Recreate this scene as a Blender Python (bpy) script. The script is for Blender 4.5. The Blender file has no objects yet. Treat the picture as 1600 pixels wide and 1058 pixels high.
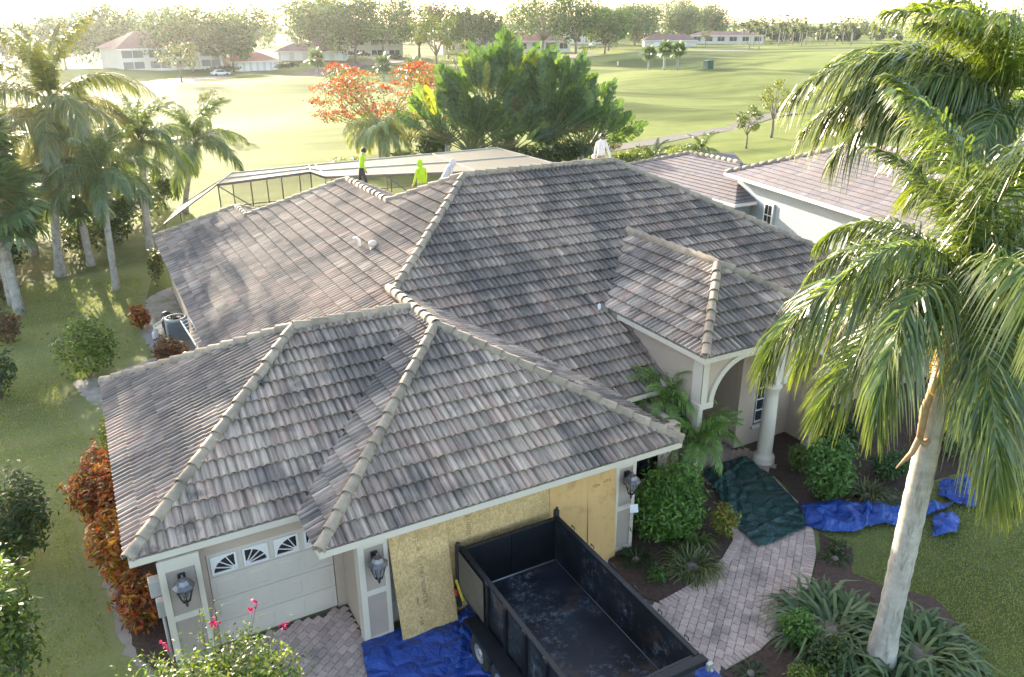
import bpy, math, random
import numpy as np
from mathutils import Vector, Matrix

PI = math.pi
R = math.radians
SC = bpy.context.scene
COL = SC.collection

# ------------------------------------------------------------------ camera
CAM = np.array([-3.10, -11.99, 11.67])
YAW, PITCH, ROLL, FPX = 0.4972, 0.3835, -0.0027, 1224.8
_cy, _sy, _cp, _sp = math.cos(YAW), math.sin(YAW), math.cos(PITCH), math.sin(PITCH)
FWD = np.array([_sy * _cp, _cy * _cp, -_sp])
RGT = np.array([_cy, -_sy, 0.0])
UPV = np.cross(RGT, FWD)
_c, _s = math.cos(ROLL), math.sin(ROLL)
RGT, UPV = _c * RGT + _s * UPV, -_s * RGT + _c * UPV
cam = bpy.data.cameras.new("camera")
cam.sensor_width = 36.0
cam.lens = FPX / 1600 * 36.0
cam.clip_start = 0.1
cam.clip_end = 12000
camo = bpy.data.objects.new("camera", cam)
COL.objects.link(camo)
camo.matrix_world = Matrix(((RGT[0], UPV[0], -FWD[0], CAM[0]), (RGT[1], UPV[1], -FWD[1], CAM[1]),
                            (RGT[2], UPV[2], -FWD[2], CAM[2]), (0, 0, 0, 1)))
SC.camera = camo

# ------------------------------------------------------------------ sky, sun, exposure
SUN_EL, SUN_AZ = R(15.0), R(-3.0)          # azimuth from +Y towards +X
world = bpy.data.worlds.new("World")
SC.world = world
world.use_nodes = True
wn = world.node_tree
wn.nodes.clear()
sky = wn.nodes.new("ShaderNodeTexSky")
sky.sky_type = 'NISHITA'
sky.sun_disc = False
sky.sun_elevation = SUN_EL
sky.sun_rotation = SUN_AZ
sky.altitude = 10
sky.air_density = 0.7
sky.dust_density = 1.6
sky.ozone_density = 1.0
bg = wn.nodes.new("ShaderNodeBackground")
bg.inputs['Strength'].default_value = 0.15
wo = wn.nodes.new("ShaderNodeOutputWorld")
wn.links.new(sky.outputs[0], bg.inputs[0])
wn.links.new(bg.outputs[0], wo.inputs[0])
sl = bpy.data.lights.new("sun", 'SUN')
sl.energy = 3.4
sl.angle = R(0.53)
sl.color = (1.0, 0.955, 0.87)
so = bpy.data.objects.new("sun", sl)
COL.objects.link(so)
SDIR = Vector((math.sin(SUN_AZ) * math.cos(SUN_EL), math.cos(SUN_AZ) * math.cos(SUN_EL), math.sin(SUN_EL)))
so.rotation_euler = SDIR.to_track_quat('Z', 'Y').to_euler()
so.location = SDIR * 300
vs = SC.view_settings
vs.view_transform = 'Standard'
vs.look = 'None'
vs.exposure = 2.6
vs.gamma = 1.0
vs.use_white_balance = True
vs.white_balance_temperature = 7700
vs.white_balance_tint = 10
vs.use_curve_mapping = False
SC.cycles.max_bounces = 8
SC.cycles.diffuse_bounces = 3
SC.cycles.glossy_bounces = 3
SC.cycles.transmission_bounces = 6
SC.cycles.transparent_max_bounces = 12
SC.cycles.volume_bounces = 0
SC.cycles.caustics_reflective = False
SC.cycles.caustics_refractive = False
SC.cycles.sample_clamp_indirect = 6.0
SC.cycles.use_denoising = True

# ------------------------------------------------------------------ helpers
ORG = {}


def link(o, parent=None):
    COL.objects.link(o)
    if parent is not None:
        o.parent = parent
    return o


def tag(o, label=None, cat=None, group=None, kind=None):
    if label: o["label"] = label
    if cat: o["category"] = cat
    if group: o["group"] = group
    if kind: o["kind"] = kind
    return o


def thing(name, label, cat, loc=(0, 0, 0), rz=0.0, group=None):
    o = bpy.data.objects.new(name, None)
    o.empty_display_size = 0.2
    link(o)
    o.location = loc
    o.rotation_euler = (0, 0, rz)
    ORG[o.name] = np.array(loc, float)
    return tag(o, label, cat, group)


def copy_tree(o, parent=None):
    c = o.copy()
    COL.objects.link(c)
    c.parent = parent
    for ch in list(o.children):
        copy_tree(ch, c)
    return c


def npmesh(name, V, F, mats, col=None, st=None, smooth=False, mi=None):
    me = bpy.data.meshes.new(name)
    V = np.ascontiguousarray(V, np.float32)
    if isinstance(F, np.ndarray):
        k = F.shape[1]
        M_ = len(F)
        me.vertices.add(len(V))
        me.vertices.foreach_set('co', V.ravel())
        me.loops.add(M_ * k)
        me.loops.foreach_set('vertex_index', np.ascontiguousarray(F, np.int32).ravel())
        me.polygons.add(M_)
        me.polygons.foreach_set('loop_start', np.arange(0, M_ * k, k, dtype=np.int32))
        if mi is not None:
            me.polygons.foreach_set('material_index', np.ascontiguousarray(mi, np.int32))
        me.update(calc_edges=True)
    else:
        me.from_pydata(V.tolist(), [], [list(map(int, f)) for f in F])
        if mi is not None:
            me.polygons.foreach_set('material_index', np.ascontiguousarray(mi, np.int32))
        me.update()
    for m in (mats if isinstance(mats, (list, tuple)) else [mats]):
        me.materials.append(m)
    if col is not None:
        a = me.attributes.new('col', 'FLOAT_COLOR', 'POINT')
        c = np.ones((len(V), 4), np.float32)
        c[:, :3] = col
        a.data.foreach_set('color', c.ravel())
    if st is not None:
        a = me.attributes.new('st', 'FLOAT_VECTOR', 'POINT')
        a.data.foreach_set('vector', np.ascontiguousarray(st, np.float32).ravel())
    if smooth is True:
        me.shade_smooth()
    elif smooth is not False and smooth is not None:
        me.polygons.foreach_set('use_smooth', np.asarray(smooth, bool))
    return me


def mobj(name, me, parent=None, loc=(0, 0, 0), rot=(0, 0, 0)):
    o = bpy.data.objects.new(name, me)
    link(o, parent)
    o.location = loc
    o.rotation_euler = rot
    return o


def frame_from(d, up=(0, 0, 1)):
    d = np.asarray(d, float)
    d = d / np.linalg.norm(d)
    u = np.asarray(up, float)
    s = np.cross(d, u)
    if np.linalg.norm(s) < 1e-4:
        s = np.cross(d, [1, 0, 0])
    s /= np.linalg.norm(s)
    return d, s, np.cross(s, d)


def tube_vf(path, radii, n=8, cap=True):
    path = np.asarray(path, float)
    k = len(path)
    if np.isscalar(radii): radii = [radii] * k
    V = []
    a = np.linspace(0, 2 * PI, n, endpoint=False)
    d0 = path[1] - path[0]
    _, s, u = frame_from(d0)
    for i in range(k):
        d = path[min(i + 1, k - 1)] - path[max(i - 1, 0)]
        d = d / (np.linalg.norm(d) + 1e-9)
        s = s - d * (s @ d)
        s /= np.linalg.norm(s) + 1e-9
        u = np.cross(s, d)
        V.append(path[i] + radii[i] * (np.cos(a)[:, None] * s + np.sin(a)[:, None] * u))
    V = np.concatenate(V)
    F = []
    for i in range(k - 1):
        for j in range(n):
            j2 = (j + 1) % n
            F.append([i * n + j, i * n + j2, (i + 1) * n + j2, (i + 1) * n + j])
    if cap:
        F.append(list(range(n))[::-1])
        F.append([(k - 1) * n + j for j in range(n)])
    return V, F


class MB:
    def __init__(s):
        s.v, s.f, s.m, s.s = [], [], [], []

    def add(s, V, F, m=0, sm=False):
        b = len(s.v)
        s.v += [tuple(map(float, p)) for p in V]
        for f in F:
            s.f.append([b + int(i) for i in f])
            s.m.append(m)
            s.s.append(sm)
        return s

    def box(s, x0, y0, z0, x1, y1, z1, m=0):
        V = [(x0, y0, z0), (x1, y0, z0), (x1, y1, z0), (x0, y1, z0), (x0, y0, z1), (x1, y0, z1), (x1, y1, z1), (x0, y1, z1)]
        return s.add(V, [(0, 3, 2, 1), (4, 5, 6, 7), (0, 1, 5, 4), (1, 2, 6, 5), (2, 3, 7, 6), (3, 0, 4, 7)], m)

    def bbox(s, x0, y0, z0, x1, y1, z1, b=0.01, m=0):
        """box with chamfered vertical and top edges"""
        pl = [(x0 + b, y0), (x1 - b, y0), (x1, y0 + b), (x1, y1 - b), (x1 - b, y1), (x0 + b, y1), (x0, y1 - b), (x0, y0 + b)]
        cx, cy = (x0 + x1) / 2, (y0 + y1) / 2
        kx, ky = 1 - 2 * b / max(x1 - x0, 1e-6), 1 - 2 * b / max(y1 - y0, 1e-6)
        V = [(x, y, z0) for x, y in pl] + [(x, y, z1 - b) for x, y in pl] + [(cx + (x - cx) * kx, cy + (y - cy) * ky, z1) for x, y in pl]
        F = [list(range(8))[::-1], list(range(16, 24))]
        for r in (0, 8):
            for i in range(8):
                j = (i + 1) % 8
                F.append((r + i, r + j, r + 8 + j, r + 8 + i))
        return s.add(V, F, m)

    def beam(s, a, b, w, h, m=0, up=(0, 0, 1)):
        a, b = np.asarray(a, float), np.asarray(b, float)
        d, sd, u = frame_from(b - a, up)
        V = [p + x * w / 2 * sd + z * h / 2 * u for p in (a, b) for x, z in ((-1, -1), (1, -1), (1, 1), (-1, 1))]
        return s.add(V, [(0, 1, 2, 3), (7, 6, 5, 4), (0, 4, 5, 1), (1, 5, 6, 2), (2, 6, 7, 3), (3, 7, 4, 0)], m)

    def prism(s, poly, a, b, m=0, axis='z'):
        """extrude a 2-D polygon from a to b along an axis"""
        def P(p, t):
            return {'z': (p[0], p[1], t), 'y': (p[0], t, p[1]), 'x': (t, p[0], p[1])}[axis]
        n = len(poly)
        V = [P(p, a) for p in poly] + [P(p, b) for p in poly]
        F = [list(range(n))[::-1], list(range(n, 2 * n))] + [(i, (i + 1) % n, n + (i + 1) % n, n + i) for i in range(n)]
        return s.add(V, F, m)

    def tube(s, path, radii, n=8, m=0, cap=True):
        V, F = tube_vf(path, radii, n, cap)
        return s.add(V, F, m, True)

    def lathe(s, prof, c=(0, 0, 0), n=16, m=0, sm=True):
        a = np.linspace(0, 2 * PI, n, endpoint=False)
        V, F = [], []
        for r, z in prof:
            for t in a: V.append((c[0] + r * math.cos(t), c[1] + r * math.sin(t), c[2] + z))
        for i in range(len(prof) - 1):
            for j in range(n):
                k = (j + 1) % n
                F.append((i * n + j, i * n + k, (i + 1) * n + k, (i + 1) * n + j))
        F.append(list(range(n))[::-1])
        F.append([(len(prof) - 1) * n + j for j in range(n)])
        return s.add(V, F, m, sm)

    def build(s, name, mats, parent=None, local=False):
        V = np.array(s.v, float)
        if parent is not None and not local:
            p = parent
            while p is not None:
                V = V - np.array(p.location)
                p = p.parent
        me = npmesh(name, V, s.f, mats, smooth=s.s, mi=s.m)
        return mobj(name, me, parent)


def gz(x, y):
    """gentle mounds of the golf course, flat near the houses"""
    d = math.hypot(x - 10, y - 8)
    k = min(max((d - 62) / 40, 0), 1)
    k = k * k * (3 - 2 * k)
    k *= min(max((330 - d) / 60, 0), 1)
    return k * 0.8 * (math.sin(x * .071 + y * .033 + .7) + .8 * math.sin(y * .085 - x * .041 + 2.1) + .5 * math.sin(x * .16 + 1.3) * math.sin(y * .13))


# ------------------------------------------------------------------ materials
class NT:
    def __init__(s, name):
        s.m = bpy.data.materials.new(name)
        s.m.use_nodes = True
        s.t = s.m.node_tree
        s.p = s.t.nodes['Principled BSDF']
        s.out = s.t.nodes['Material Output']

    def n(s, ty, **kw):
        nd = s.t.nodes.new('ShaderNode' + ty)
        for k, v in kw.items():
            if k.startswith('i_'):
                k2 = k[2:]
                nd.inputs[int(k2) if k2.isdigit() else k2.replace('_', ' ')].default_value = v
            else:
                setattr(nd, k, v)
        return nd

    def l(s, a, b):
        s.t.links.new(a, b)

    def noise(s, vec, scale, detail=4, rough=.6):
        nd = s.n('TexNoise', i_Scale=scale, i_Detail=detail, i_Roughness=rough)
        if vec is not None: s.l(vec, nd.inputs['Vector'])
        return nd.outputs[0]

    def ramp(s, fac, a, b, ca=(0, 0, 0, 1), cb=(1, 1, 1, 1)):
        nd = s.n('ValToRGB')
        e = nd.color_ramp.elements
        e[0].position, e[1].position = a, b
        e[0].color = ca if len(ca) == 4 else (*ca, 1)
        e[1].color = cb if len(cb) == 4 else (*cb, 1)
        s.l(fac, nd.inputs[0])
        return nd.outputs[0]

    def mix(s, fac, a, b, mode='MIX'):
        nd = s.n('Mix', data_type='RGBA', blend_type=mode)
        for sock, v in ((nd.inputs[0], fac), (nd.inputs[6], a), (nd.inputs[7], b)):
            if hasattr(v, 'links'):
                s.l(v, sock)
            elif isinstance(v, (int, float)):
                sock.default_value = v
            else:
                sock.default_value = (*v, 1) if len(v) == 3 else v
        return nd.outputs[2]

    def bump(s, h, strength=.3, dist=.02):
        nd = s.n('Bump', i_Strength=strength, i_Distance=dist)
        s.l(h, nd.inputs['Height'])
        s.l(nd.outputs[0], s.p.inputs['Normal'])


def pos(t):
    return t.n('NewGeometry').outputs['Position']


def mat(name, c1, c2=None, scale=4., rough=.7, bump=0., bscale=None, metal=0., spec=.5, c3=None, s3=.6, rnd=0.):
    t = NT(name)
    p = pos(t)
    t.p.inputs['Roughness'].default_value = rough
    t.p.inputs['Metallic'].default_value = metal
    t.p.inputs['Specular IOR Level'].default_value = spec
    c = (*c1, 1)
    if c2 is not None:
        c = t.mix(t.ramp(t.noise(p, scale), .35, .65), c1, c2)
    if c3 is not None:
        c = t.mix(t.ramp(t.noise(p, s3, 5), .52, .72), c, c3)
    if rnd:
        r = t.n('ObjectInfo').outputs['Random']
        k = t.ramp(r, 0, 1, (1 - rnd,) * 3, (1 + rnd,) * 3)
        c = t.mix(1.0, c if hasattr(c, 'links') else c1, k, 'MULTIPLY')
    if hasattr(c, 'links'):
        t.l(c, t.p.inputs['Base Color'])
    else:
        t.p.inputs['Base Color'].default_value = c
    if bump:
        t.bump(t.noise(p, bscale or scale * 6, 6, .7), bump, .02)
    return t.m


def leafmat(name, rough=.45, trans=.45, spec=.4, tint=(1.35, 1.3, .45)):
    t = NT(name)
    a = t.n('Attribute', attribute_name='col').outputs['Color']
    t.l(a, t.p.inputs['Base Color'])
    t.p.inputs['Roughness'].default_value = rough
    t.p.inputs['Specular IOR Level'].default_value = spec
    tr = t.n('BsdfTranslucent')
    t.l(t.mix(1.0, a, tint, 'MULTIPLY'), tr.inputs[0])
    ms = t.n('MixShader', i_0=trans)
    t.l(t.p.outputs[0], ms.inputs[1])
    t.l(tr.outputs[0], ms.inputs[2])
    t.l(ms.outputs[0], t.out.inputs[0])
    return t.m


LEAF = leafmat('leaf', .42, .42, .45)
PALMLEAF = leafmat('palm_leaf', .27, .34, .75)
PETAL = leafmat('petal', .6, .35, .2, (1.1, 1.0, .8))
BARK = mat('bark', (.16, .13, .10), (.25, .21, .17), 6, .9, .5, 30)
PALMBARK = mat('palm_bark', (.30, .27, .23), (.42, .39, .34), 5, .85, .3, 25, c3=(.16, .14, .11), s3=3)


def m_trunk():
    t = NT('ringed_palm_trunk')
    p = pos(t)
    w = t.n('TexWave', wave_type='BANDS', bands_direction='Z', i_Scale=2.2, i_Distortion=2.5, i_Detail=3.)
    t.l(p, w.inputs['Vector'])
    c = t.mix(t.ramp(t.noise(p, 3.5, 5), .35, .65), (.31, .285, .245), (.45, .42, .36))
    c = t.mix(t.ramp(w.outputs[1], .0, .35, (.12, .12, .12), (0, 0, 0)), c, (.26, .22, .17))
    mp = t.n('Mapping')
    mp.inputs['Scale'].default_value = (7, 7, 1.3)
    t.l(p, mp.inputs['Vector'])
    c = t.mix(t.ramp(t.noise(mp.outputs[0], 1.0, 7, .75), .52, .66), c, (.19, .165, .13))
    t.l(c, t.p.inputs['Base Color'])
    t.p.inputs['Roughness'].default_value = .85
    t.bump(w.outputs[1], .08, .01)
    return t.m


TRUNK = m_trunk()


def m_grass(name, c1, c2, c3, sc=1.0):
    t = NT(name)
    p = pos(t)
    c = t.mix(t.ramp(t.noise(p, .35 * sc, 6, .65), .35, .65), c1, c2)
    c = t.mix(t.ramp(t.noise(p, 6 * sc, 4, .8), .45, .75), c, c3)
    mp = t.n('Mapping')
    mp.inputs['Scale'].default_value = (.012, .05, .05)
    mp.inputs['Rotation'].default_value = (0, 0, .35)
    t.l(p, mp.inputs['Vector'])
    c = t.mix(t.ramp(t.noise(mp.outputs[0], sc, 4), .45, .58), c, tuple(x * .55 for x in c1))
    if sc > 1:
        c = t.mix(t.ramp(t.noise(p, 1.1, 6, .75), .52, .70, (0, 0, 0), (.6, .6, .6)), c, (.30, .255, .14))
    t.l(c, t.p.inputs['Base Color'])
    t.p.inputs['Roughness'].default_value = .8
    t.p.inputs['Specular IOR Level'].default_value = .03
    t.bump(t.noise(p, 45, 3, .8), .8, .05)
    return t.m


GRASS = m_grass('golf_grass', (.15, .195, .055), (.205, .235, .075), (.24, .245, .095))
LAWN = m_grass('lawn_grass', (.215, .25, .09), (.265, .29, .115), (.33, .30, .165), 1.6)
MULCH = mat('mulch', (.055, .032, .024), (.11, .062, .045), 14, .95, 1.0, 40)
SAND = mat('sandy_soil', (.25, .22, .18), (.34, .31, .265), 3, .95, .5, 30, c3=(.13, .15, .055), s3=.9)
CART = mat('cart_path_asphalt', (.062, .056, .048), (.088, .08, .07), 2, .9, .2, 20)
WATER = mat('pond_water', (.03, .05, .05), None, 1, .08, .1, 3, spec=.6)
JOINT = mat('paver_joint_sand', (.06, .05, .045), (.10, .085, .075), 8, .95, .3, 40)
PAVER = mat('paver_block', (.47, .335, .285), (.55, .41, .35), 9, .85, .4, 60, c3=(.29, .225, .20), s3=1.3, rnd=.16)
STUCCO = mat('beige_stucco', (.47, .365, .285), (.50, .39, .305), 1.2, .9, .25, 60)
INSET = mat('taupe_stucco_inset', (.36, .295, .245), (.39, .32, .265), 2, .9, .2, 60)
TRIM = mat('cream_trim', (.60, .53, .435), (.64, .57, .47), 1.0, .7, .1, 40)
WHITE = mat('white_paint', (.78, .76, .72), (.74, .72, .68), .8, .5)
DOORW = mat('garage_door_paint', (.57, .505, .43), (.60, .535, .455), .7, .5)
GLASS = mat('dark_window_glass', (.012, .016, .02), None, 1, .05, spec=.8)
BLUEWALL = mat('pale_blue_stucco', (.31, .35, .38), (.335, .375, .405), .6, .9, .2, 40)
CAP = mat('ridge_tile_concrete', (.31, .245, .175), (.39, .315, .23), 7, .85, .3, 50, c3=(.20, .17, .135), s3=1.6, rnd=.18)
MORTAR = mat('mortar', (.30, .26, .22), (.38, .335, .28), 6, .95, .4, 40)
GREYMETAL = mat('galvanised_metal', (.45, .45, .44), (.36, .36, .35), 5, .45, metal=.6)
BLACKM = mat('black_metal', (.018, .018, .02), (.03, .03, .032), 4, .4, spec=.5)
RUBBER = mat('tyre_rubber', (.02, .02, .02), (.035, .035, .033), 6, .85, .3, 40)


def m_tile(name, red=1.0):
    t = NT(name)
    a = t.n('Attribute', attribute_name='col').outputs['Color']
    st = t.n('Attribute', attribute_name='st').outputs['Vector']
    p = pos(t)
    mp = t.n('Mapping')
    mp.inputs['Scale'].default_value = (2.4, .9, 1)
    t.l(st, mp.inputs['Vector'])
    s1 = t.noise(mp.outputs[0], 1.0, 5, .7)
    mp2 = t.n('Mapping')
    mp2.inputs['Scale'].default_value = (.9, .8, 1)
    t.l(st, mp2.inputs['Vector'])
    s2 = t.noise(mp2.outputs[0], 1.0, 3, .6)
    c = t.mix(1.0, a, t.ramp(s1, .34, .66, (.40, .40, .40), (1.45, 1.43, 1.40)), 'MULTIPLY')
    fl = t.n('VectorMath', operation='FLOOR')
    t.l(st, fl.inputs[0])
    wn_ = t.n('TexWhiteNoise', noise_dimensions='3D')
    t.l(fl.outputs[0], wn_.inputs['Vector'])
    c = t.mix(1.0, c, t.ramp(wn_.outputs['Value'], 0, 1, (.86, .86, .86), (1.14, 1.13, 1.12)), 'MULTIPLY')
    c = t.mix(t.ramp(s2, .54, .76, (0, 0, 0), (.62, .62, .62)), c, (.28, .175, .145))
    k = t.n('Math', operation='MULTIPLY')
    t.l(t.ramp(t.noise(p, .30, 4, .65), .45, .57), k.inputs[0])
    t.l(t.ramp(s1, .2, .75, (1, 1, 1), (.45, .45, .45)), k.inputs[1])
    c = t.mix(k.outputs[0], c, (.088, .082, .078))
    k2 = t.n('Math', operation='MULTIPLY', i_1=.7)
    t.l(t.ramp(t.noise(p, 1.7, 4, .6), .6, .72), k2.inputs[0])
    c = t.mix(k2.outputs[0], c, (.07, .066, .063))
    t.l(c, t.p.inputs['Base Color'])
    t.p.inputs['Roughness'].default_value = .78
    t.p.inputs['Specular IOR Level'].default_value = .35
    t.bump(t.noise(p, 55, 4, .7), .35, .01)
    return t.m


TILE = m_tile('roof_tile_concrete')

# ================================================================== GROUND
def build_ground():
    xs = np.concatenate([[-6000, -2500, -900, -500], np.arange(-260, 560, 7.0), [700, 1000, 2500, 6000]])
    ys = np.concatenate([[-3000, -800, -200], np.arange(-60, 520, 7.0), [650, 900, 2000, 6000]])
    V = np.array([(x, y, gz(x, y)) for y in ys for x in xs])
    nx = len(xs)
    F = np.array([[j * nx + i, j * nx + i + 1, (j + 1) * nx + i + 1, (j + 1) * nx + i] for j in range(len(ys) - 1) for i in range(nx - 1)])
    o = mobj('ground', npmesh('ground', V, F, GRASS, smooth=True))
    o['kind'] = 'structure'


build_ground()


def inpoly(poly, x, y):
    c = False
    n = len(poly)
    for i in range(n):
        x1, y1 = poly[i]
        x2, y2 = poly[(i + 1) % n]
        if (y1 > y) != (y2 > y) and x < (x2 - x1) * (y - y1) / (y2 - y1) + x1:
            c = not c
    return c


def polydist(poly, x, y):
    b = 1e9
    n = len(poly)
    for i in range(n):
        x1, y1 = poly[i]
        x2, y2 = poly[(i + 1) % n]
        dx, dy = x2 - x1, y2 - y1
        t = max(0, min(1, ((x - x1) * dx + (y - y1) * dy) / (dx * dx + dy * dy + 1e-9)))
        b = min(b, math.hypot(x - x1 - t * dx, y - y1 - t * dy))
    return b


def smooth_poly(P, n=2):
    P = [np.array(p, float) for p in P]
    for _ in range(n):
        Q = []
        for i in range(len(P)):
            a, b = P[i], P[(i + 1) % len(P)]
            Q += [a * .75 + b * .25, a * .25 + b * .75]
        P = Q
    return [tuple(p) for p in P]


def sheet(name, poly, z, m, kind='structure', thick=.05, jag=0., seed=1):
    rg = random.Random(seed)
    if jag:
        Q = []
        for i in range(len(poly)):
            a, b = np.array(poly[i]), np.array(poly[(i + 1) % len(poly)])
            n = max(1, int(np.linalg.norm(b - a) / .18))
            for k in range(n):
                q = a + (b - a) * k / n
                Q.append((q[0] + rg.uniform(-jag, jag), q[1] + rg.uniform(-jag, jag)))
        poly = Q
    b = MB()
    b.prism(poly, z - thick, z)
    o = b.build(name, [m])
    o['kind'] = kind
    return o


FRONTLAWN = [(5.5, -14), (30, -14), (36, -1.0), (19, -1.9), (16.5, -1.3), (14.7, -1.2), (12.6, -.9), (11.2, -1.0), (10.4, -2.1), (9.4, -2.8), (7.8, -3.5), (6.0, -3.7)]
SIDELAWN = [(-14, -2), (-3.3, -2), (-3.75, 2.6), (-4.1, 5.5), (-4.5, 8.8), (-4.0, 12), (-3.9, 16), (-2.2, 18), (-1.9, 24), (-.9, 30), (1.5, 40), (-14, 40)]
sheet('front_lawn', FRONTLAWN, .012, LAWN)
sheet('side_lawn', SIDELAWN, .012, LAWN)
sheet('sand_strip', [(-3.0, -1), (-4.15, 2.6), (-4.35, 4.5), (-4.5, 6.6), (-4.6, 9.2), (-4.1, 10.5), (-3.9, 14), (-4.7, 16.6), (-4.7, 17.4), (-3.9, 17.1), (-2.0, 18.2), (-2.2, 22), (-1.5, 26), (-.4, 27), (-.4, 9), (-3, 8)], .02, SAND, jag=.09, seed=3)
sheet('side_bed', [(-3.0, -.5), (-3.95, 2.4), (-4.2, 5.4), (-4.3, 8.8), (-3.6, 9.6), (-3.1, 9.6), (-2.9, 0)], .03, MULCH, jag=.05, seed=4)
BED1 = [(6.1, .35), (5.75, -1.0), (6.2, -1.55), (6.8, -1.48), (7.6, -1.38), (8.4, -1.08), (9.1, -.68), (9.85, .3), (10.25, 1.2), (10.2, 2.9), (9.8, 3.2), (6.8, 3.2), (6.8, .35)]
sheet('entry_bed', BED1, .03, MULCH, jag=.02)
BED2 = [(12.3, 2.6), (12.2, .9), (11.9, 0.0), (11.7, -.55), (12.6, -1.0), (14.7, -1.25), (16.5, -1.35), (19, -1.95), (24, -2.1), (24, 3.2), (14, 3.2), (14, 2.6)]
sheet('front_bed', BED2, .03, MULCH, jag=.03, seed=5)
BED3 = [(11.15, -1.5), (11.4, -2.3), (10.6, -2.9), (10.9, -3.6), (11.5, -4.3), (11.2, -5.2), (10.0, -6.4), (7.4, -6.6), (6.2, -5.0), (6.0, -3.75), (7.0, -3.68), (7.8, -3.5), (9.4, -2.8), (10.4, -2.1)]
sheet('palm_bed', BED3, .034, MULCH, jag=.04, seed=6)
sheet('neighbour_bed', [(19.5, 4), (22.5, 4), (24.5, 22), (21.5, 22)], .02, MULCH, jag=.05, seed=7)


# cart path and far dark bands of the golf course
def ribbon(name, pts, w, m, z=.03):
    pts = np.array(pts, float)
    t = np.linspace(0, len(pts) - 1, len(pts) * 6)
    P = np.stack([np.interp(t, np.arange(len(pts)), pts[:, k]) for k in (0, 1)], 1)
    for _ in range(4):
        P[1:-1] = (P[:-2] + 2 * P[1:-1] + P[2:]) / 4
    V, F = [], []
    for i, p in enumerate(P):
        d = P[min(i + 1, len(P) - 1)] - P[max(i - 1, 0)]
        d /= np.linalg.norm(d)
        nrm = np.array([-d[1], d[0]])
        for s in (-1, 1):
            q = p + s * nrm * w / 2
            V.append((q[0], q[1], max(gz(*q), gz(*p)) + z))
    for i in range(len(P) - 1):
        F.append((2 * i, 2 * i + 1, 2 * i + 3, 2 * i + 2))
    V2 = [(x, y, zz - .3) for x, y, zz in V]
    n = len(V)
    F += [(2 * i, 2 * i + 2, n + 2 * i + 2, n + 2 * i) for i in range(len(P) - 1)] + [(2 * i + 3, 2 * i + 1, n + 2 * i + 1, n + 2 * i + 3) for i in range(len(P) - 1)]
    o = mobj(name, npmesh(name, V + V2, F, m))
    o['kind'] = 'structure'


ribbon('cart_path', [(36, 50.5), (43.2, 53), (48, 54), (55, 56.6), (66, 60), (80, 66), (100, 70)], 2.6, CART)
ribbon('far_band', [(10, 168), (29, 172), (40, 186), (51, 204), (60, 215), (75, 226), (92, 236)], 10, CART, .05)  # dark band across the far course, coloured like the cart path
ribbon('far_band', [(128, 226), (150, 232), (180, 250), (205, 262), (235, 262), (262, 258)], 12, CART, .1)

# ================================================================== PAVERS
PAVE = [(-2.55, 1.64), (.2, 1.64), (.2, .36), (6.1, .36), (5.75, -1.0), (6.15, -1.55), (6.8, -1.48), (7.6, -1.38), (8.4, -1.08), (9.1, -.68), (9.85, .3),
        (10.25, 1.2), (10.2, 2.9), (10.0, 3.6), (12.24, 3.6), (12.24, 2.6), (12.75, 2.6), (12.75, 1.25), (12.15, 1.0), (11.85, .1), (11.65, -.6), (11.05, -1.42),
        (10.42, -2.05), (9.42, -2.75), (7.82, -3.45), (7.0, -3.64), (6.05, -3.7), (5.6, -4.3), (5.5, -13.5), (-3.0, -13.5), (-2.9, -1), (-2.7, 1.0)]


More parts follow.
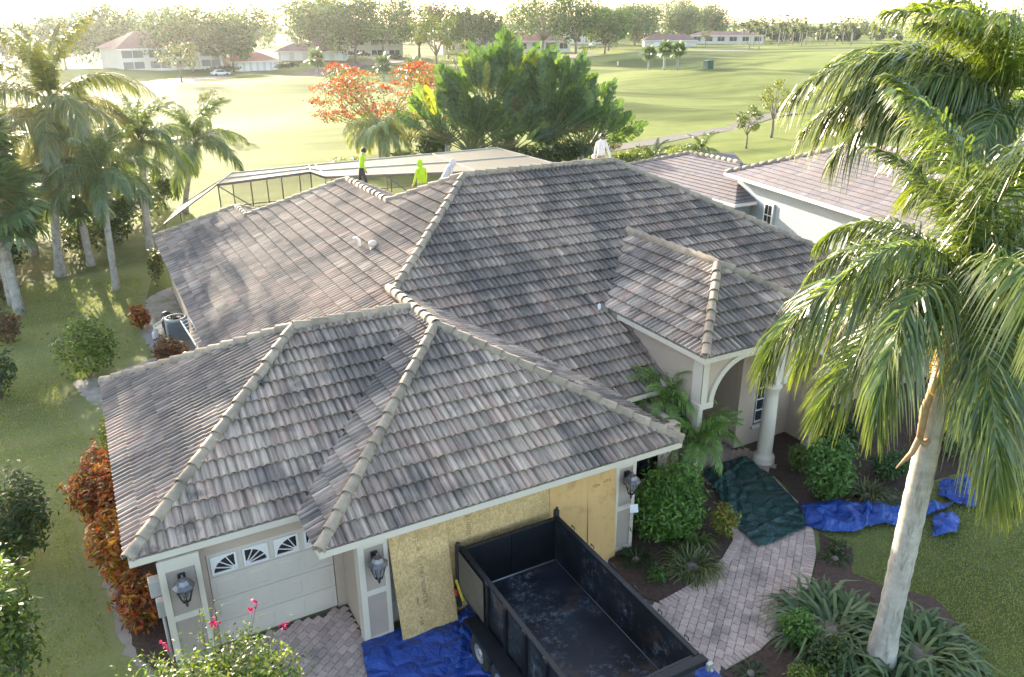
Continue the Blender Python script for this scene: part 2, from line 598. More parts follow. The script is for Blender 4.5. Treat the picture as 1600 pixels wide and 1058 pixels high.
def build_pavers():
    base = sheet('driveway', PAVE, .02, JOINT, thick=.04)
    rg = random.Random(11)
    W_, D_ = .24, .165
    g = .009
    shapes = []
    for k in range(5):
        hw, hd = W_ / 2, D_ / 2
        e1, e2 = .012, .016
        oy = lambda x: e1 * math.sin(4 * PI * x / W_)
        ox = lambda y: e2 * math.sin(2 * PI * y / D_)
        xs_ = [-hw + W_ * q / 6 for q in range(6)]
        ys_ = [-hd + D_ * q / 3 for q in range(3)]
        pl = [(x + ox(-hd), -hd + oy(x)) for x in xs_] + [(hw + ox(y), y + oy(hw)) for y in ys_] + [(-x + ox(hd), hd + oy(-x)) for x in xs_] + [(-hw + ox(-y), -y + oy(-hw)) for y in ys_]
        kx, ky = 1 - g / W_, 1 - g / D_
        pl = [(x * kx + rg.uniform(-.003, .003), y * ky + rg.uniform(-.003, .003)) for x, y in pl]
        n = len(pl)
        V = [(x, y, -.01) for x, y in pl] + [(x, y, .024) for x, y in pl] + [(x * .95, y * .935, .03) for x, y in pl]
        F = [list(range(2 * n, 3 * n))]
        for r in (0, n):
            F += [(r + i, r + (i + 1) % n, r + n + (i + 1) % n, r + n + i) for i in range(n)]
        shapes.append((np.array(V), F))
    cells = []
    a = R(38)
    ca, sa = math.cos(a), math.sin(a)
    for j in range(-110, 110):
        for i in range(-80, 80):
            u, v = (i + (.5 if j % 2 else 0)) * W_, j * D_
            x, y = 3 + u * ca - v * sa, -4 + u * sa + v * ca
            if inpoly(PAVE, x, y) and polydist(PAVE, x, y) > (.115 if x > 6 and y < 2.0 else .07):
                d = np.array([x, y, .03]) - CAM
                dep = d @ FWD
                px, py = 800 + FPX * (d @ RGT) / dep, 529 - FPX * (d @ UPV) / dep
                vis = 0 < px < 1600 and 0 < py < 1058
                cov = (.0 < x < 5.7 and y > -4.6 and y < .5) or (x > 9.6 and y > -.9) or (x < .2 and px < 430)
                cells.append((dep + (0 if vis and not cov else 1000), x, y))
    cells.sort()
    meshes = [npmesh('paver', V, F, PAVER) for V, F in shapes]
    SV, SF = [], []
    for n, (_, x, y) in enumerate(cells):
        k = rg.randrange(5)
        th = a + rg.uniform(-.012, .012)
        dz = rg.uniform(-.004, .004)
        if n < 300:
            mobj('paver', meshes[k], base, (x, y, .01 + dz), (0, 0, th))
        else:
            V, F = shapes[k]
            c, s = math.cos(th), math.sin(th)
            b = len(SV)
            SV += [(x + p[0] * c - p[1] * s, y + p[0] * s + p[1] * c, .01 + dz + p[2]) for p in V]
            SF += [[b + q for q in f] for f in F]
    o = mobj('paver_field', npmesh('paver_field', SV, SF, PAVER), base)
    o['kind'] = 'stuff'
    # soldier course along both walk edges
    b = MB()
    b.bbox(-.05, -.1, -.02, .05, .1, .032, .008)
    bm = npmesh('border_brick', b.v, b.f, PAVER)
    for edge, sgn in (([(12.12, .95), (11.85, .1), (11.65, -.6), (11.05, -1.42), (10.42, -2.05), (9.42, -2.75), (7.82, -3.45), (7.0, -3.64), (6.05, -3.7)], 1),
                      ([(6.15, -1.55), (6.8, -1.48), (7.6, -1.38), (8.4, -1.08), (9.1, -.68), (9.85, .3), (10.25, 1.2)], 1)):
        E = np.array(edge)
        seg = np.linalg.norm(np.diff(E, axis=0), axis=1)
        cum = np.concatenate([[0], np.cumsum(seg)])
        for t in np.arange(.06, cum[-1], .113):
            p = np.array([np.interp(t, cum, E[:, 0]), np.interp(t, cum, E[:, 1])])
            q = np.array([np.interp(t + .2, cum, E[:, 0]), np.interp(t + .2, cum, E[:, 1])])
            r0 = np.array([np.interp(t - .2, cum, E[:, 0]), np.interp(t - .2, cum, E[:, 1])])
            d = (q - r0) / np.linalg.norm(q - r0)
            nrm = np.array([d[1], -d[0]]) if sgn > 0 else np.array([-d[1], d[0]])
            c = p + nrm * .1 if inpoly(PAVE, *(p + nrm * .1)) else p - nrm * .1
            mobj('border_brick', bm, base, (c[0], c[1], .018 + rg.uniform(-.003, .003)), (0, 0, math.atan2(d[1], d[0])))


build_pavers()

# ================================================================== HOUSE ROOF
ZE, TP, ZM, ZP = 2.75, .521, 2.495, 3.932
XC, XD, XA, YA, YB = -.572, 7.783, -3.62, 1.385, 9.836
XM, YF, XR = -.7455, 2.824, 22.283
SQ = math.sqrt(1 + TP * TP)
# name, eave origin x/y/z, along, inward, convex plan pieces
PLANES = [
    ('G2F', (XC, 0, ZE), (1, 0), (0, 1), [[(XC, 0), (XD, 0), (3.6055, 4.178)]]),
    ('R1F', (XA, YA, ZE), (1, 0), (0, 1), [[(XA, YA), (XC, YA), (3.6055, 5.563), (3.6055, 5.61), (.605, 5.61)]]),
    ('G2L', (XC, 0, ZE), (0, -1), (1, 0), [[(XC, 0), (3.6055, 4.178), (3.6055, 5.563), (XC, 1.385)]]),
    ('R1L', (XA, YB, ZE), (0, -1), (1, 0), [[(XA, YA), (.605, 5.61), (XA, YB)]]),
    ('G2R', (XD, 0, ZE), (0, 1), (-1, 0), [[(XD, 0), (XD, 3.313), (3.6055, 7.49), (3.6055, 4.178)]]),
    ('R1B', (3.6, YB, ZE), (-1, 0), (0, -1), [[(XA, YB), (.605, 5.61), (3.6055, 5.61), (3.6055, 5.98), (-.256, YB)]]),
    ('ML', (XM, 26.676, ZM), (0, -1), (1, 0), [[(XM, 10.33), (3.6055, 5.98), (3.6055, 13.32), (XM, 13.32)],
                                            [(3.6055, 7.175), (7.8125, 11.382), (5.866, 13.32), (3.6055, 13.32)],
                                            [(XM, 13.32), (5.866, 13.32), (5.866, 17.95), (2.512, 21.304), (XM, 21.304)],
                                            [(XM, 21.304), (2.512, 21.304), (2.512, 23.418), (XM, 26.676)]]),
    ('MF', (3.6, YF, ZM), (1, 0), (0, 1), [[(7.4, YF), (XR, YF), (13.725, 11.382), (7.8125, 11.382), (3.6055, 7.175)]]),
    ('MR', (XR, YF, ZM), (0, 1), (-1, 0), [[(XR, YF), (XR, 19.94), (13.725, 11.382)]]),
    ('MB', (XR, 19.94, ZM), (-1, 0), (0, -1), [[(XR, 19.94), (12.477, 19.94), (5.866, 13.329), (7.8125, 11.382), (13.725, 11.382)]]),
    ('W1R', (12.477, 19.94, ZM), (0, 1), (-1, 0), [[(12.477, 19.94), (12.477, 24.56), (5.866, 17.95), (5.866, 13.329)]]),
    ('W1B', (12.477, 24.56, ZM), (-1, 0), (0, -1), [[(12.477, 24.56), (5.866, 17.95), (2.512, 21.304), (5.77, 24.56)]]),
    ('W2R', (5.77, 24.56, ZM), (0, 1), (-1, 0), [[(5.77, 24.56), (5.77, 26.676), (2.512, 23.418), (2.512, 21.304)]]),
    ('W2B', (5.77, 26.676, ZM), (-1, 0), (0, -1), [[(5.77, 26.676), (2.512, 23.418), (XM, 26.676)]]),
    ('PF', (9.5616, 1.347, ZP), (1, 0), (0, 1), [[(9.5616, 1.347), (14.71, 1.347), (12.136, 3.921)]]),
    ('PL', (9.5616, 5.582, ZP), (0, -1), (1, 0), [[(9.5616, 1.347), (12.136, 3.921), (12.136, 8.156), (9.5616, 5.582)]]),
    ('PR', (14.71, 1.347, ZP), (0, 1), (-1, 0), [[(14.71, 1.347), (14.71, 5.582), (12.136, 8.156), (12.136, 3.921)]]),
]


def clip(poly, hp):
    """Sutherland-Hodgman of 3-D points (s,t,h) against half planes (a,b,c): a*s+b*t<=c"""
    for a, b, c in hp:
        out = []
        n = len(poly)
        for i in range(n):
            p, q = poly[i], poly[(i + 1) % n]
            dp, dq = a * p[0] + b * p[1] - c, a * q[0] + b * q[1] - c
            if dp <= 1e-9: out.append(p)
            if (dp < -1e-9 and dq > 1e-9) or (dp > 1e-9 and dq < -1e-9):
                k = dp / (dp - dq)
                out.append(tuple(p[m] + (q[m] - p[m]) * k for m in range(3)))
        poly = out
        if len(poly) < 3: return []
    return poly


def halfplanes(P):
    n = len(P)
    ar = sum(P[i][0] * P[(i + 1) % n][1] - P[(i + 1) % n][0] * P[i][1] for i in range(n))
    if ar < 0: P = P[::-1]
    hp = []
    for i in range(n):
        (x1, y1), (x2, y2) = P[i], P[(i + 1) % n]
        dx, dy = x2 - x1, y2 - y1
        l = math.hypot(dx, dy)
        if l < 1e-6: continue
        a, b = dy / l, -dx / l
        hp.append((a, b, a * x1 + b * y1))
    return hp


def cut2(poly, hp):
    return [(p[0], p[1]) for p in clip([(x, y, 0.) for x, y in poly], hp)]


# the front slope stops where the tall porch stands through it
_mf = PLANES[7][4][0]
PLANES[7] = PLANES[7][:4] + ([cut2(_mf, [(1, 0, 9.9)]), cut2(_mf, [(-1, 0, -14.4)]), cut2(_mf, [(-1, 0, -9.9), (1, 0, 14.4), (0, -1, -5.25)])],)
TW, TE = .330, .415
PAL = [(.335, .297, .265), (.30, .275, .255), (.36, .325, .29), (.34, .27, .24), (.27, .25, .235), (.385, .35, .31), (.30, .262, .24), (.355, .275, .245)]


def tile_shape():
    f = np.array([0, .12, .26, .42, .58, .74, .88])
    h = .064 * np.sin(PI * f)
    ss = np.concatenate([f, 1 + f, [2.0]]) * TW / 2
    pr = np.concatenate([h, h, [0]])
    return ss, pr


def tile_faces(s0, t0, tilt):
    ss, pr = tile_shape()
    L = TE + .2
    h0, h1 = .100 + tilt, .003
    F = []
    for i in range(len(ss) - 1):
        a, b = ss[i] + s0, ss[i + 1] + s0
        F.append([(a, t0, h0 + pr[i]), (b, t0, h0 + pr[i + 1]), (b, t0 + L, h1 + pr[i + 1]), (a, t0 + L, h1 + pr[i])])
        F.append([(a, t0, h0 + pr[i] - .02), (b, t0, h0 + pr[i + 1] - .02), (b, t0, h0 + pr[i + 1]), (a, t0, h0 + pr[i])])
    return F


def build_roof(house):
    rg = random.Random(5)
    # deck with fascia
    d = MB()
    for nm, O, a, b, pcs in PLANES:
        for P in pcs:
            V = [(x, y, O[2] + TP * ((x - O[0]) * b[0] + (y - O[1]) * b[1])) for x, y in P]
            n = len(V)
            V2 = [(x, y, z - .08) for x, y, z in V]
            d.add(V + V2, [list(range(n)), list(range(n, 2 * n))[::-1]] + [(i, n + i, n + (i + 1) % n, (i + 1) % n) for i in range(n)])
    roof = d.build('roof', [MORTAR], house)
    SV, SF, SC_, SS = [], [], [], []
    indiv = 0
    for pi, (nm, O, a, b, pcs) in enumerate(PLANES):
        O = np.array(O, float)
        A3 = np.array([a[0], a[1], 0.])
        B3 = np.array([b[0], b[1], TP]) / SQ
        N3 = np.array([-TP * b[0], -TP * b[1], 1.]) / SQ
        for P in pcs:
            Q = [((x - O[0]) * a[0] + (y - O[1]) * a[1], ((x - O[0]) * b[0] + (y - O[1]) * b[1]) * SQ) for x, y in P]
            hp = halfplanes(Q)
            hp = [(p, q, c + (.03 if q < -.9 else 0)) for p, q, c in hp]
            s0, s1 = min(q[0] for q in Q), max(q[0] for q in Q)
            t1 = max(q[1] for q in Q)
            t0_ = min(q[1] for q in Q)
            for j in range(int(max(0, t0_) / TE), int(t1 / TE) + 1):
                for i in range(int(math.floor(s0 / TW)), int(s1 / TW) + 1):
                    hs = (i * 7349 + j * 9151 + pi * 31337) & 0xffffff
                    tr = random.Random(hs)
                    u, v = i * TW, j * TE - .03
                    cn = [(u, v), (u + TW, v), (u, v + TE + .2), (u + TW, v + TE + .2)]
                    st = [max(p * x + q * y - c for p, q, c in hp) for x, y in cn]
                    if any(min(p * x + q * y - c for x, y in cn) >= -1e-6 for p, q, c in hp): continue
                    F = tile_faces(u, v, tr.uniform(-.006, .010))
                    whole = max(st) <= 1e-6
                    if not whole:
                        F = [g for g in (clip(f, hp) for f in F) if g]
                    if not F: continue
                    base = np.array(PAL[tr.randrange(len(PAL))]) * tr.uniform(.9, 1.1)
                    if tr.random() < .02: base = np.array((.13, .13, .14)) * tr.uniform(.7, 1.3)
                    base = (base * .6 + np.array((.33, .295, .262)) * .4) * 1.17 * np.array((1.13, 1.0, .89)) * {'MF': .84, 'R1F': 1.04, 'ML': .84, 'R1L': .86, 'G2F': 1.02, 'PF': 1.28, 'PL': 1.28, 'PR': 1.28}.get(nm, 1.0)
                    one = indiv < 300 and nm in ('G2F', 'R1F', 'G2L', 'R1L') and (len(F) > 8)
                    V, FF, S = [], [], []
                    idx = {}
                    for f in F:
                        ids = []
                        for p in f:
                            k = (round(p[0], 5), round(p[1], 5), round(p[2], 5))
                            if k not in idx:
                                idx[k] = len(V)
                                V.append(O + A3 * p[0] + B3 * p[1] + N3 * p[2])
                                S.append((p[0] / (TW / 2) + pi * 1000 + 1e-4, (p[1] - v) / 2 + j * 3 + .1, pi + .5))
                            ids.append(idx[k])
                        FF.append(ids)
                    if one:
                        indiv += 1
                        cen = np.mean(V, axis=0)
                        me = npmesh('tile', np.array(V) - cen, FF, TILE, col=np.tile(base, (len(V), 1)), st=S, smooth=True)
                        me.set_sharp_from_angle(angle=R(50))
                        mobj('tile', me, roof, tuple(cen - np.array(house.location)))
                    else:
                        o0 = len(SV)
                        SV += V
                        SS += S
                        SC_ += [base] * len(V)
                        SF += [[o0 + q for q in f] for f in FF]
    me = npmesh('tile_field', np.array(SV) - np.array(house.location), SF, TILE, col=np.array(SC_), st=SS, smooth=True)
    me.set_sharp_from_angle(angle=R(50))
    o = mobj('tile_field', me, roof)
    o['kind'] = 'stuff'

    # ridge and hip caps
    n = 7
    a = np.linspace(-.12 * PI, 1.12 * PI, n)
    V, F = [], []
    for x, r in ((0, .135), (.47, .108)):
        V += [(x, r * math.cos(t), r * math.sin(t)) for t in a]
        V += [(x, (r - .022) * math.cos(t), (r - .022) * math.sin(t)) for t in a]
    for i in range(n - 1):
        F.append((i, i + 1, 2 * n + i + 1, 2 * n + i))
        F.append((n + i + 1, n + i, 3 * n + i, 3 * n + i + 1))
        F.append((i + 1, i, n + i, n + i + 1))
    cm = npmesh('ridge_tile', V, F, CAP, smooth=True)
    cm.set_sharp_from_angle(angle=R(50))

    zz = lambda pl, x, y: pl[1][2] + TP * ((x - pl[1][0]) * pl[3][0] + (y - pl[1][1]) * pl[3][1])
    PN = {p[0]: p for p in PLANES}
    p2, p1 = (3.6055, 4.178, 4.927), (.605, 5.61, 4.951)
    m1, m2 = (7.8125, 11.382, 6.954), (13.725, 11.382, 6.954)
    q1, q1b, q2, q2b = (2.512, 23.418, 4.192), (2.512, 21.304, 4.192), (5.866, 17.95, 5.94), (5.866, 13.32, 5.94)
    p3 = (12.136, 3.921, 5.273)
    lines = [((XC, 0, ZE), p2), ((XD, 0, ZE), p2), ((XA, YA, ZE), p1), ((XA, YB, ZE), p1), (p1, (3.5, 5.61, 4.951)), (p2, (3.6055, 7.35, 4.927)),
             ((3.7, 7.27, 4.81), m1), (m1, m2), ((XR, YF, ZM), m2), ((XR, 19.94, ZM), m2), ((XM, 26.676, ZM), q1), ((5.77, 26.676, ZM), q1),
             (q1b, q1), (q1b, q2), ((12.477, 24.56, ZM), q2), (q2b, q2), (q2b, m1), ((9.5616, 1.347, ZP), p3), ((14.71, 1.347, ZP), p3), ((12.136, 8.156, 5.273), p3)]
    mb = MB()
    H0 = np.array(house.location)
    for A, B in lines:
        A, B = np.array(A), np.array(B)
        d, s, u = frame_from(B - A)
        L = np.linalg.norm(B - A)
        k = max(1, round(L / .415))
        off = .10 if abs(d[2]) > .05 else .105
        mb.beam(A + u * (off - .05) + d * .05, B + u * (off - .05), .19, .13)
        for i in range(k):
            P = A + d * (L / k * i - .02) + u * (off + rg.uniform(-.006, .006)) + s * rg.uniform(-.008, .008) - H0
            dd = d + s * rg.uniform(-.025, .025) - u * .055
            d2, s2, u2 = frame_from(dd)
            o = mobj('ridge_tile', cm, roof)
            o.matrix_local = Matrix(((d2[0], -s2[0], u2[0], P[0]), (d2[1], -s2[1], u2[1], P[1]), (d2[2], -s2[2], u2[2], P[2]), (0, 0, 0, 1)))
    mb.build('mortar_bed', [MORTAR], roof)
    # fascia boards and soffits
    for x0, y0, x1, y1, z in ((XC, 0, XD, 4.0, ZE), (XA, YA, .4, YB, ZE), (9.5616, 1.347, 14.71, 5.0, ZP)):
        f = MB()
        t, h = .03, .125
        f.box(x0 - .03, y0 - .03, z - h, x1 + .03, y0 + t, z + .018)
        f.box(x0 - .03, y0 + t, z - h, x0 + t, y1, z + .018)
        f.box(x1 - t, y0 + t, z - h, x1 + .03, y1, z + .018)
        f.box(x0 + t, y0 + t, z - h + .01, x1 - t, min(y1, y0 + 1.5) if z == ZP else y1, z - h + .03)
        f.build('fascia', [TRIM], roof)
    f = MB()
    f.box(XM - .03, 9.8, ZM - .125, XM + .03, 26.676, ZM + .018)
    f.build('fascia', [TRIM], roof)
    f = MB()
    f.box(7.8, YF - .03, ZM - .125, 9.795, YF + .03, ZM + .018)
    f.build('fascia', [TRIM], roof)
    f = MB()
    f.box(14.51, YF - .03, ZM - .125, XR, YF + .03, ZM + .018)
    f.box(XR - .03, YF + .03, ZM - .125, XR, 19.94, ZM + .015)
    f.box(14.51, YF + .03, ZM - .12, XR - .03, 3.8, ZM - .1)
    f.build('fascia', [TRIM], roof)
    # plumbing vents
    v = MB()
    v.lathe([(.13, 0), (.145, .06), (.125, .12), (.07, .16), (.02, .175)], (4.33, 10.67, 5.3), 14)
    v.tube([(4.33, 10.67, 4.95), (4.33, 10.67, 5.28)], .09, 10)
    v.build('roof_vent', [TRIM], roof)
    v = MB()
    v.tube([(4.1, 11.3, 4.9), (4.1, 11.3, 5.36), (4.04, 11.34, 5.44), (3.96, 11.38, 5.4)], .05, 8)
    v.build('vent_pipe', [WHITE], roof)
    v = MB()
    v.tube([(9.26, 5.51, 3.8), (9.26, 5.51, 4.14)], .05, 8)
    v.tube([(9.26, 5.51, 4.14), (9.26, 5.51, 4.15)], .035, 8)
    v.build('vent_pipe', [WHITE], roof)
    return roof

# ================================================================== HOUSE BODY
def wall_y(b, y0, y1, x0, x1, z0, z1, ops=()):
    """wall facing +-Y with rectangular openings (xa, xb, za, zb)"""
    ops = sorted(ops)
    x = x0
    for xa, xb, za, zb in ops:
        if xa > x: b.box(x, y0, z0, xa, y1, z1)
        if za > z0: b.box(xa, y0, z0, xb, y1, za)
        if zb < z1: b.box(xa, y0, zb, xb, y1, z1)
        x = xb
    if x < x1: b.box(x, y0, z0, x1, y1, z1)


def wall_x(b, x0, x1, y0, y1, z0, z1, ops=()):
    ops = sorted(ops)
    y = y0
    for ya, yb, za, zb in ops:
        if ya > y: b.box(x0, y, z0, x1, ya, z1)
        if za > z0: b.box(x0, ya, z0, x1, yb, za)
        if zb < z1: b.box(x0, ya, zb, x1, yb, z1)
        y = yb
    if y < y1: b.box(x0, y, z0, x1, y1, z1)


def arch_wall(b, y0, y1, x0, x1, zt, cx, r, zs, m=0):
    """wall with an arched opening above springing height zs (open below)"""
    n = 16
    an = np.linspace(PI, 0, n + 1)
    xs, zs_ = cx + r * np.cos(an), zs + r * np.sin(an)
    b.box(x0, y0, zs, cx - r, y1, zt, m)
    b.box(cx + r, y0, zs, x1, y1, zt, m)
    for i in range(n):
        b.prism([(xs[i], zs_[i]), (xs[i + 1], zs_[i + 1]), (xs[i + 1], zt), (xs[i], zt)], y0, y1, m, 'y')


def arch_band(b, y0, y1, cx, r, zs, w, m=0, a0=0., a1=PI, n=20):
    an = np.linspace(a1, a0, n + 1)
    for i in range(n):
        P = [(cx + q * math.cos(t), zs + q * math.sin(t)) for q, t in ((r, an[i]), (r, an[i + 1]), (r + w, an[i + 1]), (r + w, an[i]))]
        b.prism(P, y0, y1, m, 'y')


def sash_window(house, x0, x1, z0, z1, y, nx=2, nz=2, arch=False, sill=True, axis='y'):
    """white framed window in a wall face at y (looking towards -y), with panes as glass"""
    def put(b, a0, c0, b0, a1, c1, b1):
        if axis == 'y': b.box(a0, c0, b0, a1, c1, b1)
        else: b.box(c0, a0, b0, c1, a1, b1)
    g = MB()
    put(g, x0, y + .05, z0, x1, y + .07, z1)
    if arch:
        cx, r = (x0 + x1) / 2, (x1 - x0) / 2
        an = np.linspace(0, PI, 14)
        g.prism([(cx + r * math.cos(t), z1 + r * math.sin(t)) for t in an], y + .05, y + .07, 0, 'y')
    w = g.build('window', [GLASS], house)
    f = MB()
    t = .06
    put(f, x0 - t, y - .02, z0 - t, x0, y + .08, z1 + (0 if arch else t))
    put(f, x1, y - .02, z0 - t, x1 + t, y + .08, z1 + (0 if arch else t))
    put(f, x0, y - .02, z0 - t, x1, y + .08, z0)
    if arch:
        arch_band(f, y - .02, y + .08, cx, r, z1, t)
    else:
        put(f, x0, y - .02, z1, x1, y + .08, z1 + t)
    for i in range(1, nx):
        x = x0 + (x1 - x0) * i / nx
        put(f, x - .012, y + .01, z0, x + .012, y + .05, z1)
    for i in range(1, nz):
        z = z0 + (z1 - z0) * i / nz
        put(f, x0, y + .005, z - .015, x1, y + .049, z + .015)
    f.build('frame', [WHITE], w)
    if sill:
        s = MB()
        put(s, x0 - .14, y - .10, z0 - .16, x1 + .14, y - .003, z0 - t - .002)
        s.build('sill', [TRIM], w)
    return w


house = thing('house', 'beige stucco bungalow with weathered grey tile hip roof and two garages', 'house', (0, 0, 0))
roof = build_roof(house)
roof['label'] = 'weathered grey and reddish concrete tile hip roof with pale ridge caps'


def build_body():
    zt, zm = ZE - .17, ZM - .17
    b = MB()
    wall_x(b, -3.2, -3.0, 1.75, 9.4, 0, zt)
    b.box(-3.0, 9.2, 0, -.4, 9.4, zt)
    wall_y(b, 1.66, 1.86, -2.5, .25, 0, zt, [(-2.38, .05, 0, 2.22)])
    b.box(.24, .58, 0, .4, 1.655, zt)
    wall_y(b, .58, .78, .41, 6.6, 0, zt, [(.85, 6.2, 0, 2.25)])
    b.box(6.62, .58, 0, 6.78, 3.14, zt)
    wall_y(b, 1.5, 1.68, 6.79, 9.1, 0, 2.2, [(7.71, 8.38, .95, 1.65)])
    b.box(8.92, 1.69, 0, 9.1, 3.14, 2.2)
    wall_y(b, 3.15, 3.35, 6.79, 9.79, 0, zm, [(8.75, 9.45, .9, 2.2)])
    # porch side, front arch wall, recessed entry
    wall_x(b, 9.8, 9.98, 1.86, 5.6, 0, ZP - .17, [(2.15, 2.75, 1.15, 2.3)])
    arch_wall(b, 1.64, 1.85, 9.8, 12.6, ZP - .17, 11.33, 1.17, 2.44)
    arch_wall(b, 1.64, 1.85, 12.601, 14.5, ZP - .17, 13.62, .80, 2.44)
    b.box(14.32, 1.86, 0, 14.5, 5.6, ZP - .17)
    b.box(12.25, 2.83, 0, 12.42, 5.2, ZP - .17)
    wall_y(b, 2.64, 2.82, 12.25, 14.31, 0, ZP - .17, [(12.95, 13.65, .68, 2.15)])
    b.box(9.99, 5.2, 0, 12.24, 5.4, ZP - .17)
    wall_y(b, 3.15, 3.35, 14.51, XR - .4, 0, zm, [(16, 17.4, .7, 2.0), (18.6, 20.0, .7, 2.0)])
    b.box(XR - .58, 3.36, 0, XR - .4, 19.5, zm)
    # rear walls
    b.box(-.4, 9.41, 0, -.22, 26.3, zm)
    b.box(-.21, 26.12, 0, 5.4, 26.3, zm)
    b.box(5.22, 24.2, 0, 5.4, 26.11, zm)
    b.box(5.41, 24.02, 0, 12.1, 24.19, zm)
    b.box(11.92, 19.6, 0, 12.1, 24.01, zm)
    b.box(12.11, 19.42, 0, XR - .59, 19.6, zm)
    b.build('wall', [STUCCO], house)
    # cream trim on the porch
    t = MB()
    t.box(9.775, 1.60, 2.44, 10.0, 1.635, ZP - .175)
    t.box(9.765, 1.60, 2.44, 9.795, 1.95, ZP - .175)
    t.box(9.80, 1.655, 0, 9.95, 1.845, 2.43)
    t.bbox(9.74, 1.56, 2.36, 10.22, 1.94, 2.52, .02)
    t.box(12.57, 1.60, 2.50, 12.70, 1.635, ZP - .175)
    arch_band(t, 1.575, 1.636, 11.33, 1.13, 2.44, .15)
    arch_band(t, 1.575, 1.636, 13.62, .76, 2.44, .12)
    t.build('arch_trim', [TRIM], house)
    for cx in (12.48,):
        c = MB()
        c.lathe([(.31, .0), (.31, .10), (.29, .14), (.31, .19), (.29, .25), (.22, .30), (.215, .32), (.21, .9), (.20, 1.5), (.18, 2.1), (.175, 2.22), (.20, 2.25), (.20, 2.30), (.23, 2.34), (.25, 2.40), (.25, 2.46)], (cx, 1.70, .0), 24)
        c.build('column', [TRIM], house)
    c = MB()
    c.lathe([(.31, .0), (.31, .10), (.29, .25), (.22, .30), (.21, .9), (.18, 2.1), (.20, 2.3), (.25, 2.46)], (14.44, 1.70, 0), 20)
    c.build('column', [TRIM], house)
    p = MB()
    p.box(9.99, 1.2, .0, 14.5, 5.2, .018)
    p.build('porch_floor', [JOINT], house)
    # front door in the recess
    dr = MB()
    dr.box(10.6, 5.14, .02, 11.6, 5.195, 2.3)
    door = dr.build('door', [mat('door_wood', (.16, .08, .05), (.22, .11, .07), 8, .5)], house)
    hb = MB()
    hb.tube([(10.7, 5.1, 1.05), (10.7, 5.06, 1.05), (10.82, 5.06, 1.05)], .015, 6)
    hb.build('handle', [BLACKM], door)
    # little porch lamp
    l = MB()
    l.lathe([(.02, 0), (.07, .04), (.07, .12), (.02, .15)], (10.08, 2.0, 2.35), 10)
    l.build('porch_lamp', [BLACKM], house)
    sash_window(house, 7.71, 8.38, .95, 1.65, 1.52, 1, 1)
    sash_window(house, 8.80, 9.40, .95, 1.75, 3.17, 2, 2, arch=True)
    sash_window(house, 12.97, 13.63, .70, 2.13, 2.66, 2, 4)
    sash_window(house, 2.16, 2.74, 1.17, 2.28, 9.82, 2, 3, axis='x')
    sash_window(house, 16.0, 17.4, .7, 2.0, 3.17, 4, 3)
    sash_window(house, 18.6, 20.0, .7, 2.0, 3.17, 4, 3)


build_body()


def pillar(x0, x1, y0, y1, z1, side=None):
    """square stucco pier with raised cream frame round two taupe panels"""
    b = MB()
    b.box(x0, y0, 0, x1, y1, z1)
    p = b.build('pillar', [INSET], house)
    f = MB()
    t, w = .028, .095
    zs = (0, .20, 1.12, 1.26, z1 - .30, z1 - .02)
    y = y0 - t
    f.box(x0 - t, y, 0, x0 + w, y0 - .001, zs[5])
    f.box(x1 - w, y, 0, x1 + .002, y0 - .001, zs[5])
    for a, c in ((0, .14), (1.16, 1.29), (z1 - .28, z1 - .02)):
        f.box(x0 + w, y + .003, a, x1 - w, y0 - .001, c)
    if side:
        f.box(x0 - t, y0, 0, x0 - .001, y0 + .11, zs[5])
        f.box(x0 - t, side - .12, 0, x0 - .001, side, zs[5])
        for a, c in ((0, .14), (1.16, 1.29), (z1 - .28, z1 - .02)):
            f.box(x0 - t + .003, y0 + .11, a, x0 - .001, side - .12, c)
    f.build('pillar_trim', [TRIM], p)


pillar(-3.2, -2.5, 1.40, 1.655, ZE - .17)
pillar(.22, .80, .33, .575, ZE - .17, side=.57)
pillar(6.24, 6.80, .33, .575, ZE - .17)


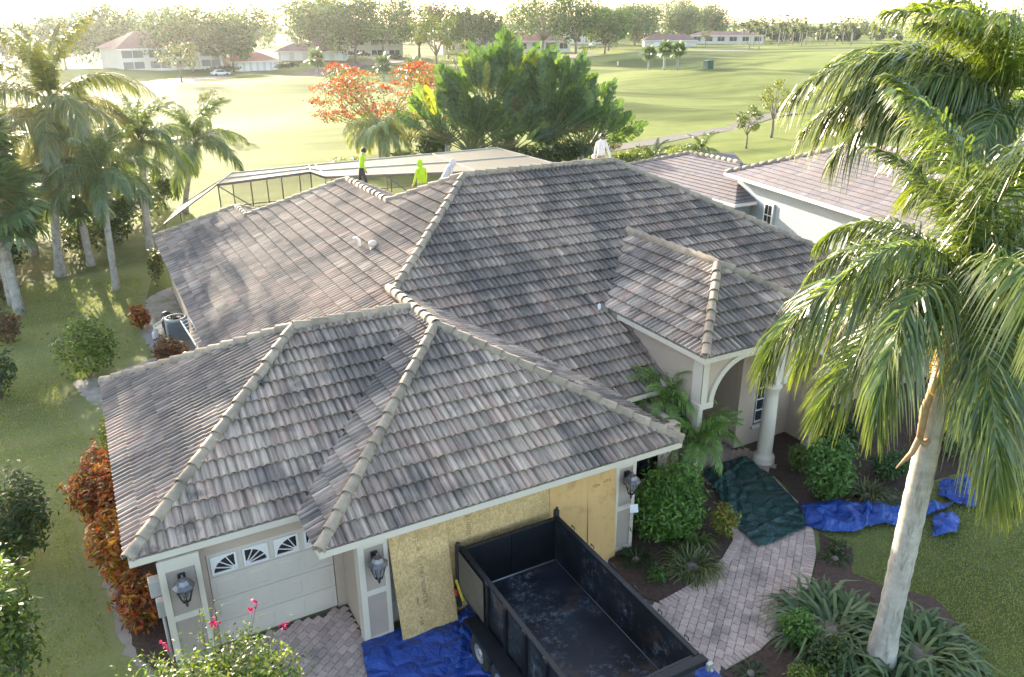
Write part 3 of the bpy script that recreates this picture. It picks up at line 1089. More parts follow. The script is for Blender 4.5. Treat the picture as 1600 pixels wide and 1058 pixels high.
def garage_door(x0, x1, y, z1, nx, nz, fans):
    b = MB()
    b.box(x0, y, .01, x1, y + .05, z1)
    d = b.build('garage_door', [DOORW], house)
    h = z1 / nz
    w = (x1 - x0) / nx
    for k in range(nz):
        s = MB()
        s.bbox(x0 + .003, y - .018, k * h + .012, x1 - .003, y - .001, (k + 1) * h - .004, .004)
        sec = s.build('section', [DOORW], d)
        if k == nz - 1 and fans: continue
        for i in range(nx):
            q = MB()
            xa, xb, za, zb = x0 + i * w + .08, x0 + (i + 1) * w - .08, k * h + .10, (k + 1) * h - .10
            m_ = .035
            V = [(xa, y - .019, za), (xb, y - .019, za), (xb, y - .019, zb), (xa, y - .019, zb),
                 (xa + m_, y - .026, za + m_), (xb - m_, y - .026, za + m_), (xb - m_, y - .026, zb - m_), (xa + m_, y - .026, zb - m_)]
            q.add(V, [(0, 1, 5, 4), (1, 2, 6, 5), (2, 3, 7, 6), (3, 0, 4, 7), (4, 5, 6, 7), (3, 2, 1, 0)])
            q.build('raised_panel', [DOORW], d)
    if fans:
        for i in range(nx):
            xa, xb, za, zb = x0 + i * w + .06, x0 + (i + 1) * w - .06, z1 - h + .07, z1 - .07
            f = MB()
            f.box(xa + .03, y - .030, za + .03, xb - .03, y - .020, zb - .03)
            gl = f.build('window', [GLASS], d)
            left = i % 2 == 0          # pairs make one sunburst
            cx = xb - .04 if left else xa + .04
            rx, rz, cz = xb - xa - .085, zb - za - .08, za + .04
            a0, a1 = (PI / 2, PI) if left else (0, PI / 2)
            f = MB()
            f.box(xa, y - .052, za, xb, y - .019, za + .04)
            f.box(xa, y - .052, zb - .04, xb, y - .019, zb)
            f.box(xa, y - .052, za + .04, xa + .04, y - .019, zb - .04)
            f.box(xb - .04, y - .052, za + .04, xb, y - .019, zb - .04)
            an = np.linspace(a0, a1, 9)
            co = (xa + .04 if left else xb - .04, zb - .04)
            for q in range(8):
                f.prism([co, (cx + rx * math.cos(an[q]), cz + rz * math.sin(an[q])), (cx + rx * math.cos(an[q + 1]), cz + rz * math.sin(an[q + 1]))], y - .049, y - .031, 0, 'y')
            f.build('frame', [WHITE], gl)
            f = MB()
            for q in (1, 2, 3):
                t_ = a0 + (a1 - a0) * q / 4
                f.beam((cx, y - .04, cz), (cx + rx * 1.02 * math.cos(t_), y - .04, cz + rz * 1.02 * math.sin(t_)), .016, .028, 0, (0, 1, 0))
            f.prism([(cx, cz)] + [(cx + rx * .2 * math.cos(t_), cz + rz * .22 * math.sin(t_)) for t_ in np.linspace(a0, a1, 6)], y - .05, y - .0305, 0, 'y')
            f.build('sunburst_bars', [WHITE], gl)
    return d


d = garage_door(-2.37, .04, 1.72, 2.2, 4, 4, True)
d['label'] = 'cream panelled single garage door with sunburst windows along its top'
d = garage_door(.86, 6.19, .66, 2.22, 8, 4, False)

# meter box on the left corner
b = MB()
b.bbox(-3.42, 1.5, 1.75, -3.21, 1.72, 2.1, .015)
b.bbox(-3.36, 1.52, 1.25, -3.21, 1.7, 1.6, .015)
b.tube([(-3.28, 1.6, 0.1), (-3.28, 1.6, 1.25)], .03, 8)
b.build('meter_box', [mat('utility_box', (.42, .40, .38), (.36, .34, .32), 5, .6)], house)


# ------------------------------------------------------------------ wall lanterns
LGLASS = NT('lantern_glass')
LGLASS.p.inputs['Base Color'].default_value = (.75, .78, .8, 1)
LGLASS.p.inputs['Roughness'].default_value = .12
LGLASS.p.inputs['Transmission Weight'].default_value = .85
LGLASS = LGLASS.m
BRONZE = mat('dark_bronze', (.05, .042, .04), (.085, .075, .07), 12, .35, metal=.7)


def lantern(x, y, z, label):
    t = thing('wall_lantern', label, 'lantern', (x, y, z), 0, 'coach lanterns on the garage piers')
    b = MB()
    b.bbox(-.07, -.03, -.12, .07, .0, .22, .01)
    b.tube([(0, -.02, .16), (0, -.12, .26), (0, -.2, .24), (0, -.22, .2)], .016, 8)
    b.tube([(0, -.02, -.06), (0, -.14, -.12), (0, -.22, -.16)], .014, 8)
    b.build('bracket', [BRONZE], t, True)
    c = MB()
    c.lathe([(.0, .32), (.02, .30), (.03, .24), (.09, .21), (.13, .14), (.205, .08), (.205, .06), (.17, .055)][::-1], (0, -.22, 0), 8, sm=False)
    c.build('cap', [mat('lantern_cap', (.16, .15, .15), (.22, .21, .21), 9, .3, metal=.6)], t, True)
    g = MB()
    g.lathe([(.07, -.24), (.165, .05)], (0, -.22, 0), 8, sm=False)
    g.build('glass_shade', [LGLASS], t, True)
    k = MB()
    for i in range(8):
        a = i * PI / 4
        k.tube([(.075 * math.cos(a), -.22 + .075 * math.sin(a), -.245), (.172 * math.cos(a), -.22 + .172 * math.sin(a), .058)], .009, 5)
    k.lathe([(.012, -.40), (.03, -.36), (.02, -.32), (.085, -.26), (.085, -.235)], (0, -.22, 0), 8, sm=False)
    k.build('cage', [BRONZE], t, True)
    return t


lantern(-2.85, 1.37, 2.0, 'glass coach lantern on the pier left of the single garage door')
lantern(.51, .30, 1.98, 'glass coach lantern on the pier between the two garage doors')
lantern(6.52, .30, 2.0, 'glass coach lantern with a paper tag, on the pier beside the hedge')
b = MB()
b.add([(6.42, -.03, 1.52), (6.62, -.06, 1.50), (6.66, -.05, 1.26), (6.45, -.01, 1.28)], [(0, 1, 2, 3)])
b.add([(6.42, -.025, 1.52), (6.62, -.055, 1.50), (6.66, -.045, 1.26), (6.45, -.005, 1.28)], [(3, 2, 1, 0)])
b.tube([(6.53, -.04, 1.52), (6.52, .06, 1.66)], .003, 4)
o = b.build('paper_tag', [mat('paper', (.75, .76, .78), (.68, .7, .73), 12, .8)])
tag(o, 'white paper tag hanging below the lantern beside the hedge', 'tag')


# ------------------------------------------------------------------ boards over the double garage
def m_osb(name, c1, c2, c3, flake=True):
    t = NT(name)
    p = pos(t)
    mp = t.n('Mapping')
    mp.inputs['Scale'].default_value = (48, 48, 24) if flake else (26, 26, 2.0)
    t.l(p, mp.inputs['Vector'])
    if flake:
        v = t.n('TexVoronoi', i_Scale=1.0)
        t.l(mp.outputs[0], v.inputs['Vector'])
        w = t.n('SeparateColor')
        t.l(v.outputs['Color'], w.inputs[0])
        f = w.outputs[0]
    else:
        n2 = t.noise(mp.outputs[0], .35, 4, .6)
        w = t.n('TexWave', i_Scale=.8, i_Distortion=9., i_Detail=3.)
        t.l(mp.outputs[0], w.inputs['Vector'])
        f = t.mix(.6, w.outputs[1], n2)
    c = t.mix(t.ramp(f, .1, .9), c1, c2)
    c = t.mix(t.ramp(t.noise(p, 2.2, 5, .7), .5, .75), c, c3)
    t.l(c, t.p.inputs['Base Color'])
    t.p.inputs['Roughness'].default_value = .7
    return t.m


OSB = m_osb('strand_board', (.47, .30, .125), (.66, .465, .225), (.40, .26, .105))
PLY = m_osb('plywood', (.55, .32, .12), (.68, .44, .19), (.42, .23, .085), False)
INK = mat('stencil_ink', (.24, .15, .08), (.36, .25, .13), 25, .9)


def board(xb0, yb, zb, w, h, xt0, yt, m, label, stamp=None, name='board', group='wood boards over the garage'):
    """sheet 12 mm thick leaning from (xb0,yb) up to (xt0,yt)"""
    t = thing(name, label, 'board', (xb0, yb, zb), 0, group)
    lean = np.array([xt0 - xb0, yt - yb, 0.])
    z = math.sqrt(max(h * h - lean @ lean, .01))
    up = (lean + [0, 0, z]) / h
    rt = np.array([1, 0, 0]) - up * up[0]
    rt /= np.linalg.norm(rt)
    nrm = np.cross(up, rt)
    nrm = nrm if nrm[1] < 0 else -nrm
    P = lambda s, v, e=0.: rt * s + up * v + nrm * e
    V = [P(s, v, e) for e in (0, .012) for s, v in ((0, 0), (w, 0), (w, h), (0, h))]
    b = MB()
    b.add(V, [(0, 1, 2, 3), (7, 6, 5, 4), (0, 4, 5, 1), (1, 5, 6, 2), (2, 6, 7, 3), (3, 7, 4, 0)])
    b.build('sheet', [m], t, True)
    if stamp:
        rg = random.Random(int(w * 100 + h * 10 + xb0 * 7))
        k = MB()
        for s0, v0, n, ch, cw, vert in stamp:
            for i in range(n):
                if rg.random() < .1: continue
                # stencilled letters, each of a few strokes
                strokes = [[(0, 0, 0, 1), (0, 1, 1, 1)], [(0, 0, 0, 1), (1, 0, 1, 1), (0, .5, 1, .5)], [(0, 0, 0, 1), (0, 0, 1, 0), (0, 1, 1, 1), (0, .5, .8, .5)], [(.5, 0, .5, 1), (0, 1, 1, 1)], [(.5, 0, .5, 1)], [(0, 0, .5, 1), (.5, 1, 1, 0), (.2, .4, .8, .4)], [(0, 0, 0, 1), (0, 1, 1, 0), (1, 0, 1, 1)]][rg.randrange(7)]
                for ax, ay, bx, by in strokes:
                    if vert:
                        f = lambda x, y: (s0 + y * ch, v0 - (i * 1.35 + x) * cw)
                    else:
                        f = lambda x, y: (s0 + (i * 1.35 + x) * cw, v0 + y * ch)
                    (s1, v1), (s2, v2) = f(ax, ay), f(bx, by)
                    dx, dy = s2 - s1, v2 - v1
                    l = math.hypot(dx, dy) + 1e-9
                    ox, oy = -dy / l * .009, dx / l * .009
                    k.add([P(s1 - ox, v1 - oy, .0135), P(s2 - ox, v2 - oy, .0135), P(s2 + ox, v2 + oy, .0135), P(s1 + ox, v1 + oy, .0135)], [(0, 1, 2, 3)])
        k.build('stencil_print', [INK], t, True)['kind'] = 'stuff'
    return t


board(.865, -.045, .03, 1.22, 2.44, .80, .29, OSB, 'strand board sheet leaning left of the dump trailer, with vertical stencil print', [(.50, 2.25, 2, .10, .06, True), (.54, 1.98, 22, .085, .052, True), (.40, .9, 3, .04, .04, True), (.42, .45, 4, .05, .04, True)])
board(2.03, .24, .03, 1.22, 2.44, 2.03, .318, OSB, 'strand board sheet upright behind the trailer corner post, partly covered', [(.46, 2.3, 9, .085, .052, True)])
board(3.255, .25, .03, 1.22, 2.44, 3.255, .320, OSB, 'strand board sheet behind the middle of the trailer tailgate')
board(4.48, .24, .03, 1.0, 2.44, 4.48, .316, PLY, 'plywood sheet behind the right end of the tailgate')
board(5.485, .20, .03, .76, 2.44, 5.47, .314, PLY, 'narrow orange plywood sheet beside the right garage pier with a dark stamp', [(.12, 2.02, 3, .06, .05, False), (.42, 2.06, 3, .06, .05, False)])

# ================================================================== DUMP TRAILER, TARPS, CAGE, PEOPLE
def m_navy():
    t = NT('worn_navy_steel')
    p = pos(t)
    c = t.mix(t.ramp(t.noise(p, 1.5, 5), .35, .7), (.008, .010, .013), (.015, .019, .024))
    sc = t.n('Math', operation='MULTIPLY')
    t.l(t.ramp(t.noise(p, 5.0, 9, .82), .50, .62), sc.inputs[0])
    t.l(t.ramp(t.noise(p, .9, 3), .46, .6), sc.inputs[1])
    c = t.mix(sc.outputs[0], c, (.19, .235, .275))
    sc2 = t.n('Math', operation='MULTIPLY', i_1=.55)
    t.l(t.ramp(t.noise(p, .75, 2, .5), .45, .75), sc2.inputs[0])
    c = t.mix(sc2.outputs[0], c, (.032, .045, .062))
    rs = t.n('Math', operation='MULTIPLY', i_1=.8)
    t.l(t.ramp(t.noise(p, 1.6, 6, .7), .56, .68), rs.inputs[0])
    c = t.mix(rs.outputs[0], c, (.085, .05, .032))
    t.l(c, t.p.inputs['Base Color'])
    t.p.inputs['Roughness'].default_value = .5
    t.p.inputs['Specular IOR Level'].default_value = .28
    t.bump(t.noise(p, 18, 5, .7), .3, .015)
    return t.m


NAVY = m_navy()
NAVYC = mat('navy_paint', (.006, .008, .011), (.011, .014, .018), 3, .5, .15, 30, spec=.25)


def build_trailer():
    X0, X1, Y0, Y1, ZF, ZT = 2.22, 4.50, -4.48, .03, .72, 1.86
    t = thing('dump_trailer', 'dark navy steel dump trailer with an empty scuffed bed, parked on blue tarp', 'trailer', ((X0 + X1) / 2, -2.2, 0))
    b = MB()
    b.box(X0, Y0, ZF - .08, X1, Y1, ZF)
    fl = b.build('floor', [NAVY], t)
    b = MB()
    b.tube([(X1 - .03, Y1 - .05, ZF + .03), (X1 - .03, Y0, ZF + .03)], .022, 6)
    b.tube([(X0 + .06, Y1 - .05, ZF + .02), (X1 - .06, Y1 - .05, ZF + .02)], .018, 6)
    b.build('weld_seam', [GREYMETAL], fl)
    for x0, x1, nm in ((X0, X0 + .045, 'side_wall'), (X1 - .045, X1, 'side_wall')):
        b = MB()
        b.box(x0, Y0, ZF, x1, Y1, ZT - .06)
        w = b.build(nm, [NAVY], t)
        r = MB()
        r.bbox(x0 - .03, Y0 - .05, ZT - .06, x1 + .03, Y1 + .02, ZT, .012)
        r.build('top_rail', [NAVYC], w)
        for y in np.arange(Y0 + .35, Y1 - 1.2 if x0 < 3 else Y1, .72):
            r = MB()
            if x0 < 3: r.box(x0 - .06, y - .04, ZF - .08, x0 - .001, y + .04, ZT - .061)
            else: r.box(x1 + .001, y - .04, ZF - .08, x1 + .06, y + .04, ZT - .061)
            r.build('stake_rib', [NAVYC], w)
            r = MB()
            xx = x0 - .06 if x0 < 3 else x1 + .06
            r.tube([(xx, y - .05, ZT - .02), (xx, y - .05, ZT + .03), (xx, y + .05, ZT + .03), (xx, y + .05, ZT - .02)], .012, 5)
            r.build('tarp_hook', [BLACKM], w)
    # tailgate: two barn doors
    xm = (X0 + X1) / 2 + .02
    for x0, x1 in ((X0 + .05, xm - .008), (xm + .008, X1 - .05)):
        b = MB()
        b.box(x0, Y1 - .045, ZF + .02, x1, Y1, ZT - .03)
        g = b.build('tailgate_door', [NAVYC], t)
        b = MB()
        b.box(x0, Y1 - .06, ZT - .075, x1, Y1 - .046, ZT - .03)
        b.build('door_rail', [BLACKM], g)
    b = MB()
    b.bbox(X1 - .06, Y1 - .05, ZF - .1, X1 + .05, Y1 + .05, ZT + .14, .015)
    b.tube([(X1, Y1, ZT + .13), (X1 + .01, Y1, ZT + .19)], .03, 6)
    b.build('corner_post', [BLACKM], t)
    b = MB()
    b.bbox(X0 - .10, Y1 - .04, .38, X0 - .01, Y1 + .06, ZT + .05, .012)
    b.bbox(X0 - .13, Y1 - .06, .62, X0 + .0, Y1 + .075, .84, .012)
    b.tube([(X0 - .05, Y1, ZT + .05), (X0 - .05, Y1, ZT + .10)], .05, 8)
    b.build('corner_post', [BLACKM], t)
    # front bulkhead with wide dark cap
    b = MB()
    b.box(X0 + .046, Y0, ZF, X1 - .046, Y0 + .05, ZT - .06)
    f = b.build('bulkhead', [NAVY], t)
    b = MB()
    b.bbox(X0 - .04, Y0 - .22, ZT - .10, X1 + .05, Y0 - .051, ZT + .012, .012)
    b.build('cap_rail', [NAVYC], f)
    b = MB()
    b.bbox(X1 - .02, Y0 - .30, ZT - .16, X1 + .10, Y0 - .221, ZT - .02, .012)
    b.tube([(X1 + .02, Y0 - .3, ZT - .1), (X1 + .02, Y0 - .36, ZT - .12)], .03, 8)
    b.build('tarp_roller', [GREYMETAL], f)
    # frame, fenders, wheels
    b = MB()
    for x in (X0 + .35, X1 - .45): b.box(x, Y0 - .3, ZF - .25, x + .1, Y1 - .1, ZF - .081)
    b.beam((X0 + .4, Y0 - .3, .5), (3.36, Y0 - 1.7, .5), .1, .14)
    b.beam((X1 - .4, Y0 - .3, .5), (3.36, Y0 - 1.7, .5), .1, .14)
    b.build('chassis', [BLACKM], t)
    for sd, xo in ((-1, X0 - .06), (1, X1 + .06)):
        xa, xb = (xo - .28, xo) if sd < 0 else (xo, xo + .28)
        f = MB()
        prof = [(-.62, .52), (-.74, .62), (-.80, .78), (-1.05, .84), (-2.55, .84), (-2.80, .78), (-2.86, .62), (-2.98, .52)]
        for i in range(len(prof) - 1):
            (ya, za), (yb, zb) = prof[i], prof[i + 1]
            f.prism([(ya, za), (yb, zb), (yb, zb + .02), (ya, za + .02)], xa, xb, 0, 'x')
        lip = xa if sd < 0 else xb
        for i in range(1, len(prof) - 2):
            (ya, za), (yb, zb) = prof[i], prof[i + 1]
            f.prism([(ya, za - .06), (yb, zb - .06), (yb, zb + .019), (ya, za + .019)], lip - .012, lip + .012, 0, 'x')
        f.build('fender', [NAVYC], t)
        for yc in (-1.36, -2.22):
            w = MB()
            n = 28
            an = np.linspace(0, 2 * PI, n, endpoint=False)
            prof2 = [(.20, -.10), (.34, -.11), (.375, -.08), (.385, -.03), (.385, .03), (.375, .08), (.34, .11), (.20, .10)]
            V = [((xa + xb) / 2 + u, yc + r * math.cos(t), .385 + r * math.sin(t)) for r, u in prof2 for t in an]
            F = [(i * n + j, i * n + (j + 1) % n, (i + 1) % 8 * n + (j + 1) % n, (i + 1) % 8 * n + j) for i in range(8) for j in range(n)]
            w.add(V, F, 0, True)
            wh = w.build('wheel', [RUBBER], t)
            r = MB()
            prof3 = [(.21, -.09), (.19, -.095), (.17, -.05), (.10, -.045), (.09, -.085), (.05, -.10), (.0001, -.10)]
            V = [((xa + xb) / 2 + (u if sd < 0 else -u), yc + q * math.cos(t), .385 + q * math.sin(t)) for q, u in prof3 for t in an]
            F = [(i * n + j, i * n + (j + 1) % n, (i + 1) * n + (j + 1) % n, (i + 1) * n + j) for i in range(6) for j in range(n)]
            r.add(V, F, 0, True)
            for k in range(6):
                a = k * PI / 3
                xs = (xa + xb) / 2 + (-.105 if sd < 0 else .105)
                r.tube([(xs, yc + .075 * math.cos(a), .385 + .075 * math.sin(a)), (xs + (.05 if sd < 0 else -.05), yc + .075 * math.cos(a), .385 + .075 * math.sin(a))], .012, 5)
            r.build('rim', [GREYMETAL], wh)
    b = MB()
    b.bbox(X0 - .19, Y1 - .15, .80, X0 - .135, Y1 - .05, .92, .01)
    b.build('tail_light', [mat('red_lens', (.4, .02, .015), None, 1, .2)], t)
    return t


build_trailer()
# board strapped to the trailer side, with a yellow ratchet strap
t = thing('board', 'dull brown board held flat against the near side of the dump trailer', 'board', (2.15, -.5, .86), 0, 'wood boards over the garage')
b = MB()
b.prism([(-.02, .86), (-1.12, .86), (-1.12, 1.795), (-.02, 1.795)], 2.150, 2.162, 0, 'x')
b.build('sheet', [mat('dark_brown_board', (.095, .08, .058), (.125, .105, .075), 3, .8)], t)  # much darker brown than the sheets over the garage
b = MB()
b.beam((2.08, -.02, 1.12), (2.10, -.30, .78), .012, .05, 0, (1, 0, 0))
o = b.build('ratchet_strap', [mat('yellow_webbing', (.55, .42, .03), (.45, .33, .03), 20, .7)])
tag(o, 'yellow ratchet strap hanging at the trailer corner post', 'strap')


# ------------------------------------------------------------------ tarps
def m_tarp(name, c1, c2, spec=.5, rough=.38):
    t = NT(name)
    p = pos(t)
    c = t.mix(t.ramp(t.noise(p, 1.2, 4), .35, .7), c1, c2)
    t.l(c, t.p.inputs['Base Color'])
    t.p.inputs['Roughness'].default_value = rough
    t.p.inputs['Specular IOR Level'].default_value = spec
    wp = t.n('VectorMath', operation='ADD')
    nn = t.n('TexNoise', i_Scale=2.5, i_Detail=3.)
    t.l(p, nn.inputs['Vector'])
    t.l(p, wp.inputs[0])
    sc_ = t.n('VectorMath', operation='SCALE')
    sc_.inputs['Scale'].default_value = .35
    t.l(nn.outputs[1], sc_.inputs[0])
    t.l(sc_.outputs[0], wp.inputs[1])
    h = None
    for s_, w_ in ((2.2, 1.0), (5.5, .45)):
        v = t.n('TexVoronoi', feature='DISTANCE_TO_EDGE', i_Scale=s_)
        t.l(wp.outputs[0], v.inputs['Vector'])
        m_ = t.n('Math', operation='MULTIPLY', i_1=w_ * 2.2 / s_)
        m2 = t.n('Math', operation='MINIMUM', i_1=.35)
        t.l(v.outputs[0], m2.inputs[0])
        t.l(m2.outputs[0], m_.inputs[0])
        if h is None: h = m_.outputs[0]
        else:
            ad = t.n('Math', operation='ADD')
            t.l(h, ad.inputs[0])
            t.l(m_.outputs[0], ad.inputs[1])
            h = ad.outputs[0]
    t.bump(h, 1.0, .19)
    return t.m


BLUET = m_tarp('blue_tarpaulin', (.006, .045, .22), (.009, .07, .33))
GREENT = m_tarp('green_tarpaulin', (.008, .045, .043), (.012, .065, .06))


def crease(x, y, seed, k=1.0):
    """crumpled sheet: sums of triangle waves give flat facets with sharp creases"""
    rg = random.Random(seed)
    h = 0
    tri = lambda v: abs((v % 1.0) * 2 - 1)
    for i in range(7):
        a = rg.uniform(0, PI)
        f = rg.uniform(.35, 1.3) * (1 + .35 * i)
        ph = rg.uniform(0, 1)
        amp = .030 / (1 + .45 * i)
        u = x * math.cos(a) + y * math.sin(a)
        v = -x * math.sin(a) + y * math.cos(a)
        w = tri(u * f + ph + .45 * tri(v * f * .37 + ph * 3))
        h += amp * w ** 1.6
    for i in range(6):
        a = rg.uniform(0, PI)
        off = rg.uniform(-1.4, 1.4)
        u = x * math.cos(a) + y * math.sin(a) + off
        u = (u + 1.5) % 3.0 - 1.5
        h += rg.uniform(.02, .045) * max(0, 1 - abs(u) / rg.uniform(.05, .11))
    return max(h * k * .8, .0)


def tarp(name, poly, m, label, group, seed, res=.085, k=1.0, z0=.05, fold=0.0):
    poly = list(poly)
    xs = [p[0] for p in poly]
    ys = [p[1] for p in poly]
    V, F, idx = [], [], {}
    nx, ny = int((max(xs) - min(xs)) / res) + 2, int((max(ys) - min(ys)) / res) + 2
    for j in range(ny):
        for i in range(nx):
            x, y = min(xs) + i * res, min(ys) + j * res
            ins = inpoly(poly, x, y)
            d = polydist(poly, x, y)
            if ins or d < res * .75:
                q = (x, y)
                if not ins or d < res * .45:     # snap to the outline
                    best = None
                    for e in range(len(poly)):
                        a, c = np.array(poly[e]), np.array(poly[(e + 1) % len(poly)])
                        tt = max(0, min(1, np.dot(np.array((x, y)) - a, c - a) / np.dot(c - a, c - a)))
                        pt = a + tt * (c - a)
                        dd = np.hypot(*(pt - (x, y)))
                        if best is None or dd < best[0]: best = (dd, pt)
                    q = tuple(best[1])
                idx[(i, j)] = len(V)
                V.append((q[0], q[1], z0 + crease(x, y, seed, k) * (1 + fold * 6 * min(d, .35))))
    for j in range(ny):
        for i in range(nx):
            c = [(i, j), (i + 1, j), (i + 1, j + 1), (i, j + 1)]
            g = [idx[q] for q in c if q in idx]
            if len(g) >= 3: F.append(g)
    me = npmesh(name, V, F, m, smooth=True)
    me.set_sharp_from_angle(angle=R(22))
    o = mobj(name, me)
    md = o.modifiers.new('thickness', 'SOLIDIFY')
    md.thickness = .006
    md.offset = 0
    return tag(o, label, 'tarp', group)


def wavy(P, seed, j=.06):
    rg = random.Random(seed)
    Q = []
    for i in range(len(P)):
        a, b = np.array(P[i]), np.array(P[(i + 1) % len(P)])
        n = max(1, int(np.linalg.norm(b - a) / .4))
        for k in range(n):
            q = a + (b - a) * k / n
            Q.append((q[0] + (rg.uniform(-j, j) if k else 0), q[1] + (rg.uniform(-j, j) if k else 0)))
    return Q


tarp('tarp', wavy([(.1, .30), (-.02, -.3), (-.15, -1.4), (.0, -4.2), (5.75, -4.3), (5.8, -3.4), (5.2, -2.0), (5.0, .22), (1.9, .24), (.85, .32)], 3), BLUET, 'blue tarpaulin spread under the dump trailer', 'tarps laid out for the roofers', 21, .06, 1.9, .048)
tarp('tarp', wavy([(9.4, -1.2), (11.02, -1.22), (11.55, -.45), (12.0, .9), (12.12, 2.0), (10.5, 2.15), (10.2, 1.1), (9.55, -.1)], 4, .04), GREENT, 'dark green tarpaulin covering the paver walk to the porch', 'tarps laid out for the roofers', 22, .05, 1.5, .05)
tarp('tarp', wavy([(11.65, -.35), (11.1, -1.15), (11.2, -1.55), (11.8, -1.95), (12.3, -1.95), (13.0, -2.2), (13.9, -2.3), (14.6, -2.4), (15.2, -2.3), (14.6, -1.9), (13.8, -1.75), (12.9, -1.15), (12.2, -.75)], 5, .05), BLUET, 'blue tarpaulin bunched in a long roll across the lawn', 'tarps laid out for the roofers', 23, .05, 2.4, .05, 1.0)
tarp('tarp', wavy([(15.25, -2.65), (15.6, -2.75), (16.5, -2.2), (16.4, -1.7), (15.7, -1.5), (15.1, -1.9)], 6, .06), BLUET, 'blue tarpaulin end heaped on the lawn beyond the palm trunk', 'tarps laid out for the roofers', 24, .05, 1.8, .06, 1.4)
tarp('tarp', wavy([(13.35, -2.95), (14.0, -3.15), (14.6, -2.85), (14.75, -2.5), (14.1, -2.45)], 7, .05), BLUET, 'small fold of blue tarpaulin just right of the palm trunk', 'tarps laid out for the roofers', 25, .05, 1.6, .06, 1.2)


# ------------------------------------------------------------------ pool cage
def m_screen():
    t = NT('insect_screen')
    t.p.inputs['Base Color'].default_value = (.36, .325, .28, 1)
    t.p.inputs['Roughness'].default_value = .5
    tr = t.n('BsdfTransparent')
    tl_ = t.n('BsdfTranslucent')
    tl_.inputs[0].default_value = (.5, .47, .42, 1)
    m1 = t.n('MixShader', i_0=.5)
    t.l(t.p.outputs[0], m1.inputs[1])
    t.l(tl_.outputs[0], m1.inputs[2])
    ms = t.n('MixShader', i_0=.10)
    t.l(m1.outputs[0], ms.inputs[1])
    t.l(tr.outputs[0], ms.inputs[2])
    t.l(ms.outputs[0], t.out.inputs[0])
    return t.m


def m_sidescreen():
    t = NT('side_screen')
    t.p.inputs['Base Color'].default_value = (.05, .05, .045, 1)
    tr = t.n('BsdfTransparent')
    ms = t.n('MixShader', i_0=.80)
    t.l(t.p.outputs[0], ms.inputs[1])
    t.l(tr.outputs[0], ms.inputs[2])
    t.l(ms.outputs[0], t.out.inputs[0])
    return t.m


SCREEN, SSCREEN = m_screen(), m_sidescreen()
CAGEM = mat('bronze_aluminium', (.10, .095, .085), (.14, .13, .12), 6, .5, metal=.3)
CAGET = mat('cage_top_beam', (.40, .38, .34), (.36, .34, .31), 6, .5)


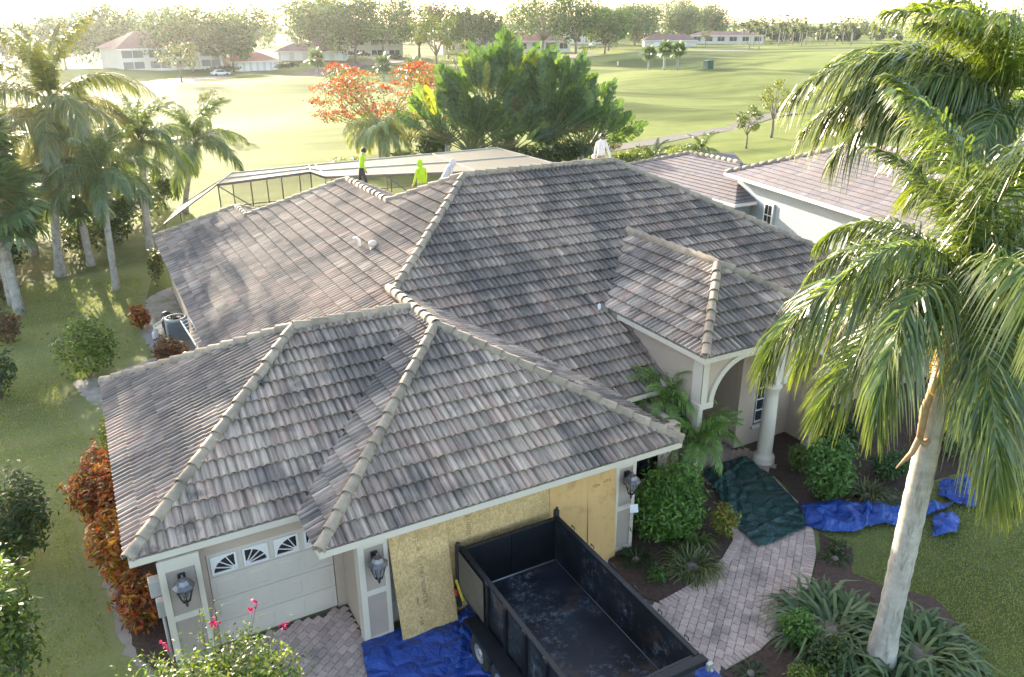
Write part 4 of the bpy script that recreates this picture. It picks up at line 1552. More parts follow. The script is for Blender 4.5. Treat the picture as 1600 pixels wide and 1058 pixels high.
def build_cage():
    t = thing('pool_cage', 'screened pool enclosure with pale mesh roof behind the house', 'pool cage', (13, 33, 0))
    Z = 3.5
    # outline of the roof, front edge then back edge
    fr = [(3.2, 33.3), (8.7, 34.6), (9.0, 32.6), (17.3, 30.0), (22.7, 29.4)]
    bk = [(4.5, 36.4), (9.2, 36.9), (9.6, 36.9), (17.6, 37.3), (22.6, 37.6)]
    for i in range(4):
        for k in range(3):
            a0, a1 = k / 3, (k + 1) / 3
            L = lambda p, q, u: tuple(np.array(p) * (1 - u) + np.array(q) * u)
            P = [L(fr[i], bk[i], a0), L(fr[i + 1], bk[i + 1], a0), L(fr[i + 1], bk[i + 1], a1), L(fr[i], bk[i], a1)]
            s = MB()
            s.add([(x, y, Z) for x, y in P], [(0, 1, 2, 3)])
            s.build('roof_screen', [SCREEN], t)
    f = MB()
    for i in range(5):
        f.beam((*fr[i], Z + .02), (*bk[i], Z + .02), .06, .10)
    for u in (.5, 1):
        for i in range(4):
            a = np.array(fr[i]) * (1 - u) + np.array(bk[i]) * u
            c = np.array(fr[i + 1]) * (1 - u) + np.array(bk[i + 1]) * u
            f.beam((*a, Z + .025), (*c, Z + .025), .06, .09)
    f.build('roof_beam', [CAGET], t)
    f = MB()
    for i in range(4): f.beam((*fr[i], Z - .02), (*fr[i + 1], Z - .02), .07, .14)
    f.build('front_beam', [CAGEM], t)
    # sloping left end
    s = MB()
    s.add([(3.2, 33.3, Z), (4.5, 36.4, Z), (1.6, 38.6, 1.4), (.3, 34.0, 1.5)], [(0, 1, 2, 3)])
    s.build('side_screen', [SCREEN], t)
    f = MB()
    f.beam((3.2, 33.3, Z), (.3, 34.0, 1.5), .06, .08)
    f.beam((4.5, 36.4, Z), (1.6, 38.6, 1.4), .06, .08)
    f.beam((.3, 34.0, 1.5), (1.6, 38.6, 1.4), .06, .08)
    f.beam((.3, 34.0, 0), (.3, 34.0, 1.5), .06, .06)
    f.beam((1.6, 38.6, 0), (1.6, 38.6, 1.4), .06, .06)
    f.build('end_frame', [CAGEM], t)

    def wall(a, c, n, z0, z1, rails, diag=()):
        a, c = np.array(a), np.array(c)
        for i in range(n + 1):
            p = a + (c - a) * i / n
            q = MB()
            q.beam((*p, z0), (*p, z1), .07, .05, 0, (c[0] - a[0], c[1] - a[1], 0))
            q.build('post', [CAGEM], t)
        for z in rails:
            q = MB()
            q.beam((*a, z), (*c, z), .05, .06)
            q.build('rail', [CAGEM], t)
        for i in diag:
            p, r = a + (c - a) * i / n, a + (c - a) * (i + 1) / n
            q = MB()
            q.beam((*p, z1), (*r, rails[0]), .05, .06)
            q.build('brace', [CAGEM], t)
        s = MB()
        s.add([(*a, z0), (*c, z0), (*c, z1), (*a, z1)], [(0, 1, 2, 3)])
        s.build('side_screen', [SSCREEN], t)
    wall((3.25, 33.36), (8.7, 34.66), 3, 0, Z - .09, (1.95, 1.0), (0,))
    wall((9.0, 32.66), (17.3, 30.06), 5, 0, Z - .09, (2.0, 1.0), (2,))
    wall((4.5, 36.45), (22.6, 37.65), 9, 0, Z - .06, (1.6, .8))
    wall((22.65, 29.5), (22.6, 37.6), 4, 0, Z - .06, (1.6, .8))


build_cage()


# ------------------------------------------------------------------ people
def skin_body(name, joints, edges, radii, mats, parent, sub=2, matfn=None):
    me = bpy.data.meshes.new(name)
    me.from_pydata([tuple(j) for j in joints], edges, [])
    o = bpy.data.objects.new(name, me)
    link(o, parent)
    for m in mats: me.materials.append(m)
    md = o.modifiers.new('skin', 'SKIN')
    md.use_smooth_shade = True
    sv = me.skin_vertices[0].data
    for i, r in enumerate(radii):
        sv[i].radius = r if isinstance(r, tuple) else (r, r)
    sv[0].use_root = True
    s = o.modifiers.new('sub', 'SUBSURF')
    s.levels = s.render_levels = sub
    dg = bpy.context.evaluated_depsgraph_get()
    m2 = bpy.data.meshes.new_from_object(o.evaluated_get(dg))
    o.modifiers.clear()
    o.data = m2
    m2.name = name
    if matfn:
        for p in m2.polygons:
            p.material_index = matfn(Vector(p.center))
    for p in m2.polygons: p.use_smooth = True
    return o


SKIN = mat('skin', (.30, .17, .11), (.34, .20, .13), 8, .55)
HAIR = mat('dark_hair', (.015, .011, .009), (.03, .022, .018), 30, .6)
NEON = mat('neon_yellow_fabric', (.38, .60, .02), (.32, .52, .02), 6, .8, .3, 20)
GREYF = mat('grey_fleece', (.52, .52, .52), (.44, .44, .45), 8, .9, .3, 20)
WHITEF = mat('white_cotton', (.72, .70, .66), (.62, .60, .58), 8, .9, .3, 20)
DARKF = mat('dark_trousers', (.03, .032, .038), (.05, .05, .055), 8, .9, .3, 20)
TANF = mat('tan_trousers', (.30, .24, .17), (.25, .2, .14), 8, .9, .3, 20)


def person(loc, rz, label, shirt, pants, H=1.74, bend=0., twist=0., hood=None, cap=None, stride=.12, arms=((.12, .10, 20), (-.05, .1, 10)), head_turn=0.):
    """standing figure facing +y in its own frame; bend = forward lean at the hips (rad)"""
    t = thing('person', label, 'person', loc, rz, 'roofers on the roof')
    k = H / 1.74

    def up(x, y, z):      # leaning upper body about the hips
        y2, z2 = y, z - .93
        c, s = math.cos(bend), math.sin(bend)
        return (x * k, (y2 * c + z2 * s) * k, (.93 + z2 * c - y2 * s) * k)
    J, E_, Rd = [], [], []

    def add(p, r, par=None):
        J.append(p)
        Rd.append(tuple(q * k for q in r) if isinstance(r, tuple) else r * k)
        if par is not None: E_.append((par, len(J) - 1))
        return len(J) - 1
    pel = add(up(0, 0, .93), (.155, .115))
    wa = add(up(0, .01, 1.10), (.145, .105), pel)
    ch = add(up(0, .015, 1.30), (.165, .115), wa)
    sh = add(up(0, .0, 1.44), (.12, .09), ch)
    nk = add(up(0, .01, 1.51), (.058, .058), sh)
    hd0 = add(up(0, .03, 1.56), (.062, .068), nk)
    for sd, (sp, fw, el) in zip((-1, 1), arms):
        a = add(up(sd * .17, 0, 1.42), .066, sh)
        e = math.radians(el)
        b_ = add(up(sd * (.21 + sp * .4), .02 + fw, 1.16), .050, a)
        c_ = add(up(sd * (.22 + sp), .05 + fw + .24 * math.sin(e), 1.16 - .24 * math.cos(e)), .040, b_)
        d_ = add(up(sd * (.22 + sp), .07 + fw + .30 * math.sin(e), 1.16 - .31 * math.cos(e)), (.036, .022), c_)
    for sd in (-1, 1):
        h = add((sd * .095 * k, 0, .86 * k), .098, pel)
        kn = add((sd * .11 * k, (.03 + sd * stride * .5) * k, .48 * k), .068, h)
        an = add((sd * .115 * k, (-.03 + sd * stride) * k, .09 * k), .048, kn)
        ft = add((sd * .125 * k, (.12 + sd * stride) * k, .045 * k), (.048, .035), an)

    zc = up(0, 0, .97)[2]

    def mf(c):
        z = c.z / k
        if z < .12: return 2
        w0 = up(0, 0, .96)
        lower = z < .94 and abs(c.x) < .24 * k and (bend < .6 or z < .9)
        arm = abs(c.x) > .235 * k
        if lower and not arm: return 1
        return 0
    body = skin_body('body', J, E_, Rd, [shirt, pants, DARKF], t, 2, mf)
    # hands: palm with five fingers
    for sd, (sp, fw, el) in zip((-1, 1), arms):
        e = math.radians(el)
        w0 = np.array(up(sd * (.22 + sp), .065 + fw + .27 * math.sin(e), 1.16 - .28 * math.cos(e)))
        w1 = np.array(up(sd * (.22 + sp), .09 + fw + .36 * math.sin(e), 1.16 - .38 * math.cos(e)))
        d_, s_, u_ = frame_from(w1 - w0, (sd, 0, .01))
        hb = MB()
        hb.tube([w0, w0 + d_ * .05 * k, w0 + d_ * .09 * k], [.026 * k, .036 * k, .034 * k], 8)
        for q in range(4):
            off = s_ * (q - 1.5) * .018 * k
            ln = (.065, .075, .07, .055)[q] * k
            hb.tube([w0 + d_ * .085 * k + off, w0 + d_ * (.085 * k + ln * .5) + off + u_ * .006, w0 + d_ * (.085 * k + ln) + off + u_ * .02 * k], [.009 * k, .0085 * k, .007 * k], 6)
        hb.tube([w0 + d_ * .04 * k + s_ * .03 * k, w0 + d_ * .07 * k + s_ * .055 * k, w0 + d_ * .10 * k + s_ * .06 * k], [.011 * k, .010 * k, .008 * k], 6)
        hb.build('hand', [SKIN], t, True)
    # head
    hc = np.array(up(0, .045, 1.635))
    n1, n2 = 14, 12
    V, F, mi = [], [], []
    ct, st_ = math.cos(head_turn), math.sin(head_turn)
    for i in range(n2 + 1):
        ph = PI * i / n2
        for j in range(n1):
            th = 2 * PI * j / n1
            x, y, z = math.sin(ph) * math.cos(th), math.sin(ph) * math.sin(th), math.cos(ph)
            jaw = 1 - .28 * max(0, -z) * (1 if y < .3 else .55)
            p = np.array([x * .076 * jaw, y * .096 * (1 - .12 * max(0, -z)), z * .118]) * k
            if y > .8 and -.35 < z < .15 and abs(x) < .35: p[1] += .018 * k      # nose
            p = np.array([p[0] * ct - p[1] * st_, p[0] * st_ + p[1] * ct, p[2]])
            V.append(hc + p)
    for i in range(n2):
        for j in range(n1):
            F.append((i * n1 + j, i * n1 + (j + 1) % n1, (i + 1) * n1 + (j + 1) % n1, (i + 1) * n1 + j))
    hm = MB()
    hm.add(V, F, 0, True)
    head = hm.build('head', [SKIN], t, True)
    fw = np.array([-st_, ct, 0])
    rt = np.array([ct, st_, 0])
    eb = MB()
    for sd in (-1, 1):
        c = hc + fw * .088 * k + rt * sd * .030 * k + np.array([0, 0, .012 * k])
        eb.lathe([(.0, -.008), (.010, -.004), (.010, .004), (.0, .008)], c, 8)
        c2 = hc + rt * sd * .076 * k
        eb.lathe([(.004, -.03), (.014, -.01), (.016, .01), (.006, .03)], c2, 6)
    mo = hc + fw * .088 * k - np.array([0, 0, .055 * k])
    eb.beam(mo - rt * .02 * k, mo + rt * .02 * k, .01, .006)
    eb.build('face_features', [HAIR], head, True)

    def shell(name, m, r, cut, zc_, back):
        V2, F2 = [], []
        n2_ = 8
        for i in range(n2_ + 1):
            ph = PI * .5 * (i / n2_) * zc_
            for j in range(n1):
                th = 2 * PI * j / n1
                x, y, z = math.sin(ph) * math.cos(th), math.sin(ph) * math.sin(th), math.cos(ph)
                lim = 1.0
                p = np.array([x * .084 * r, y * .104 * r - back, z * .126 * r]) * k
                p = np.array([p[0] * ct - p[1] * st_, p[0] * st_ + p[1] * ct, p[2]])
                V2.append(hc + p)
        for i in range(n2_):
            for j in range(n1):
                if cut and i >= n2_ - cut and .12 < (j + .5) / n1 < .38: continue
                F2.append((i * n1 + j, i * n1 + (j + 1) % n1, (i + 1) * n1 + (j + 1) % n1, (i + 1) * n1 + j))
        b_ = MB()
        b_.add(V2, F2, 0, True)
        o = b_.build(name, [m], t, True)
        md = o.modifiers.new('thick', 'SOLIDIFY')
        md.thickness = .012
        return o
    if hood is not None:
        shell('hood', hood, 1.14, 4, 1.62, .018)
    else:
        shell('hair', HAIR, 1.0, 3, 1.25, .008)
        if cap is not None:
            c_ = shell('cap', cap, 1.08, 0, .92, .0)
            b_ = MB()
            b_.prism([(hc[0] + x, hc[1] + y) for x, y in ((-.07, .07), (.07, .07), (.06, .16), (-.06, .16))], hc[2] + .035, hc[2] + .045)
            b_.build('cap_peak', [cap], t, True)
    return t


person((6.9, 19.3, 5.26), R(-100), 'bareheaded roofer in neon yellow shirt and dark trousers walking behind the left ridge', NEON, DARKF, 1.72, .18, stride=.2, arms=((.10, .02, 15), (.10, -.02, 20)))
person((7.6, 14.5, 5.35), R(10), 'roofer in neon yellow hoodie with the hood up', NEON, TANF, 1.74, .12, hood=NEON, arms=((.03, .02, 25), (.05, .04, 25)))
person((8.3, 14.2, 5.50), R(-85), 'stooping roofer in pale grey hoodie beside the neon hoodie', GREYF, DARKF, 1.72, .62, hood=GREYF, arms=((.0, .08, 30), (.02, .08, 25)))
person((14.55, 13.3, 5.97), R(165), 'roofer in white long sleeves and dark cap on the top ridge', WHITEF, TANF, 1.74, .0, cap=HAIR, arms=((.10, .02, 12), (.08, .0, 10)))

# ================================================================== VEGETATION
def unit(a):
    return a / (np.linalg.norm(a, axis=-1, keepdims=True) + 1e-9)


def leaf_quads(rng, C, L, asp, col, up=.35, out=None, fold=.12):
    """one folded rhombic leaf per centre"""
    n = len(C)
    L = np.broadcast_to(np.asarray(L, float), (n,))[:, None] * rng.uniform(.7, 1.25, (n, 1))
    nrm = rng.normal(size=(n, 3))
    nrm[:, 2] = np.abs(nrm[:, 2]) + up
    if out is not None: nrm = nrm + out
    nrm = unit(nrm)
    d = unit(np.cross(nrm, rng.normal(size=(n, 3))))
    s = np.cross(nrm, d)
    W = L * asp
    V = np.stack([C - d * L * .5, C + s * W * .5 + nrm * W * fold, C + d * L * .5, C - s * W * .5 + nrm * W * fold], 1).reshape(-1, 3)
    F = np.arange(4 * n).reshape(n, 4)
    return V, F, np.repeat(col, 4, axis=0)


def pick(rng, n, pal, jit=.18):
    P = np.array(pal, float)
    c = P[rng.integers(0, len(P), n)]
    return c * rng.uniform(1 - jit, 1 + jit, (n, 1))


def lobes_pts(rng, lobes, n):
    """points gathered near the shells of ellipsoidal lobes (x,y,z,rx,ry,rz)"""
    L = np.array(lobes, float)
    w = (L[:, 3] * L[:, 4] + L[:, 3] * L[:, 5])
    k = rng.choice(len(L), n, p=w / w.sum())
    d = unit(rng.normal(size=(n, 3)))
    r = rng.uniform(.25, 1.0, n) ** .45
    r = r * rng.uniform(.86, 1.12, n)
    o = d * L[k, 3:6]
    return L[k, :3] + o * r[:, None], unit(d)


GREEN = [(.055, .105, .022), (.075, .13, .028), (.04, .08, .02), (.095, .15, .035)]
DKGREEN = [(.03, .065, .018), (.04, .08, .022), (.055, .095, .028)]
OLIVE = [(.085, .105, .04), (.07, .09, .032), (.11, .13, .05), (.055, .075, .03)]
BRIGHT = [(.13, .20, .03), (.17, .24, .035), (.10, .17, .028), (.20, .25, .05)]
CROTON = [(.40, .085, .02), (.30, .055, .018), (.48, .16, .025), (.18, .04, .02), (.12, .11, .02), (.50, .25, .03)]
YELLOWG = [(.24, .26, .03), (.18, .22, .03), (.30, .28, .05), (.12, .17, .03)]


def shrub(name, label, cat, loc, rx, ry, h, n, ls, pal, seed, group=None, asp=.45, lobes=None, extra=None, up=.35, sphere=False, m=None):
    rng = np.random.default_rng(seed)
    t = thing(name, label, cat, (loc[0], loc[1], 0.02), 0, group)
    if lobes is None:
        lobes = []
        k = 9 if not sphere else 5
        for i in range(k):
            a = rng.uniform(0, 2 * PI)
            q = math.sqrt(rng.uniform(0, 1)) * .62
            lobes.append((math.cos(a) * q * rx, math.sin(a) * q * ry, h * rng.uniform(.38, .70), rx * rng.uniform(.34, .5), ry * rng.uniform(.34, .5), h * rng.uniform(.22, .34)))
        lobes.append((0, 0, h * .42, rx * .72, ry * .72, h * .42))
    P, out = lobes_pts(rng, lobes, n)
    st_ = rng.random(n) < .09          # stray shoots break the outline
    P[st_] += out[st_] * rng.uniform(.06, .30, (int(st_.sum()), 1)) * min(rx, ry, h * .6) + np.array([0, 0, .05 * h])
    P[:, 2] = np.abs(P[:, 2] - .03) + .03
    V, F, c = leaf_quads(rng, P, ls, asp, pick(rng, n, pal, .3), up, out * .7)
    mobj('foliage', npmesh('foliage', V, F, m or LEAF, col=c), t)
    b = MB()
    for i in range(5):
        a = i * 1.256 + rng.uniform(-.3, .3)
        b.tube([(.03 * math.cos(a), .03 * math.sin(a), -.05), (.25 * rx * math.cos(a), .25 * ry * math.sin(a), h * .35), (.5 * rx * math.cos(a + .3), .5 * ry * math.sin(a + .3), h * .66)], [.022, .016, .008], 5)
    b.build('stem', [BARK], t, True)
    if extra: extra(rng, t, lobes)
    return t


def limb(b, p0, p1, r0, r1, rng, n=4, bow=.12):
    p0, p1 = np.array(p0, float), np.array(p1, float)
    L = np.linalg.norm(p1 - p0)
    path, rad = [], []
    off = rng.normal(size=3) * L * bow
    for i in range(n + 1):
        u = i / n
        path.append(p0 + (p1 - p0) * u + off * math.sin(PI * u) * (1 - .3 * u))
        rad.append(r0 + (r1 - r0) * u)
    b.tube(path, rad, 7, 0, True)


def make_tree(name, label, loc, H, cr, pal, seed, group=None, n=2200, ls=.5, base=.28, trunk_r=None, flat=.55, nl=10, asp=.6, cat='tree', spread=1.0, flowers=None, m=None, lean=(0, 0), clump=.36):
    rng = np.random.default_rng(seed)
    t = thing(name, label, cat, (loc[0], loc[1], gz(*loc) - .05), 0, group)
    tr = trunk_r or max(.06, H * .022)
    b = MB()
    fork = np.array([lean[0] * .4, lean[1] * .4, H * base * rng.uniform(.75, 1.0)])
    limb(b, (0, 0, 0), fork, tr * 1.25, tr * .85, rng, 4, .04)
    lobes = []
    zc, zr = H * (base + 1) / 2, H * (1 - base) / 2
    for i in range(nl):
        a = i * 2.399 + rng.uniform(-.4, .4)
        v = (i + .5) / nl
        z = zc + zr * (1.5 * v - .72) * .92
        q = cr * spread * math.sqrt(max(.06, 1 - ((z - zc) / zr) ** 2 * .85)) * rng.uniform(.45, .78)
        r = cr * clump * rng.uniform(.75, 1.25)
        c = np.array([math.cos(a) * q + lean[0], math.sin(a) * q + lean[1], z])
        lobes.append((*c, r, r, r * flat * rng.uniform(.8, 1.2)))
        mid = fork + (c - fork) * .45 + np.array([0, 0, H * .04])
        limb(b, fork, mid, tr * .5, tr * .28, rng, 3, .08)
        limb(b, mid, c, tr * .28, tr * .08, rng, 3, .08)
    b.build('trunk', [BARK], t, True)
    P, out = lobes_pts(rng, lobes, n)
    # secondary tufts roughen the outline
    V, F, c = leaf_quads(rng, P, ls, asp, pick(rng, n, pal), .3, out * .8)
    mobj('crown', npmesh('crown', V, F, m or LEAF, col=c), t)
    if flowers:
        fp, fn, fs, fl = flowers
        k = rng.choice(len(lobes), int(fn))
        L = np.array(lobes)[k]
        cl = np.array([L[i, :3] + unit(rng.normal(size=3) * [1, 1, .5] + [0, 0, .55]) * L[i, 3:6] * rng.uniform(.85, 1.15) for i in range(len(k))])
        P2 = np.repeat(cl, fl, axis=0) + rng.normal(size=(len(cl) * fl, 3)) * fs * np.array([1.5, 1.5, .6])
        V, F, c = leaf_quads(rng, P2, fs, .8, pick(rng, len(P2), fp), .6)
        mobj('blossom', npmesh('blossom', V, F, PETAL, col=c), t)
    return t


# ---------------------------------------------------------------- palms
PALMG = [(.08, .14, .045), (.115, .18, .055), (.06, .11, .04), (.17, .22, .07)]
PALMB = [(.10, .165, .06), (.08, .14, .055), (.13, .19, .07)]


def frond_mesh(L, a0, a1, nl, ll, lw, seed, pal, plum=.5, droop=.6, pw=1.3, r0=.03, b0=.14, tipy=.25, m=None):
    rng = np.random.default_rng(seed)
    K = 40
    ts = np.linspace(0, 1, K)
    th = a0 + (a1 - a0) * ts ** pw
    x = np.concatenate([[0], np.cumsum(np.cos(th[:-1]) * L / (K - 1))])
    z = np.concatenate([[0], np.cumsum(np.sin(th[:-1]) * L / (K - 1))])
    V, F, C = [], [], []
    RV, RF = tube_vf(np.stack([x, np.zeros(K), z], 1)[::3], np.interp(np.arange(0, K, 3) / K, [0, .15, 1], [r0 * 1.6, r0, .005]), 5)
    RC = np.tile(np.array([[.20, .22, .07]]), (len(RV), 1))
    for side in (-1, 1):
        for i in range(nl):
            t = b0 + (1 - b0) * (i + rng.uniform(-.3, .3)) / (nl - 1)
            t = min(max(t, b0), 1)
            p = np.array([np.interp(t, ts, x), 0, np.interp(t, ts, z)])
            a = np.interp(t, ts, th)
            T = np.array([math.cos(a), 0, math.sin(a)])
            Nn = np.array([-math.sin(a), 0, math.cos(a)])
            S = np.array([0, side, 0])
            be = R(28) + R(42) * t ** 1.5 + rng.normal() * .08
            ro = rng.normal() * plum + .15
            D = unit((S * math.cos(ro) + Nn * math.sin(ro)) * math.cos(be) + T * math.sin(be))
            ln = ll * (.45 + .55 * math.sin(PI * min(1, .12 + .80 * t))) * (1 - .45 * t ** 4) * rng.uniform(.85, 1.1)
            g = np.array([0, 0, -1.])
            dr = droop * rng.uniform(.6, 1.3)
            p1 = p + D * ln * .36 + g * ln * dr * .09
            p2 = p + D * ln * .70 + g * ln * dr * .38
            p3 = p + D * ln * .90 + g * ln * dr * .82
            Wv = unit(np.cross(D, np.cross(T, D)) + 1e-6)
            w = lw * rng.uniform(.8, 1.2)
            o = len(V)
            V += [p - Wv * w * .3, p + Wv * w * .3, p1 - Wv * w * .5, p1 + Wv * w * .5, p2 - Wv * w * .4, p2 + Wv * w * .4, p3 - Wv * w * .06, p3 + Wv * w * .06]
            F += [(o, o + 1, o + 3, o + 2), (o + 2, o + 3, o + 5, o + 4), (o + 4, o + 5, o + 7, o + 6)]
            c = np.array(pal[rng.integers(len(pal))]) * rng.uniform(.8, 1.2)
            ct = c * (1 - tipy) + np.array([.30, .27, .06]) * tipy
            C += [c] * 4 + [c * .6 + ct * .4] * 2 + [ct] * 2
    V = np.concatenate([np.array(V), RV])
    n0 = len(C)
    F = F + [[n0 + q for q in f] for f in RF]
    return npmesh('frond', V, F, m or PALMLEAF, col=np.concatenate([np.array(C), RC]))


def palm(name, label, loc, H, fronds, trunk_r, group=None, lean=(0, 0), bulge=.12, z0=None, tm=None, n=14, boots=0., seed=0, shaft=None):
    """fronds: list of (mesh, azimuth, dz, scale, roll)"""
    rng = np.random.default_rng(seed + 77)
    t = thing(name, label, 'palm tree', (loc[0], loc[1], (gz(*loc) if z0 is None else z0)), 0, group)
    b = MB()
    path, rad = [], []
    for i in range(n + 1):
        u = i / n
        path.append((lean[0] * u ** 1.4, lean[1] * u ** 1.4, H * u - .05 * (i == 0)))
        rad.append(trunk_r * (1.28 - .38 * min(1, u * 6) - .18 * u + bulge * math.sin(PI * u)) * (1 + (.03 if i % 2 else -.02)))
    b.tube(path, rad, 14)
    b.build('trunk', [tm or PALMBARK], t, True)
    if shaft:
        s = MB()
        r_ = rad[-1]
        s.tube([(lean[0], lean[1], H - .15), (lean[0], lean[1], H + shaft * .4), (lean[0], lean[1], H + shaft)], [r_ * 1.05, r_ * 1.35, r_ * .6], 12)
        s.build('crownshaft', [mat('palm_crownshaft', (.20, .19, .09), (.30, .25, .14), 9, .7, .3, 40)], t, True)
    for me, az, dz, sc, roll in fronds:
        o = mobj('frond', me, t, (lean[0], lean[1], H + dz), (roll, 0, az))
        o.rotation_mode = 'ZYX'
        o.rotation_euler = (roll, 0, az)
        o.scale = (sc, sc, sc)
    return t


def ring(meshes, n, rng, hi=.0, a_off=0., sc=(.9, 1.1), dz=(.0, .2)):
    """golden-angle crown: early entries in meshes are the upright fronds, late ones the hanging ones"""
    out = []
    for i in range(n):
        k = min(len(meshes) - 1, int(len(meshes) * i / n))
        out.append((meshes[k], a_off + i * 2.39996 + rng.uniform(-.2, .2), dz[1] - (dz[1] - dz[0]) * i / n, rng.uniform(*sc), rng.uniform(-.35, .35)))
    return out


def fan_leaf_mesh(seed, R_=.75, pet=.7, nseg=26, pal=PALMB, droop=.5):
    rng = np.random.default_rng(seed)
    V, F, C = [], [], []
    for i in range(nseg):
        a = -2.2 + 4.4 * i / (nseg - 1) + rng.normal() * .03
        d = np.array([math.cos(a), math.sin(a), 0])
        w = np.array([-math.sin(a), math.cos(a), 0])
        r = R_ * (1 - .18 * abs(a) / 2.2) * rng.uniform(.92, 1.08)
        fz = -.10 * abs(math.sin(a)) * R_
        o = len(V)
        b0 = np.array([pet, 0, 0.])
        for u, wd in ((.02, .01), (.55, .045), (.8, .034), (1.0, .006)):
            z = fz * u - droop * r * max(0, u - .5) ** 1.5 * rng.uniform(.7, 1.3)
            p = b0 + d * r * u + np.array([0, 0, z])
            V += [p - w * wd * R_ / .75, p + w * wd * R_ / .75]
        F += [(o, o + 1, o + 3, o + 2), (o + 2, o + 3, o + 5, o + 4), (o + 4, o + 5, o + 7, o + 6)]
        c = np.array(pal[rng.integers(len(pal))]) * rng.uniform(.8, 1.2)
        C += [c] * 8
    RV, RF = tube_vf([(0, 0, 0), (pet * .5, 0, .03), (pet, 0, 0), (pet + R_ * .4, 0, -.03)], [.022, .016, .012, .005], 5)
    n0 = len(V)
    F = F + [[n0 + q for q in f] for f in RF]
    return npmesh('fan_leaf', np.concatenate([np.array(V), RV]), F, PALMLEAF, col=np.concatenate([np.array(C), np.tile([[.14, .17, .06]], (len(RV), 1))]))


FANS = [fan_leaf_mesh(i, .8 + .08 * i, .75, 26, PALMB, .45 + .15 * i) for i in range(3)]


def fan_palm(name, label, loc, H, seed, group=None, n=30, tr=.17, sc=1.0, lean=(0, 0)):
    rng = np.random.default_rng(seed)
    t = thing(name, label, 'palm tree', (loc[0], loc[1], gz(*loc)), 0, group)
    b = MB()
    b.tube([(lean[0] * u ** 1.5, lean[1] * u ** 1.5, H * u - .05) for u in np.linspace(0, 1, 12)], [tr * (1.2 - .25 * min(1, u * 5)) * (1 + .04 * (i % 2)) for i, u in enumerate(np.linspace(0, 1, 12))], 12)
    b.build('trunk', [PALMBARK], t, True)
    for i in range(n):
        v = (i + .5) / n
        el = R(82) - R(128) * v ** .9
        az = i * 2.39996 + rng.uniform(-.2, .2)
        o = mobj('fan_leaf', FANS[rng.integers(3)], t, (lean[0], lean[1], H + .15 - .25 * v))
        o.rotation_mode = 'XYZ'
        o.rotation_euler = (rng.uniform(-.3, .3), -el, az)
        s = sc * rng.uniform(.85, 1.15)
        o.scale = (s, s, s)
    return t


# ---- the big queen palm in the front lawn
rngp = np.random.default_rng(3)
QF = [frond_mesh(3.6, R(82), R(15), 140, .76, .034, 1, PALMG, .6, .9, 1.2),
      frond_mesh(4.0, R(66), R(-55), 150, .84, .034, 2, PALMG, .6, 1.2, 1.0),
      frond_mesh(4.2, R(52), R(-84), 155, .90, .034, 3, PALMG, .55, 1.3, .85),
      frond_mesh(4.0, R(34), R(-88), 150, .90, .034, 4, PALMG, .55, 1.3, .7),
      frond_mesh(3.6, R(5), R(-88), 140, .82, .034, 5, PALMG, .5, 1.2, .5)]
LEFT = math.atan2(.477, -.879)                   # world azimuth that shows as "left" in the photograph
fr = [(QF[0], LEFT + .3, .6, 1.1, .1), (QF[0], LEFT - 1.0, .6, 1.05, .1), (QF[0], LEFT + 1.2, .6, 1.1, .1), (QF[0], LEFT + 3.0, .5, .95, .1), (QF[1], LEFT + .25, .45, .72, .1), (QF[1], LEFT + 2.1, .4, 1.0, .1), (QF[1], LEFT - .3, .4, .7, -.1), (QF[0], LEFT - .5, .45, .8, 0), (QF[0], LEFT + 2.2, .45, .85, .1), (QF[0], LEFT + 4.0, .42, .75, 0),
      (QF[1], LEFT + 1.35, .38, 1.0, .1), (QF[1], LEFT + 3.0, .38, 1.0, -.1), (QF[1], LEFT - .95, .36, .8, .0), (QF[1], LEFT + 4.6, .36, 1.0, .2),
      (QF[2], LEFT + .12, .30, .98, .12), (QF[2], LEFT + .75, .30, .95, -.15), (QF[2], LEFT + 2.0, .28, 1.0, .1), (QF[2], LEFT + 3.5, .28, 1.05, .1), (QF[2], LEFT - 1.5, .28, .9, .1),
      (QF[3], LEFT + .42, .20, .86, .2), (QF[3], LEFT + 1.25, .18, 1.0, -.2), (QF[3], LEFT + 2.55, .18, 1.05, .1), (QF[3], LEFT + 3.1, .18, 1.0, .1), (QF[3], LEFT + 4.1, .18, 1.0, 0), (QF[3], LEFT - .35, .15, .8, .1),
      (QF[4], LEFT + 2.15, .10, .95, .1), (QF[4], LEFT + 2.85, .05, 1.0, .0), (QF[4], LEFT + 3.8, .05, .95, .1)]
palm('queen_palm', 'tall queen palm with pale ringed trunk in the right foreground', (8.80, -5.03), 7.2, fr, .23, 'queen palms', bulge=.10, z0=.03, tm=TRUNK, n=40, shaft=.9)
# old sheaths and fruit stalks on it
b = MB()
b.tube([(8.62, -5.12, 6.45), (8.50, -5.08, 6.1), (8.45, -5.05, 5.7), (8.47, -5.06, 5.15)], [.04, .06, .07, .055], 8)
b.tube([(8.47, -5.06, 5.17), (8.44, -5.0, 4.85), (8.33, -4.85, 4.5)], [.055, .05, .012], 8)
b.tube([(8.47, -5.06, 5.12), (8.56, -5.1, 5.05), (8.64, -5.12, 5.10)], [.04, .06, .05], 8)
o = b.build('dead_sheath', [mat('dry_palm_sheath', (.36, .22, .12), (.46, .30, .18), 9, .8, .4, 30)])
tag(o, 'dry brown flower sheath hanging on the foreground palm trunk', 'palm sheath')
rr = np.random.default_rng(9)
P = np.array([8.62, -5.15, 6.65]) + rr.normal(size=(420, 3)) * [.14, .14, .30]
V, F, c = leaf_quads(rr, P, .16, .10, pick(rr, 420, [(.42, .20, .08), (.34, .15, .06), (.45, .27, .12)]), .0)
o = mobj('fruit_stalk', npmesh('fruit_stalk', V, F, LEAF, col=c))
